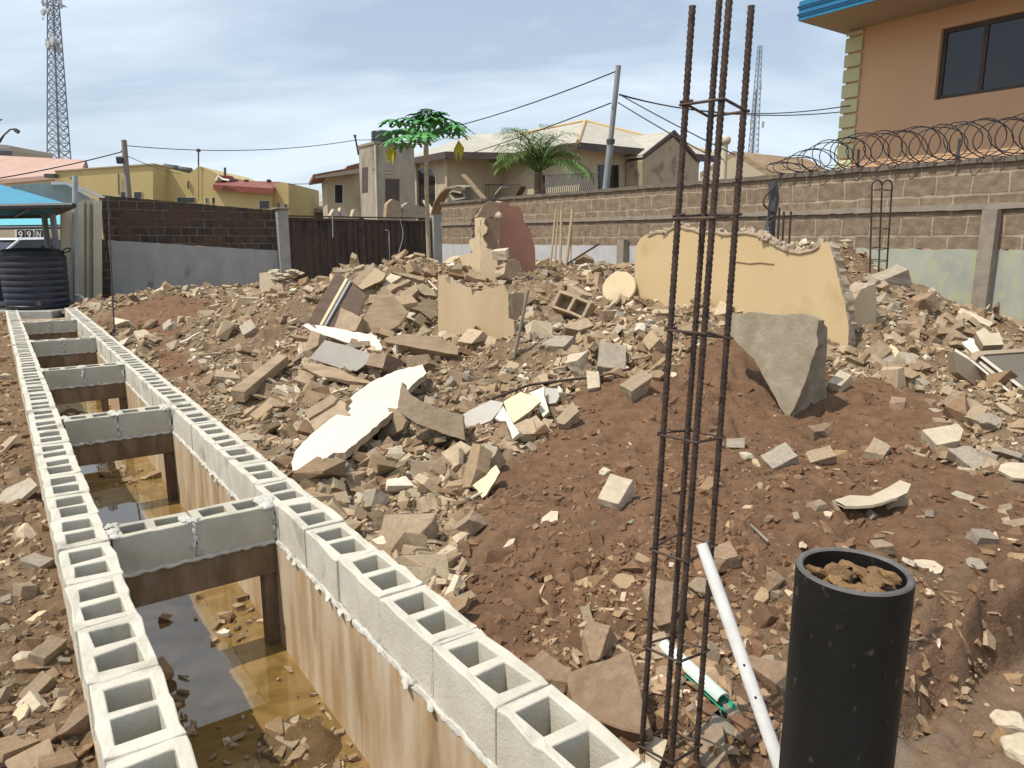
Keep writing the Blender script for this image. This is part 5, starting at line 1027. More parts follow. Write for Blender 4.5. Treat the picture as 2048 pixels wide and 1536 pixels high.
# ruined corner
t = thing('ruined_wall', 'tall ruined wall corner with cream and pink plaster and a stepped broken edge', 'wall', K(985, 580, 12)); PR0 = K(985, 570, 12)
pslab('cream_side', None, None, [(906, 560), (907, 536), (918, 520), (917, 513), (930, 508), (945, 506), (944, 500), (938, 488), (939, 480), (950, 474), (949, 437), (961, 434), (961, 600), (906, 600)], PR0, (-.88, -.47, 0), .16, mt('cream', 'tan'), amp=.8, step=7, parent=t)
pslab('cream_front', None, None, [(961.2, 434), (970, 438), (968, 448), (975, 456), (973, 465), (965, 472), (968, 481), (974, 489), (973, 496), (986, 502), (990, 508), (994, 520), (997, 540), (998, 600), (961.2, 600)], PR0, (-.35, -.94, 0), .14, mt('cream', 'tan'), amp=.6, step=7, parent=t)
pslab('brick_core', None, None, [(963, 440), (975, 436), (1000, 438), (1001, 478), (995, 480), (996, 505), (990, 520), (965, 520)], PR0 + Vector((0, .16, 0)), (.3, -.95, 0), .12, mt('brown', 'tan'), amp=.8, step=7, parent=t)
pslab('upper_brick', None, None, [(953, 434), (960, 424), (970, 405), (982, 402), (999, 405), (998, 434)], PR0 + Vector((0, .2, 0)), (.2, -.98, 0), .14, mt('brown', 'tan'), amp=.8, step=7, parent=t)
pslab('pink_wall', None, None, [(998, 407), (1004, 403), (1016, 405), (1021, 412), (1032, 415), (1040, 413), (1046, 430), (1050, 446), (1060, 457), (1066, 482), (1070, 498), (1071, 540), (1040, 560), (998, 560)], PR0 + Vector((0, .42, 0)), (.45, -.89, 0), .2, mt('pink', 'tan'), amp=.8, step=8, parent=t)
m = MB(); blob(m, KP(997, 432, PR0, Vector((0, 1, 0))), (.055, .07, .06), 3); m.build('loose_lump', MAT['pale'], t, smooth=60)
put_piece('block', 'pale', 1001, 510, 30, 'white topped block balanced against the ruined wall corner', None, yaw=.2, p=KP(1001, 512, K(1001, 560, 11.6), Vector((0, 1, 0))), nrm=(-.1, -.2, 1))
pslab('broken_block', 'rounded brown wall lump lying at the foot of the pink plaster', 'block piece', [(1008, 548), (1012, 524), (1030, 517), (1040, 524), (1043, 536), (1034, 548), (1022, 560)], K(1025, 550, 11.4), (.5, -.8, .2), .3, mt('brown', 'tan'), amp=1, step=8)
# cream panel in front
pslab('plaster_sheet', 'upright cream panel with wood like stains and a broken top edge', 'panel', [(876, 552), (882, 551), (890, 554), (894, 563), (899, 570), (904, 561), (910, 562), (915, 568), (926, 575), (942, 577), (945, 591), (951, 582), (960, 583), (967, 580), (978, 577), (988, 579), (997, 571), (1008, 570), (1013, 580), (1017, 588), (1017, 636), (1027, 641), (1029, 663), (1021, 722), (960, 716), (917, 708), (876, 668)], K(950, 690, 8.7), (-.42, -.9, .06), .10, mt('ply', 'core'), amp=.7, step=9)
pslab('broken_block', 'brown block with notched left side just right of the cream panel', 'block piece', [(1018, 590), (1030, 585), (1048, 586), (1046, 622), (1036, 640), (1018, 636)], K(1032, 630, 8.9), (.3, -.95, .1), .15, mt('brown', 'tan'), amp=1, step=8)
a, b = hit(1024, 716), KP(1056, 580, hit(1024, 716), Vector((0, 1, 0))); m = MB(); m.tube([a - Vector((0, 0, .1)), a.lerp(b, .4) + Vector((.015, 0, 0)), b], .018, 7); tag(m.build('stick', MAT['woodpole'], None, smooth=60), 'dark stick leaning beside the right edge of the cream panel', 'stick')
# striped dark panel
t = thing('door_panel', 'leaning dark brown panel with a yellow strip and a grey strip', 'panel', hit(650, 650)); PD = hit2(660, 655) + Vector((0, 0, .05)); DN = (-.30, -.85, .42)
pslab('panel', None, None, [(674, 542), (691, 556), (639, 649), (615, 643)], PD, DN, .05, mt('dark', 'wood'), parent=t)
pslab('yellow_strip', None, None, [(691, 556), (696, 557), (644, 650), (639, 649)], PD - Vector(DN) * -.02, DN, .05, mt('yboard', 'yboard'), parent=t); pslab('grey_strip', None, None, [(696, 557), (701, 563), (651, 652), (644, 650)], PD, DN, .04, mt('steel', 'steel'), parent=t)
pslab('back_board', None, None, [(701, 563), (731, 591), (716, 630), (690, 660), (651, 652)], PD - Vector(DN) * .03, DN, .05, mt('dark', 'wood'), parent=t)
pslab('board', 'flat tan board with a long crack leaning right of the striped dark panel', 'board', [(767, 571), (772, 573), (816, 624), (812, 632), (796, 651), (767, 667), (712, 662), (714, 655)], hit2(760, 665) + Vector((0, 0, .06)), (-.05, -.90, .42), .05, mt('wood', 'pale'), amp=.5, step=12)
pslab('broken_block', 'stone coloured block wedged between the two leaning boards', 'block piece', [(682, 615), (690, 619), (724, 635), (711, 662), (668, 657)], hit2(695, 660) + Vector((0, 0, .08)), (-.2, -.75, .6), .16, mt('tan', 'tan'), amp=.8, step=8)
pslab('sheet', 'torn thin white sheet lying below the striped dark panel', 'sheet', [(605, 651), (612, 647), (618, 648), (634, 659), (630, 650), (650, 652), (700, 662), (748, 670), (757, 680), (768, 700), (758, 705), (720, 694), (690, 684), (655, 672), (640, 668), (625, 664)], hit2(690, 690) + Vector((0, 0, .22)), (-.25, -.42, .88), .03, mt('whiteboard', 'tan'), amp=.8, step=8)
pslab('panel', 'grey brown panel face under the torn white sheet', 'panel', [(650, 680), (690, 690), (742, 708), (741, 722), (712, 742), (690, 740), (619, 716)], hit2(680, 730) + Vector((0, 0, .05)), (-.2, -.93, .3), .1, mt('greyboard', 'wood'), amp=.5, step=9)
pslab('timber', 'thick weathered timber beam pointing right below the cream panel', 'timber', [(770, 676), (810, 668), (880, 674), (917, 694), (915, 709), (890, 706), (771, 684)], hit2(850, 702) + Vector((0, 0, .10)), (.1, -.72, .68), .16, mt('wood', 'wood'), amp=.7, step=9)
pslab('broken_block', 'brown block end sticking out under the weathered timber beam', 'block piece', [(815, 712), (856, 708), (861, 716), (858, 742), (812, 745)], hit2(835, 745) + Vector((0, 0, .02)), (.1, -.95, .3), .2, mt('tan', 'tan'), amp=.8, step=8)
pslab('plank', 'long splintered plank on the rubble above the long white board', 'plank', [(605, 735), (622, 724), (680, 738), (706, 752), (735, 760), (748, 768), (700, 762), (640, 752)], hit2(680, 755) + Vector((0, 0, .06)), (-.1, -.55, .82), .05, mt('wood', 'tan'), amp=.8, step=8)
for i, (pts, lb) in enumerate([([(608, 822), (664, 789), (674, 797), (668, 806), (616, 838)], 'upper of two fluted tan channel pieces left of the long white board'), ([(616, 838), (680, 800), (692, 806), (690, 818), (700, 828), (632, 866)], 'lower of two fluted tan channel pieces left of the long white board')]):
    o = pslab('channel_piece', lb, 'channel', pts, hit2(655, 835) + Vector((0, 0, .12 - .03 * i)), (-.45, -.45, .77), .09, mt('tan', 'tan'), amp=.4, step=9, group='fluted channel pieces')
a, b = hit(478, 812), hit(566, 738); m = MB(); q = (b - a).normalized(); Z_ = Vector((0, 0, 1)); s_ = q.cross(Z_).normalized()
m.box((a + b) / 2 + Z_ * .10, ((b - a).length, .14, .12), Matrix((q, s_, s_.cross(q))).transposed(), jit=.012); tag(m.build('timber', MAT['wood'], None, bevel=.008), 'squared brown timber beam half buried on the left slope of the rubble', 'timber')
# boards by the steel rod
def lying(name, label, cat, pts, ref, nrm, th, mats, dz=.05, amp=.6): return pslab(name, label, cat, pts, hit2(*ref) + Vector((0, 0, dz)), nrm, th, mats, amp=amp, step=9)
lying('board', 'flat grey board with a pencil line under the left end of the steel rod', 'board', [(925, 829), (940, 820), (982, 800), (1007, 805), (1000, 820), (982, 841), (933, 860)], (950, 850), (-.3, -.45, .84), .025, mt('greyboard', 'tan'), .10, .4)
lying('board', 'pale yellow board under the steel rod', 'board', [(1007, 803), (1041, 784), (1056, 789), (1070, 790), (1081, 803), (1060, 822), (1027, 846), (1015, 826)], (1040, 830), (-.35, -.4, .85), .02, mt('yboard', 'tan'), .13, .5)
lying('board', 'white board offcut lying behind the pale yellow board', 'board', [(1056, 787), (1089, 773), (1088, 790), (1098, 823), (1086, 834), (1078, 818), (1080, 803), (1068, 790)], (1085, 815), (-.35, -.35, .87), .025, mt('whiteboard', 'tan'), .09, .4)
lying('board', 'narrow white strip of board in front of the pale yellow board', 'board', [(990, 836), (1006, 812), (1012, 822), (1026, 847), (1039, 866), (1025, 878), (1012, 842), (1000, 842)], (1020, 860), (-.35, -.4, .85), .03, mt('whiteboard', 'pale'), .10, .4)
lying('board', 'grey jagged board at the upper right of the pale yellow board', 'board', [(1089, 775), (1115, 777), (1119, 792), (1112, 805), (1097, 808), (1088, 790)], (1100, 805), (-.3, -.45, .84), .03, mt('greyboard', 'tan'), .06, .5)
lying('plaster_shard', 'orange yellow plaster shard at the edge of the red soil', 'shard', [(945, 971), (972, 951), (982, 938), (992, 930), (1000, 944), (990, 962), (982, 973), (972, 990), (964, 996), (955, 980)], (970, 965), (-.35, -.5, .8), .02, mt('yboard', 'tan'), .03, .8)
lying('broken_block', 'flat chipped grey block at the red soil edge above the orange shard', 'block piece', [(942, 920), (972, 888), (996, 895), (990, 910), (962, 938), (948, 930)], (965, 925), (-.3, -.5, .82), .14, mt('grey', 'tan'), .12, .6)
lying('broken_block', 'square tan block face at the front of the board pile on the red soil', 'block piece', [(1044, 846), (1072, 830), (1092, 854), (1058, 868)], (1065, 862), (-.3, -.5, .82), .10, mt('tan', 'tan'), .10, .5)
lying('broken_block', 'wedge shaped tan block lying alone right of the board pile', 'block piece', [(1112, 836), (1146, 803), (1158, 822), (1128, 849), (1116, 846)], (1132, 842), (-.15, -.55, .8), .10, mt('tan', 'tan'), .10, .5)
pts = [(918, 870), (935, 858), (990, 833), (1060, 808), (1130, 783), (1200, 767), (1262, 755)]; m = MB(); ps = [hit(x, y) for x, y in pts]
m.tube([p + Vector((0, 0, dz)) for p, dz in zip(ps, (.06, .12, .17, .17, .10, .06, .08))], .012, 7); tag(m.build('steel_rod', MAT['rust'], None, smooth=60), 'long bent brown steel rod lying over the pale yellow board', 'rod')

for i, (pts, nrm, th, ms, lb) in enumerate([
    ([(703, 562), (720, 546), (747, 525), (749, 535), (716, 573)], (-.5, -.7, .5), .08, ('tan', 'tan'), 'weathered slab edge rising highest behind the striped dark panel'),
    ([(749, 535), (772, 548), (765, 560), (725, 579), (716, 573)], (.1, -.93, .35), .2, ('cream', 'tan'), 'tan slab face behind the striped dark panel'),
    ([(781, 547), (803, 553), (772, 572), (759, 567)], (-.2, -.5, .84), .06, ('pale', 'tan'), 'white topped board on the plank pile before the gate'),
    ([(780, 573), (816, 558), (821, 562), (787, 579)], (-.2, -.6, .77), .07, ('wood', 'tan'), 'narrow plank under the white topped board before the gate'),
    ([(760, 578), (784, 566), (798, 572), (770, 588)], (-.2, -.6, .77), .07, ('tan', 'tan'), 'tan plank end beside the narrow plank before the gate'),
    ([(798, 587), (832, 568), (836, 580), (821, 594), (809, 597)], (-.1, -.75, .65), .14, ('tan', 'tan'), 'angular tan block at the middle of the plank pile before the gate'),
    ([(821, 617), (865, 598), (874, 607), (874, 629), (862, 639), (840, 622)], (.2, -.95, .25), .2, ('wood', 'tan'), 'dark brown box side against the left edge of the cream panel'),
    ([(821, 620), (840, 626), (829, 641), (812, 634)], (-.2, -.5, .84), .12, ('pale', 'wood'), 'white topped block before the dark brown box side'),
    ([(840, 626), (854, 637), (843, 654), (829, 641)], (.4, -.85, .3), .12, ('wood', 'wood'), 'brown block side right of the white topped block'),
    ([(783, 544), (818, 547), (850, 555), (846, 561), (797, 549)], (0, -.6, .8), .06, ('wood', 'tan'), 'long plank across the top of the pile before the gate'),
    ([(855, 561), (858, 560), (875, 577), (873, 581)], (-.2, -.7, .7), .04, ('pale', 'pale'), 'thin white strip leaning at the upper left corner of the cream panel'),
    ([(826, 573), (846, 566), (870, 582), (872, 592), (850, 590), (838, 584)], (0, -.7, .7), .1, ('tan', 'tan'), 'flat tan slab left of the upper corner of the cream panel'),
    ([(774, 708), (805, 721), (808, 727), (787, 745), (765, 736)], (.3, -.92, .25), .15, ('dark', 'wood'), 'dark brown open box end below the thick timber beam'),
    ([(739, 708), (775, 706), (764, 736), (732, 730)], (-.1, -.92, .35), .15, ('tan', 'tan'), 'two cracked tan blocks left of the dark brown open box end'),
    ([(804, 764), (820, 788), (849, 805), (892, 821), (925, 829), (930, 880), (905, 873), (880, 864), (833, 847), (798, 822), (796, 805)], (.05, -.93, .35), .16, ('tan', 'grey'), 'long curved cornice piece right of the white board, rubble on top'),
    ([(622, 660), (640, 668), (636, 690), (618, 700), (612, 690)], (-.4, -.8, .4), .12, ('tan', 'tan'), 'tan block corner under the left tip of the torn white sheet')]):
    pslab('slab_piece', lb, 'slab', pts, hit(sum(p[0] for p in pts) / len(pts), max(p[1] for p in pts)).lerp(CAM, .035 + .004 * (i % 3)), nrm, th, mt(*ms), amp=.7, step=8, seed=40 + i)
# round disc
dc = hit(1238, 600) + Vector((0, 0, .16)); ax = Vector((-.42, -.80, .42)).normalized(); qm = ax.to_track_quat('Z', 'Y').to_matrix(); t = thing('round_disc', 'round cream disc on a short foot lying in the rubble left of the yellow wall', 'disc', dc)
m = MB(); m.lathe(dc, [(0, -.03), (.225, -.03), (.235, -.02), (.235, .02), (.225, .03), (0, .03)], 40, ax=qm); m.build('disc', MAT['cream'], t, smooth=40); m = MB(); m.box(dc - ax * .10 + Vector((.1, 0, -.05)), (.12, .12, .16), qm); m.build('foot', MAT['wood'], t, bevel=.01)
# hollow block in the rubble
hc = hit(1142, 640) + Vector((0, 0, .20)); m = MB(); hollow_block(m, Vector((0, 0, 0)), Vector((1, 0, 0)), Vector((0, 1, 0)), .50, .26, .2, w=.04, jit=.006, depth=.19); qm = Vector((-.35, -.80, .46)).normalized().to_track_quat('Z', 'Y').to_matrix() @ Matrix.Rotation(R(-18), 3, 'Z'); m.v = [hc + qm @ v for v in m.v]; tag(m.build('hollow_block', MAT['tan'], None, bevel=.008), 'two celled hollow block tipped on its side in the rubble, open cells to the front', 'block')
for px, py, s, kd, mt_, lb in [(1222, 718, 74, 'block', 'grey', 'large notched grey block at the crest where rubble meets red soil'), (1160, 722, 50, 'block', 'pale', 'cream faced square block left of the large notched grey block'), (1158, 655, 52, 'block', 'tan', 'tan block with a white top behind the cream faced square block'), (1120, 690, 60, 'block', 'grey', 'flat grey broken block left of the cream faced square block'),
                              (1276, 766, 66, 'block', 'tan', 'flat tan block with a notch at the right end of the steel rod'), (1232, 985, 72, 'block', 'pale', 'large cream block with a scooped top alone on the red soil slope'), (1190, 760, 48, 'block', 'pale', 'pale wedge on the red soil below the large notched grey block'), (1100, 1027, 46, 'shard', 'pale', 'bone shaped pale shard on the red soil slope'), (1018, 1082, 34, 'shard', 'pale', 'triangular pale shard low on the red soil slope'),
                              (1210, 940, 30, 'stone', 'pale', 'small round pale stone above the large cream block'), (1340, 745, 36, 'shard', 'pale', 'white arrow shaped shard by the rebar column on the red soil'), (1680, 762, 46, 'block', 'pale', 'small cream block right of the big standing slab'), (1640, 862, 44, 'block', 'soilstone', 'dark brown block below the big standing slab'), (1795, 806, 34, 'block', 'soilstone', 'lone dark brown block on the red soil right of the big standing slab'),
                              (1640, 910, 50, 'block', 'tan', 'square tan block standing on edge in the brown slope'), (1560, 915, 54, 'block', 'grey', 'buried grey block left of the square tan block'), (1750, 900, 50, 'block', 'tan', 'tan block standing free on the brown slope right of the square tan block'), (1495, 908, 34, 'stone', 'pale', 'round pale stone right of the rebar column on the slope'), (1890, 880, 58, 'block', 'pale', 'large flat cream block on the right slope'),
                              (1940, 920, 62, 'block', 'grey', 'large grey block with a split top on the right slope'), (2034, 930, 70, 'shard', 'pale', 'pale square shard at the right edge of the slope'), (1325, 1190, 120, 'stone', 'soilstone', 'largest soil caked boulder behind the rebar column'), (1440, 1110, 66, 'block', 'soilstone', 'brown block just right of the rebar column beneath the white pipe'), (1400, 1170, 56, 'stone', 'tan', 'rounded tan stone between the rebar column and the white pipe'),
                              (1545, 1155, 52, 'stone', 'soilstone', 'brown stone on the slope right of the white pipe'), (1230, 1400, 150, 'block', 'soilstone', 'massive broken clay block at the corner of the trench wall'), (1195, 1340, 84, 'shard', 'cream', 'upright cream tile like shard behind the massive clay block'), (1105, 1345, 92, 'block', 'soilstone', 'layered brown block beside the trench wall'), (1195, 1280, 78, 'block', 'soilstone', 'crumbly tan lump above the cream tile like shard'),
                              (1175, 1225, 34, 'block', 'tan', 'small upright tan peg shaped piece on the red soil'), (1345, 1290, 60, 'block', 'tan', 'tan block behind the lower part of the rebar column'), (1545, 1340, 84, 'block', 'soilstone', 'big brown block between the white pipe and the black pipe'), (1420, 1290, 60, 'stone', 'tan', 'round tan stone below the white pipe head'), (1290, 1505, 110, 'shard', 'pale', 'pale curb like piece at the foot of the rebar column'), (1420, 1470, 100, 'shard', 'tan', 'flat rounded tan slab right of the rebar column foot'),
                              (820, 1060, 110, 'block', 'tan', 'large tan block with a slanted face in the rubble near the trench wall'), (900, 1150, 62, 'shard', 'tan', 'upright tan shard where rubble meets the red soil near the trench wall'), (678, 935, 52, 'block', 'grey', 'grey faced block below the tip of the long white board'), (905, 950, 66, 'plank', 'wood', 'dark layered timber piece above the red soil edge'), (765, 955, 70, 'plank', 'tan', 'long tan piece in the rubble below the long white board'), (555, 580, 8, 'shard', 'pale', 'small pale chip before the broken pillar stub'),
                              (1750, 960, 10, 'shard', 'pale', 'tiny white chip on the brown slope'), (1605, 1085, 26, 'shard', 'pale', 'white oval shard left above the black pipe'), (1860, 1125, 52, 'shard', 'pale', 'grey cream torn shard right of the black pipe rim'), (1950, 1120, 36, 'shard', 'grey', 'square grey shard on the slope right of the black pipe'), (1925, 985, 40, 'shard', 'grey', 'diamond shaped grey shard on the right slope'), (2020, 1035, 60, 'plank', 'tan', 'tan timber piece at the right edge of the slope'),
                              (70, 1230, 48, 'shard', 'yellow_' if 0 else 'cream', 'flat cream chip on the brown ground beside the trench wall'), (75, 1405, 46, 'block', 'cream' if 0 else 'pale', 'small square yellowish block on the brown ground near the trench wall'), (40, 1425, 40, 'shard', 'cream', 'narrow yellowish shard beside the small square block on the brown ground'), (30, 975, 100, 'shard', 'grey', 'largest flat grey slab on the ground left of the trench wall'), (15, 880, 70, 'shard', 'tan', 'large flat tan slab on the ground left of the trench wall'), (165, 1440, 60, 'block', 'soilstone', 'dark brown block half buried against the trench wall'),
                              (2020, 1440, 60, 'stone', 'pale', 'pale stone on the grey mud at the lower right'), (2040, 1490, 70, 'stone', 'pale', 'larger pale stone at the lower right corner')]:
    if kd == 'block' and mt_ == 'cream': mt_ = 'pale'
    p = hit(px, py + s * .25); n__ = nu(p)[0]
    if n__ < 1.5 and px > 400: p = P3(1.5 + s / FPX * (p - CAM).length * .4, nu(p)[1], 0); p.z = float(Hq(p.x, p.y))
    put_piece(kd, mt_, px, py, s, lb, None, p=p, tilt=.2, sink=.08 if kd != 'shard' else -.02, nrm=(-.25 + _rp.gauss(0, .12), -.40 + _rp.gauss(0, .12), .9))
t = thing('pillar_stub', 'broken plastered pillar stub with crumbled top at the far left of the rubble', 'pillar', K(555, 600, 17.4)); Q = K(555, 595, 17.4)
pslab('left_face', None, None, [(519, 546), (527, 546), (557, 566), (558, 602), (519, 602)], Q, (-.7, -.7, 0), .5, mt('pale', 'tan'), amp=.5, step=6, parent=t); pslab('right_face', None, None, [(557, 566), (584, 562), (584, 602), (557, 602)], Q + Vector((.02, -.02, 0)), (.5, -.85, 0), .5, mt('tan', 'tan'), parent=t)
m = MB()
for i in range(16): blob(m, KP(random.uniform(530, 590), random.uniform(543, 558), Q, Vector((0, 1, 0))) + Vector((0, random.uniform(0, .4), 0)), (.12, .1, .05), i + 60)
m.build('crumbled_top', MAT['pale'], t)
# bronze frame
t = thing('window_frame', 'bronze aluminium window frame with a dusty pane lying on the right slope', 'window frame', hit(1960, 780)); FN = (-.35, -.62, .70); FP = hit(1935, 752).lerp(CAM, .09)
pslab('outer_bar', None, None, [(1909, 703), (1939, 720), (2090, 845), (2230, 965), (2230, 1010), (2048, 848), (1915, 745)], FP, (.25, -.93, .25), .08, mt('alu', 'alu'), parent=t, bev=.004); FP2 = FP + Vector((0, 0, .012))
pslab('edge_trim', None, None, [(1911, 697), (1942, 717), (2090, 839), (2230, 955), (2230, 964), (2090, 844.5), (1938, 719.5), (1909, 702.5)], FP2, FN, .05, mt('alulight', 'alu'), parent=t)
pslab('track', None, None, [(1952, 722), (1958, 719), (2090, 823), (2230, 938), (2230, 952), (2090, 836)], FP - Vector(FN) * .03, FN, .04, mt('alulight', 'alu'), parent=t); pslab('inner_bar', None, None, [(1957, 712), (1963, 709), (2090, 806), (2230, 920), (2230, 928), (2090, 815)], FP2, FN, .05, mt('alulight', 'fascia'), parent=t)
pslab('top_bar', None, None, [(1939, 716), (1943, 707), (1953, 702), (2048, 696), (2230, 686), (2230, 696), (2048, 704), (1972, 709), (1958, 713), (1952, 722)], FP2 + Vector((0, 0, .01)), FN, .06, mt('alu', 'alu'), parent=t, bev=.004); pslab('pane', None, None, [(1968, 712), (2048, 706), (2230, 697), (2230, 918), (2090, 805)], FP, FN, .015, mt('paneg', 'paneg'), parent=t)
pslab('broken_block', 'cream topped block with a notched end resting above the bronze window frame', 'block piece', [(1951, 664), (1960, 660), (1966, 655), (1972, 657), (1981, 666), (1999, 665), (2008, 689), (1967, 691)], FP + Vector((.12, .25, .22)), (-.12, -.52, .85), .14, mt('pale', 'tan'), seed=4)
pslab('plaster_shard', 'white ragged shard beside the corner of the bronze window frame', 'shard', [(1923, 685), (1936, 680), (1938, 675), (1948, 678), (1950, 688), (1960, 703), (1944, 706)], FP + Vector((0, .12, .10)), (-.2, -.45, .87), .02, mt('whiteboard', 'pale'), amp=.5, step=6)
# torn cement sheet over a hollow
cs_ = hit(1740, 1010); t = thing('torn_sheet', 'torn curled cement sheet over a hollow in the slope behind the black pipe', 'sheet', cs_)
m = MB(); rows = [[(1668, 1000), (1700, 990), (1740, 992), (1775, 975), (1800, 960), (1822, 968)], [(1684, 1008), (1710, 1004), (1745, 1003), (1772, 993), (1795, 985), (1815, 985)], [(1690, 1012), (1715, 1012), (1745, 1010), (1768, 1004), (1782, 998), (1795, 995)]]
ps = [[KP(x, y, cs_ + Vector((0, -.10 * j, .05)), Vector((0, -.75, .66)).normalized()) for x, y in r_] for j, r_ in enumerate(rows)]; vs = [p for r_ in ps for p in r_] + [p - Vector((0, 0, .015)) for r_ in ps for p in r_]; fs = []
for j in range(2):
    for i in range(5): q = j * 6 + i; fs += [(q, q + 1, q + 7, q + 6), (q + 18, q + 24, q + 25, q + 19)]
for i in range(5): fs += [(12 + i, 13 + i, 31 + i, 30 + i), (i, 18 + i, 19 + i, i + 1)]
m.add(vs, fs); m.build('sheet', MAT['pale'], t, smooth=60)
pslab('broken_block', 'tall tan block standing at the right side of the hollow under the torn sheet', 'block piece', [(1775, 1018), (1800, 990), (1824, 1000), (1830, 1052), (1812, 1060), (1796, 1066), (1784, 1050)], cs_ + Vector((.02, -.06, 0)), (-.1, -.94, .3), .1, mt('tan', 'tan'), amp=.8, step=9)
pslab('broken_block', 'narrow tan block leaning at the left side of the hollow under the torn sheet', 'block piece', [(1664, 1000), (1672, 1002), (1688, 1032), (1674, 1038)], cs_ + Vector((-.05, -.08, 0)), (-.1, -.8, .6), .05, mt('tan', 'tan'), amp=.5, step=8)
# poles leaning by the ruined corner, rods by the wall
for i, (x0, y0, x1, y1, r_) in enumerate([(1112, 420, 1098, 532, .02), (1123, 420, 1120, 530, .026), (1145, 420, 1128, 545, .03), (1116, 425, 1108, 535, .016), (1144, 440, 1140, 535, .014)]):
    p = K(x1, y1, 13.2); q = KP(x0, y0, p + Vector((0, .25, 0)), Vector((0, 1, 0))); m = MB(); m.tube([p - Vector((0, 0, .25)), q], r_, 7); tag(m.build('pole', MAT['bamboo'], None, smooth=60), ['leftmost dry pole of the bundle leaning right of the pink plaster', 'second dry pole in the bundle leaning right of the pink plaster', 'thickest dry pole of the bundle leaning right of the pink plaster', 'thin dry pole close behind the leftmost one, right of the pink plaster', 'thin dry pole at the right of the bundle leaning right of the pink plaster'][i], 'pole', 'dry poles leaning at the wall')
p = K(1134, 528, 13); q = K(1198, 488, 12.6); m = MB(); m.tube([p, q], .016, 6); tag(m.build('steel_rod', MAT['rust'], None), 'thin dark rod slanting up from the foot of the dry poles', 'rod')
def rib_bar(a, b, r, seg=10, pitch=.016, step=.0045):
    a, b = Vector(a), Vector(b); L = (b - a).length; t_ = (b - a) / L; px = t_.orthogonal().normalized(); q = t_.cross(px); n = int(L / step); m = MB()
    for i in range(n + 1):
        for k in range(seg):
            an = 2 * math.pi * k / seg; f = ((i * step) / pitch + an / math.pi) % 1; rr = r * (1.17 if f < .38 else .97); m.v.append(a + t_ * (i * step) + (px * math.cos(an) + q * math.sin(an)) * rr)
    for i in range(n):
        for k in range(seg): k2 = (k + 1) % seg; m.f.append([i * seg + k, i * seg + k2, (i + 1) * seg + k2, (i + 1) * seg + k]); m.m.append(0)
    m.f.append([k for k in range(seg)][::-1]); m.f.append([n * seg + k for k in range(seg)]); m.m += [0, 0]; return m
YC = 2.12; z0 = -.12
bars = []
for (xt, yt), (xb, yb), Y in [((1385, 10), (1284, 1490), YC), ((1441, -30), (1329, 1490), YC + .075), ((1463, -60), (1345, 1500), YC - .075), ((1503, 8), (1394, 1490), YC)]:
    b = K(xb, yb, Y); a = K(xt, yt, Y); d = (a - b) / (a.z - b.z); bars.append((b + d * (z0 - b.z), a))
t = thing('rebar_column', 'tall rebar cage of four ribbed bars standing in the foreground soil', 'rebar cage', bars[0][0])
for a, b in bars: rib_bar(a, b, .0088).build('bar', MAT['rust'], t, smooth=35)
def at_z(bar, z): a, b = bar; return a.lerp(b, (z - a.z) / (b.z - a.z))
for i, y in enumerate([216, 433, 668, 872, 1095, 1297, 1490]):
    z = KP(1370, y, K(1370, y, YC), Vector((0, 1, 0))).z; cs_ = [at_z(bars[k], z) for k in (0, 2, 3, 1)]; c = sum(cs_, Vector()) / 4; tl = [.004, -.003, .006, .002, -.004, .003, 0][i]
    lp = []
    for k in range(4):
        p = c + (cs_[k] - c) * 1.16; pn = c + (cs_[(k + 1) % 4] - c) * 1.16; pp = c + (cs_[k - 1] - c) * 1.16; zz_ = Vector((0, 0, tl * (1 if k in (0, 1) else -1) * 2))
        lp += [p.lerp(pp, .12) + zz_, p + (p - c) * .02 + zz_, p.lerp(pn, .12) + zz_]
    lp += [lp[0] + Vector((0, 0, .006)), lp[1] + Vector((0, 0, .008)), lp[2].lerp(c, .25) + Vector((0, 0, .012))]
    m = MB(); m.tube(lp, .0042, 6); m.build('stirrup', MAT['tie'], t, smooth=60)
# small rebar cage with hooks and rods by the boundary wall
t = thing('rebar_column', 'small rebar cage with hooked tops standing in the rubble by the boundary wall', 'rebar cage', hit(1757, 560)); Yh = 9.7
m = MB(); 
for (xt, yt, xb, hk) in ((1744, 372, 1739, 20), (1764, 374, 1756, 0), (1784, 372, 1771, -20)):
    b = K(xb, 575, Yh); a = KP(xt, yt, K(xb, 575, Yh), Vector((0, 1, 0))); pts = [b, a]
    if hk: d = (KP(xt + hk, yt, b, Vector((0, 1, 0))) - a); pts += [a + d * (.5 - .5 * math.cos(s * math.pi / 6)) + Vector((0, 0, .075 * math.sin(s * math.pi / 6))) for s in range(1, 7)]
    mm = MB(); mm.tube(pts, .011, 6); mm.build('bar', MAT['rust'], t, smooth=60)
for y in (380, 457, 497, 521): mm = MB(); mm.tube([KP(x, y + dy, K(1757, 575, Yh), Vector((0, 1, 0))) + Vector((0, ddy, 0)) for x, dy, ddy in ((1736 + (497 - y) * .06, 0, 0), (1758 + (497 - y) * .06, 2, -.08), (1778 + (497 - y) * .06, 0, 0), (1758 + (497 - y) * .06, -2, .08), (1736 + (497 - y) * .06, 0, 0))], .006, 5); mm.build('stirrup', MAT['tie'], t)
for i, (x0, y0, x1) in enumerate([(1559, 412, 1556), (1568, 420, 1566), (1582, 420, 1579)]): p = K(x1, 500, 9.6); q = KP(x0, y0 + 3, p, Vector((0, 1, 0))); m = MB(); m.tube([p - Vector((0, 0, .6)), q], .013, 6); tag(m.build('steel_rod', MAT['rust'], None), ['left of three upright rods behind the yellow wall', 'middle of three upright rods behind the yellow wall', 'right of three upright rods behind the yellow wall'][i], 'rod', 'upright rods behind the yellow wall')
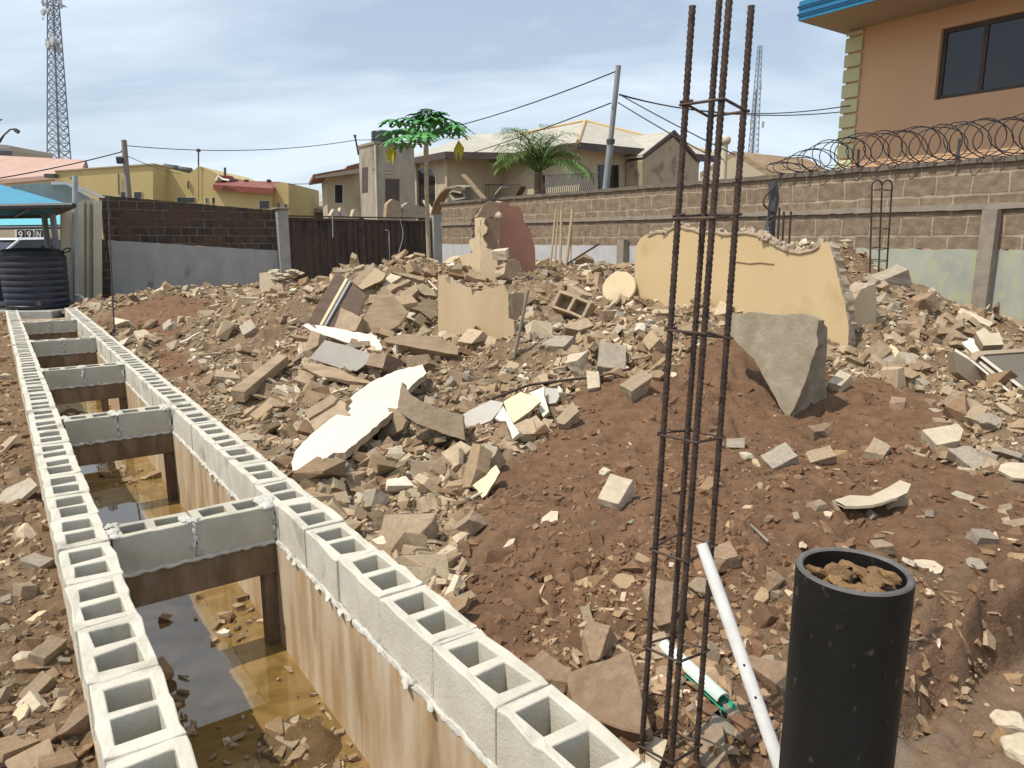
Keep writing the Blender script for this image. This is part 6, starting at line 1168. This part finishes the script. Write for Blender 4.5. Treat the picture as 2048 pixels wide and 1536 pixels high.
t = thing('wrapped_post', 'dark crooked steel post wrapped in looping wire behind the yellow wall', 'post', K(1542, 500, 9.9)); Yp = 9.9; m = MB(); m.tube([K(x, y, Yp) for x, y in ((1537, 520), (1539, 460), (1544, 430), (1548, 400), (1546, 362))], [.075, .075, .06, .07, .065], 8); m.build('post', MAT['darksteel'], t)
m = MB(); m.tube([K(x, y, Yp - .09 + .02 * (i % 3)) for i, (x, y) in enumerate([(1553, 368), (1540, 384), (1530, 392), (1526, 402), (1529, 412), (1540, 421), (1552, 424), (1548, 432), (1536, 438), (1538, 448), (1546, 440), (1540, 458), (1532, 466), (1520, 472), (1508, 470)])], .013, 6); m.build('wire', MAT['tie'], t, smooth=60)
# black pipe in the foreground
t = None; cP = K(1708, 1138, 1.42); dep = (cP - CAM).dot(Vector((0, cp, -sp))); rO = 109 / FPX * dep; rI = rO * .865
t = thing('black_pipe', 'thick scuffed black plastic pipe standing upright in the foreground', 'pipe', Vector((cP.x, cP.y, -.03)))
m = MB(); m.lathe((cP.x, cP.y, 0), [(rO, -.03), (rO, cP.z - .012), (rO * .992, cP.z - .004)], 72); m.lathe((cP.x, cP.y, 0), [(rI, cP.z - .004), (rI, cP.z - .08), (0, cP.z - .08)], 72); m.build('tube', MAT['blackpvc'], t, smooth=40)
m = MB(); m.lathe((cP.x, cP.y, 0), [(rO * .9921, cP.z - .0039), (rO * .97, cP.z), (rI * 1.03, cP.z), (rI * 1.001, cP.z - .0039)], 72); m.build('rim', MAT['rim'], t, smooth=40)
m = MB(); m.lathe((cP.x, cP.y, cP.z - .045), [(0, 0), (rI * .99, -.004)], 40); tag(m.build('earth_fill', MAT['soilstone']), 'brown earth filling the top of the black pipe', 'earth')
MAT['pebble'] = M('brown pebble', (.20, .115, .05), (.27, .165, .08), scale=6, bump=.5, bscale=20, var=.2); PEB = [piece_mesh('stone', _rp, MAT['pebble']) for _ in range(5)]
for i in range(38):
    a = _rp.uniform(0, 6.28); r_ = rI * .80 * math.sqrt(_rp.random()); me = _rp.choice(PEB); o = bpy.data.objects.new('pebble', me); COL.objects.link(o); s = _rp.uniform(.04, .07) * rI / .1
    o.scale = (s * 1.1, s * .9, s * .55); o.rotation_euler = (_rp.gauss(0, .35), _rp.gauss(0, .35), _rp.uniform(0, 6.28)); o.location = (cP.x + r_ * math.cos(a), cP.y + r_ * math.sin(a), cP.z - .04 + _rp.uniform(0, .036) * (1 - .3 * r_ / rI)); tag(o, 'flat brown pebble among those filling the black pipe', 'pebble', 'pebbles filling the black pipe')
# white pipe leaning on the cage, split green pipe
a = K(1403, 1088, 1.98); b = K(1548, 1500, 1.70); d = (b - a).normalized(); e = a + d * ((.0 - a.z) / d.z)
t = thing('white_pipe', 'dirty white plastic pipe leaning against the rebar column', 'pipe', e); m = MB(); m.tube([a.lerp(e, k / 8) for k in range(9)], [.0165] + [.0185] * 8, 14); m.build('tube', MAT['whitepvc'], t, smooth=50)
for f in (.32, .40): c = a.lerp(e, f); w = (CAM - c).normalized(); m = MB(); m.tube([c + w * .017, c + w * .0195], .0035, 8); m.build('screw_hole', MAT['black'], t)
a = hit(1328, 1306) + Vector((0, 0, .03)); b = hit(1446, 1424) + Vector((0, 0, .045)); t = thing('green_pipe', 'split green plastic pipe with a pale top lying behind the white pipe', 'pipe', a); d = (b - a).normalized(); s_ = d.cross(Vector((0, 0, 1))).normalized(); u_ = s_.cross(d); rr = .030
def arc(t0, t1, mat, nm, ro, ri):
    m = MB(); k = 12; A = []
    for p in (a, b):
        for r_ in (ro, ri): A.append([p + (s_ * math.cos(t0 + (t1 - t0) * i / k) + u_ * math.sin(t0 + (t1 - t0) * i / k)) * r_ for i in range(k + 1)])
    for q in A: m.v += q
    N_ = k + 1
    for i in range(k): m.f += [[i, i + 1, 2 * N_ + i + 1, 2 * N_ + i], [N_ + i, 3 * N_ + i, 3 * N_ + i + 1, N_ + i + 1], [2 * N_ + i, 2 * N_ + i + 1, 3 * N_ + i + 1, 3 * N_ + i], [i, N_ + i, N_ + i + 1, i + 1]]
    m.f += [[0, 2 * N_, 3 * N_, N_], [k, N_ + k, 3 * N_ + k, 2 * N_ + k]]; m.m = [0] * len(m.f); return m.build(nm, mat, t, smooth=50)
arc(.15, 3.0, MAT['palegreen'], 'upper_half', rr, rr * .86); b = b + d * .03; arc(3.3, 5.9, MAT['greenpvc'], 'lower_half', rr * 1.02, rr * .88)
for i, (x0, y0, x1, y1) in enumerate([(1438, 1432, 1476, 1536), (1500, 1060, 1536, 1092)]): p, q = hit(x0, y0), hit(x1, y1); m = MB(); m.tube([p + Vector((0, 0, .03)), q + Vector((0, 0, .02))], .004 + .003 * i, 5); tag(m.build('stick', MAT['woodpole'], None), ['thin stick on the ground below the split green pipe', 'dark stick on the brown slope left above the black pipe'][i], 'stick')
# ================================================================ trees
def papaya():
    base = K(858, 600, 20.5); base.z = 0; top = K(852, 288, 20.5); t = thing('papaya_tree', 'slender papaya tree with a bright green umbrella crown in front of the gate', 'tree', base)
    m = MB(); m.tube([base, base.lerp(top, .3) + Vector((.02, 0, 0)), base.lerp(top, .7) + Vector((-.01, 0, 0)), top - Vector((0, 0, .12)), top + Vector((0, 0, .1))], [.075, .065, .06, .07, .05], 12); m.build('trunk', MAT['bark'], t, smooth=60)
    rs = random.Random(3); lv = MB(); pt = MB()
    def leaf(mb, c, out, up, s, rs):
        side = out.cross(up).normalized()
        for k in range(9):
            a = R(-152 + 38 * k); d = out * math.cos(a) + side * math.sin(a); L = s * (1.0 if abs(a) < 1.2 else .78) * rs.uniform(.9, 1.1); w_ = d.cross(up).normalized()
            droop = lambda f: -Vector((0, 0, 1)) * (.42 * f * f * L) ; j = len(mb.v)
            prof = [(0, .02), (.25, .06), (.42, .17), (.52, .09), (.66, .20), (.76, .09), (.90, .12), (1.0, .02)]
            for f, w in prof: mb.v += [c + d * (L * f) + w_ * (w * L) + droop(f) - up * (.05 * w * L), c + d * (L * f) + droop(f), c + d * (L * f) - w_ * (w * L) + droop(f) - up * (.05 * w * L)]
            for i in range(len(prof) - 1):
                q = j + 3 * i; mb.f += [[q, q + 1, q + 4, q + 3], [q + 1, q + 2, q + 5, q + 4]]; mb.m += [0, 0]
    n = 30
    for i in range(n):
        az = i * 2.399; el = [.85, .5, .25, 1.15, .65][i % 5] + rs.uniform(-.12, .12); L = (1.05 if el < .7 else .85) * rs.uniform(.82, 1.05); d = Vector((math.cos(az) * math.cos(el), math.sin(az) * math.cos(el), math.sin(el))); p0 = top + Vector((0, 0, .05 * (i % 3))); p1 = p0 + d * L - Vector((0, 0, .10 * L)); mid = p0 + d * L * .55 + Vector((0, 0, .04))
        pt.tube([p0, mid, p1], [.014, .011, .008], 5); out = Vector((d.x, d.y, -.25 + .5 * d.z)).normalized(); upv = (Vector((0, 0, 1)) + d * .35 - out * 0).normalized(); upv = (upv - out * upv.dot(out)).normalized(); leaf(lv, p1, out, upv, rs.uniform(.36, .52), rs)
    pt.build('petiole', MAT['papaya'], t, smooth=60); lv.build('crown', MAT['papaya'], t)
    for x, y, h in ((781, 290, .55), (917, 280, .6)):
        c = KP(x, y, top, Vector((0, 1, 0))); m = MB(); m.tube([top + Vector((0, 0, -.02)), top.lerp(c, .6) + Vector((0, 0, .1)), c + Vector((0, 0, .02))], .009, 5)
        for k in range(6): o_ = Vector((math.cos(k * 1.05) * .10, math.sin(k * 1.05) * .08, 0)); j = len(m.v); m.v += [c, c + o_ + Vector((.05, .02, -h * .35)), c + o_ * 1.1 - Vector((0, 0, h * (.7 + .06 * k))), c + o_ * .8 - Vector((.05, 0, h * .4))]; m.f += [[j, j + 1, j + 2, j + 3]]; m.m.append(0)
        m.build('yellow_leaf', MAT['papyel'], t)
papaya()
def palm(base, h, nf, L, name, label, spread=1.0, leaflets=26, seed=1, r=.09, stems=3):
    t = thing(name, label, 'palm', base); rs = random.Random(seed); top = base + Vector((0, 0, h)); m = MB()
    for k in range(stems): o = Vector((math.cos(k * 2.1), math.sin(k * 2.1), 0)) * r * (1.1 if stems > 1 else 0); m.tube([base + o, base + o * 1.2 + Vector((0, 0, h * .5)), top + o * .6], [r * 1.1, r, r * .8], 9)
    m.build('trunk', MAT['palmtrunk'], t, smooth=60); f = MB()
    for i in range(nf):
        az = i * 2.399 + rs.uniform(-.2, .2); el = R(rs.uniform(28, 92)); l = L * rs.uniform(.75, 1.1); hd = Vector((math.cos(az), math.sin(az), 0)); pts = []; p = top + hd * .05; e = el; n = 12
        for k in range(n + 1): pts.append(p.copy()); p = p + (hd * math.cos(e) + Vector((0, 0, math.sin(e)))) * (l / n); e -= (.10 + .06 * spread) * (.5 + k / n)
        f.tube(pts, [.016 * (1 - .8 * k / n) for k in range(n + 1)], 4)
        for k in range(leaflets):
            q = .15 + .85 * k / leaflets; i0 = min(n - 1, int(q * n)); c = pts[i0].lerp(pts[i0 + 1], q * n - i0); tg = (pts[i0 + 1] - pts[i0]).normalized(); sd = tg.cross(Vector((0, 0, 1))).normalized() if abs(tg.z) < .98 else Vector((1, 0, 0)); ll = l * .36 * math.sin(math.pi * (.12 + .82 * q)) ** .7 * rs.uniform(.85, 1.1)
            for sgn in (-1, 1):
                d = (tg * .75 + sd * sgn + Vector((0, 0, rs.uniform(-.25, .25)))).normalized(); w = Vector((0, 0, 1)).cross(d).normalized() * .011; j = len(f.v); e1 = c + d * ll * .55; e2 = c + d * ll - Vector((0, 0, ll * .28)); f.v += [c - w * .5, c + w * .5, e1 + w, e1 - w, e2]; f.f += [[j, j + 1, j + 2, j + 3], [j + 3, j + 2, j + 4]]; f.m += [0, 0]
    f.build('crown', MAT['palm'], t); return t
pb = KN(1076, 395, BW_N + 2.2); gz = KN(1076, 345, BW_N + 2.2).z; palm(Vector((pb.x, pb.y, 0)), gz, 42, 1.9, 'palm_tree', 'feathery green palm behind the boundary wall in front of the tan house', seed=4, r=.10)
pf = K(76, 316, 75); palm(Vector((pf.x, pf.y, 0)), pf.z - .2, 11, 1.7, 'palm_tree', 'small distant palm top above the salmon roof beside the lattice tower', leaflets=12, seed=9, stems=1, r=.2)
pf = K(30, 312, 70); palm(Vector((pf.x, pf.y, 0)), pf.z - .2, 9, 1.5, 'palm_tree', 'sparse distant palm at the far left above the salmon roof', leaflets=8, seed=12, stems=1, r=.18)
# ================================================================ masts, poles and wires
def lattice(name, label, px0, py0, w0, px1, py1, w1, Y, levels, r, extra=None, legs=4):
    b = K(px0, py0, Y); a = KP(px1, py1, b, Vector((0, 1, 0))); sc = (b - CAM).dot(Vector((0, cp, -sp))) / FPX; t = thing(name, label, 'lattice tower', Vector((b.x, b.y, 0)))
    dz = (a - b) / (a.z - b.z); b0 = b + dz * (-.16 - b.z); wz = (w1 - w0) * sc / (a.z - b.z); wd = lambda z: w0 * sc + wz * (z - b.z); pos = lambda z, k: b + dz * (z - b.z) + Vector((math.cos(.5 + k * 2 * math.pi / legs), math.sin(.5 + k * 2 * math.pi / legs), 0)) * wd(z) * .56
    for k in range(legs): m = MB(); m.tube([pos(b0.z, k), pos(b.z, k), pos(a.z, k)], r, 5); m.build('leg', MAT['lattice'], t)
    m = MB(); zs = [b0.z + (a.z - b0.z) * i / levels for i in range(levels + 1)]
    for z, z2 in zip(zs[:-1], zs[1:]):
        for k in range(legs): k2 = (k + 1) % legs; zm = (z + z2) / 2; m.tube([pos(z, k), pos(z2, k2)], r * .55, 4); m.tube([pos(z, k2), pos(z2, k)], r * .55, 4); m.tube([pos(z2, k), pos(z2, k2)], r * .6, 4)
    m.tube([pos(b0.z, 0).lerp(pos(b0.z, 2), .5), pos(a.z, 0).lerp(pos(a.z, 2), .5)], r * 1.3, 5); m.build('bracing', MAT['lattice'], t); return t, b, sc
t, b, sc = lattice('lattice_tower', 'tall steel lattice tower with dish antennas at the upper left', 118, 316, 36, 104, -60, 13, 90, 34, .075)
Zf = Vector((0, 1, 0))
for x, y, rpx, kind in [(99, 30, 6, 'd'), (108, 28, 5, 'd'), (120, 88, 9, 'd'), (110, 95, 7, 'd'), (126, 100, 6, 'b'), (95, 10, 4, 'b'), (130, 12, 5, 'b'), (104, 93, 6, 'b'), (97, 42, 3, 'd')]:
    c = KP(x, y, b, Zf) + Vector((0, -.8, 0)); m = MB(); r_ = rpx * sc
    if kind == 'd': m.lathe(c, [(0, 0), (r_, .1), (r_, r_ * .9), (0, r_)], 16, ax=Vector((-.5, -.8, .1)).normalized().to_track_quat('Z', 'Y').to_matrix())
    else: m.box(c, (r_ * .9, r_ * .6, r_ * 3.2)); m.box(c + Vector((-r_ * .2, .3, 0)), (.1, 1.2, .1))
    m.build('antenna', MAT['steel'], t, smooth=30 if kind == 'd' else None)
m = MB(); m.tube([KP(84, 8, b, Zf), KP(134, 14, b, Zf)], .06, 4); m.tube([KP(92, 0, b, Zf), KP(92, 20, b, Zf)], .05, 4); m.build('antenna_arm', MAT['lattice'], t)
t, b, sc = lattice('lattice_tower', 'slim distant lattice mast behind the rebar column', 1506, 308, 24, 1520, 92, 10, 120, 36, .055)
t2, b2, sc2 = lattice('lattice_tower', 'shorter distant lattice mast close to the slim one behind the rebar column', 1502, 308, 10, 1511, 180, 6, 122, 24, .045, legs=3)
for x, y in ((1524, 250), (1500, 245), (1519, 175)): m = MB(); c = KP(x, y, b, Zf) - Vector((0, .5, 0)); m.box(c, (.3, .25, .9)); m.build('antenna', MAT['steel'], t)
q = KN(1237, 131, BW_N + .8); p = KN(1211, 380, BW_N + .8); d = (q - p) / (q.z - p.z); p0 = p + d * (0 - p.z); t = thing('utility_pole', 'leaning grey steel utility pole behind the boundary wall', 'utility pole', p0); m = MB(); j_ = p.lerp(q, .40)
m.tube([p0, j_], .082, 14); m.build('lower_shaft', MAT['pole'], t, smooth=50); m = MB(); m.tube([j_, q], .065, 14); m.build('upper_shaft', MAT['pole'], t, smooth=50); m = MB(); m.tube([j_ - d * .05, j_ + d * .06], .105, 14); m.build('collar', MAT['darksteel'], t)
PT = q
q = K(248, 280, 30); p = KP(258, 400, q, Zf); d = (q - p) / (q.z - p.z); p0 = p + d * (-.16 - p.z); t = thing('utility_pole', 'weathered utility pole with a flood lamp behind the dark yard wall', 'utility pole', p0); m = MB(); m.tube([p0, p, q], [.15, .12, .10], 9); m.build('shaft', MAT['woodpole'], t, smooth=50)
m = MB(); c = KP(243, 321, q, Zf); m.box(c + Vector((0, -.15, 0)), (.22, .18, .26), (R(20), 0, R(20))); m.build('flood_lamp', MAT['darksteel'], t, bevel=.02); m = MB(); c = KP(243, 302, q, Zf); m.tube([c, KP(250, 306, q, Zf)], .05, 6); m.build('insulator', MAT['black'], t)
wires = [((249, 291, 30), (712, 280, 37), .045, 14, 'cable from the weathered pole to the post beside the water tower', .022), ((712, 280, 37), (1231, 143, None), .03, 22, 'cable rising from the water tower to the top of the leaning grey pole', .022), ((-60, 366, 24), (246, 303, 30), .03, 4, 'cable from the far left to the weathered pole', .028), ((250, 310, 30), (362, 348, 48), .02, 4, 'cable from the weathered pole down to the ochre house', .02),
         ((1222, 206, None), (930, 310, 32), .02, 3, 'cable from the leaning grey pole down behind the palm', .022), ((1238, 188, None), (1700, 211, 17), .04, 24, 'upper cable from the leaning grey pole to the peach house', .016), ((1238, 190, None), (1700, 222, 17.2), .04, 20, 'lower cable from the leaning grey pole to the peach house', .016), ((1239, 189, None), (1470, 310, 15.5), .02, 2, 'cable from the leaning grey pole to the shed by the razor wire', .018), ((1236, 205, None), (1440, 322, 15.5), .02, 2, 'lower cable from the leaning grey pole to the vent pipe', .018), ((576, 368, 50), (656, 365, 42), .01, 1, 'short cable between the ochre house and the tan outbuilding', .03)]
for (x0, y0, Y0), (x1, y1, Y1), _, sag, lb, r_ in wires:
    a = K(x0, y0, Y0) if Y0 else KP(x0, y0, PT, Zf); b = K(x1, y1, Y1) if Y1 else KP(x1, y1, PT, Zf); pts = []
    dm = (a.y + b.y) / 2 / FPX
    for i in range(17): f = i / 16; pts.append(a.lerp(b, f) - Vector((0, 0, sag * dm * 4 * f * (1 - f))))
    m = MB(); m.tube(pts, r_ * .75, 5); tag(m.build('power_cable', MAT['wire'], None), lb, 'cable')
# ================================================================ houses far left
def block(par, pts, Y, th, mat, nm): m = MB(); m.prism([K(x, y, Y) for x, y in pts], (0, th, 0)); return m.build(nm, mat, par)
def far_win(par, x0, y0, x1, y1, Y):
    m = MB(); m.prism([K(x, y, Y - .05) for x, y in ((x0 - 1.2, y0 - 1.2), (x1 + 1.2, y0 - 1.2), (x1 + 1.2, y1 + 1), (x0 - 1.2, y1 + 1))], (0, .04, 0)); f = m.build('window', MAT['creamw'], par); m = MB(); m.prism([K(x, y, Y - .08) for x, y in ((x0, y0), (x1, y0), (x1, y1), (x0, y1))], (0, .025, 0)); m.build('pane', MAT['win'], f)
t = thing('ochre_house', 'long ochre house with a flat sloping roof line behind the dark yard wall', 'house', K(210, 400, 50).to_2d().to_3d())
block(t, [(110, 343), (306, 329), (306, 478), (110, 478)], 50, 10, MAT['ochre'], 'wall'); block(t, [(109, 340.5), (307, 326.5), (307, 329.0), (109, 343)], 49.9, 10.2, MAT['soffit'], 'roof_edge')
for w in ((242, 384, 254, 397), (268, 384, 282, 397)): far_win(t, *w, 50)
m = MB(); m.tube([K(237, 347, 49.9), K(238, 390, 49.9)], .04, 5); m.build('conduit', MAT['darksteel'], t); m = MB(); m.box(K(103, 352, 49.5), (.6, .6, .25)); m.build('roof_spout', MAT['darksteel'], t)
t = thing('ochre_house', 'ochre house with a peaked parapet and black tanks on its roof', 'house', K(380, 400, 52).to_2d().to_3d())
block(t, [(300, 328), (378, 347), (388, 340), (397, 332), (408, 335), (437, 349), (430, 366), (430, 478), (300, 478)], 52, 9, MAT['ochre'], 'wall'); block(t, [(307, 345), (322, 346), (322, 478), (307, 478)], 51.6, .39, MAT['ochre'], 'stair_recess'); block(t, [(309, 369), (316, 369), (316, 377), (309, 377)], 51.55, .04, MAT['win'], 'vent')
for w in ((355, 395, 389, 405), (411, 396, 414, 405), (424, 395, 430, 407)): far_win(t, *w, 52)
m = MB(); m.tube([K(397, 332, 51.9), K(397, 301, 51.9)], .05, 5); m.tube([K(397, 333, 51.9), K(397, 402, 51.9)], .02, 4); m.box(K(397, 301, 51.9), (.2, .2, .2)); m.build('aerial', MAT['darksteel'], t); m = MB(); m.tube([K(377, 362, 51.9), K(376, 374, 51.9), K(378, 377, 51.9)], .06, 6); m.build('lamp', MAT['darksteel'], t)
def lying_tank(x, y, rx, lb, Y):
    c = K(x, y, Y); r_ = rx / FPX * Y; m = MB(); m.lathe(c, [(0, -r_), (r_ * .36, -r_ * .97), (r_ * .44, -r_ * .8), (r_ * .42, 0), (r_ * .44, r_ * .8), (r_ * .3, r_), (0, r_ * 1.02)], 18, ax=Vector((1, .15, -.12)).normalized().to_track_quat('Z', 'Y').to_matrix()); tag(m.build('roof_tank', MAT['darksteel'], None, smooth=40), lb, 'water tank', 'black tanks on the ochre roof')
lying_tank(343, 336, 15, 'left and larger of two black tanks lying on the ochre house roof', 53); lying_tank(371, 340, 13, 'right and flatter of two black tanks lying on the ochre house roof', 53)
block(tag(thing('roof_hatch', 'small dark cap on the roof of the long ochre house', 'cap', K(183, 336, 52))), [(179, 338), (183, 335), (190, 335), (192, 338)], 51, .6, MAT['darksteel'], 'cap')
t = thing('ochre_house', 'ochre house with a red tiled roof left of the tan outbuilding', 'house', K(500, 410, 51).to_2d().to_3d())
block(t, [(430, 372), (543, 372), (543, 478), (430, 478)], 51, 8, MAT['ochre'], 'wall'); block(t, [(543, 374), (561, 364), (577, 366), (578, 478), (543, 478)], 51.5, 8, MAT['ochre'], 'end_wall')
m = MB(); a, b, c, d = K(426, 369, 50.4), K(546, 377, 50.4), K(562, 363.5, 55), K(440, 360, 55); m.add([a, b, c, d] + [v - Vector((0, 0, .35)) for v in (a, b, c, d)], [(0, 1, 2, 3), (4, 7, 6, 5), (0, 4, 5, 1), (1, 5, 6, 2), (3, 2, 6, 7), (0, 3, 7, 4)]); rf_ = m.build('roof', MAT['redroof'], t)
block(rf_, [(440, 350), (458, 351), (460, 362), (438, 362)], 53, .8, MAT['redroof'], 'dormer'); m = MB(); m.tube([K(450, 351, 53.2), K(450, 335, 53.2)], .09, 6); m.build('flue', MAT['darksteel'], t)
m = MB(); m.tube([K(432, 361, 50.2), K(437, 352, 50.2), K(444, 358, 50.2), K(458, 361, 50.2)], .07, 5); m.build('broken_bargeboard', MAT['white'], rf_)
for x in (471, 493, 538): m = MB(); m.lathe(K(x, 363, 54), [(.16, -.3), (.16, .05), (.22, .08), (.0, .18)], 10); m.build('roof_vent', MAT['darksteel'], t)
for w in ((519, 402, 538, 417), (555, 405, 559, 418), (569, 408, 573, 418)): far_win(t, *w, 51 if w[0] < 543 else 51.5)
t = thing('salmon_roof_house', 'house with a broad salmon pink roof at the far left', 'house', K(80, 400, 56).to_2d().to_3d())
m = MB(); a, b, c, d = K(-150, 372, 54), K(160, 345, 54), K(172, 320, 60), K(-150, 303, 60); m.add([a, b, c, d] + [v - Vector((0, 0, .3)) for v in (a, b, c, d)], [(0, 1, 2, 3), (4, 7, 6, 5), (0, 4, 5, 1), (1, 5, 6, 2), (3, 2, 6, 7), (0, 3, 7, 4)]); m.build('roof', MAT['pinkroof'], t); m = MB(); a, b, c = K(160, 346, 54.2), K(173, 320, 60), K(178, 340, 63); m.add([a, b, c], [(0, 1, 2)]); m.add([a + Vector((-.3, .3, 0)), b + Vector((-.3, .3, 0)), c + Vector((-.3, .3, 0))], [(2, 1, 0)]); m.build('hip_end', MAT['redbrown'], t)
m = MB(); a, b = K(-150, 374, 54.3), K(158, 350, 54.3); m.prism([a, b, Vector((b.x, b.y, 0)), Vector((a.x, a.y, 0))], (0, 6, 0)); m.build('wall', MAT['creamw'], t)
t = thing('white_building', 'distant white building with small windows seen above the gate pillar', 'building', K(620, 400, 90).to_2d().to_3d()); block(t, [(578, 400), (600, 390), (615, 386), (640, 387), (655, 390), (655, 470), (578, 470)], 90, 10, MAT['white'], 'wall')
for w in ((615, 392, 618, 402), (630, 394, 634, 402)): far_win(t, *w, 90)
t = thing('grey_roofed_shed', 'low building with a brown grey roof between the ochre house and the tan outbuilding', 'shed', K(615, 420, 60).to_2d().to_3d()); m = MB(); a, b, c, d = K(574, 417, 58), K(660, 417, 58), K(660, 402, 64), K(580, 405, 64); m.add([a, b, c, d] + [v - Vector((0, 0, .3)) for v in (a, b, c, d)], [(0, 1, 2, 3), (4, 7, 6, 5), (0, 4, 5, 1), (1, 5, 6, 2), (3, 2, 6, 7), (0, 3, 7, 4)]); m.build('roof', MAT['bond'], t); block(t, [(576, 418.5), (658, 418.5), (658, 478), (576, 478)], 58.5, 4, MAT['brown'], 'wall')
t = thing('dark_roofed_house', 'corner of a dark roofed house above the salmon roof at the far left', 'house', K(0, 330, 66).to_2d().to_3d()); block(t, [(-90, 289), (18, 291), (22, 300), (22, 330), (-90, 330)], 66.5, 6, MAT['soffit'], 'wall'); m = MB(); a, b, c, d = K(-95, 296, 65), K(24, 302, 65), K(17, 290, 69), K(-95, 284, 69); m.add([a, b, c, d] + [v - Vector((0, 0, .4)) for v in (a, b, c, d)], [(0, 1, 2, 3), (4, 7, 6, 5), (0, 4, 5, 1), (1, 5, 6, 2), (3, 2, 6, 7), (0, 3, 7, 4)]); m.build('roof', MAT['darksteel'], t)
t = thing('street_lamp', 'curved double armed street lamp at the far left edge', 'street lamp', Vector((K(-14, 300, 62).x, 62, 0))); b = K(-14, 300, 62); m = MB(); m.tube([Vector((b.x, 62, 0)), b, K(-8, 290, 62), K(6, 272, 62), K(20, 259, 62), K(31, 258, 62)], .07, 6); m.build('pole', MAT['darksteel'], t, smooth=60); m = MB(); m.box(K(34, 262, 62), (.35, .25, .3), (0, R(35), 0)); m.build('lamp_head', MAT['darksteel'], t, bevel=.03); m = MB(); m.tube([K(-12, 292, 62), K(0, 285, 62), K(10, 268, 62), K(18, 262, 62)], .05, 6); m.tube([K(-16, 250, 62), K(0, 240, 62), K(4, 239, 62)], .06, 6); m.tube([K(-16, 250, 62), b], .07, 6); m.build('arm', MAT['darksteel'], t, smooth=60)
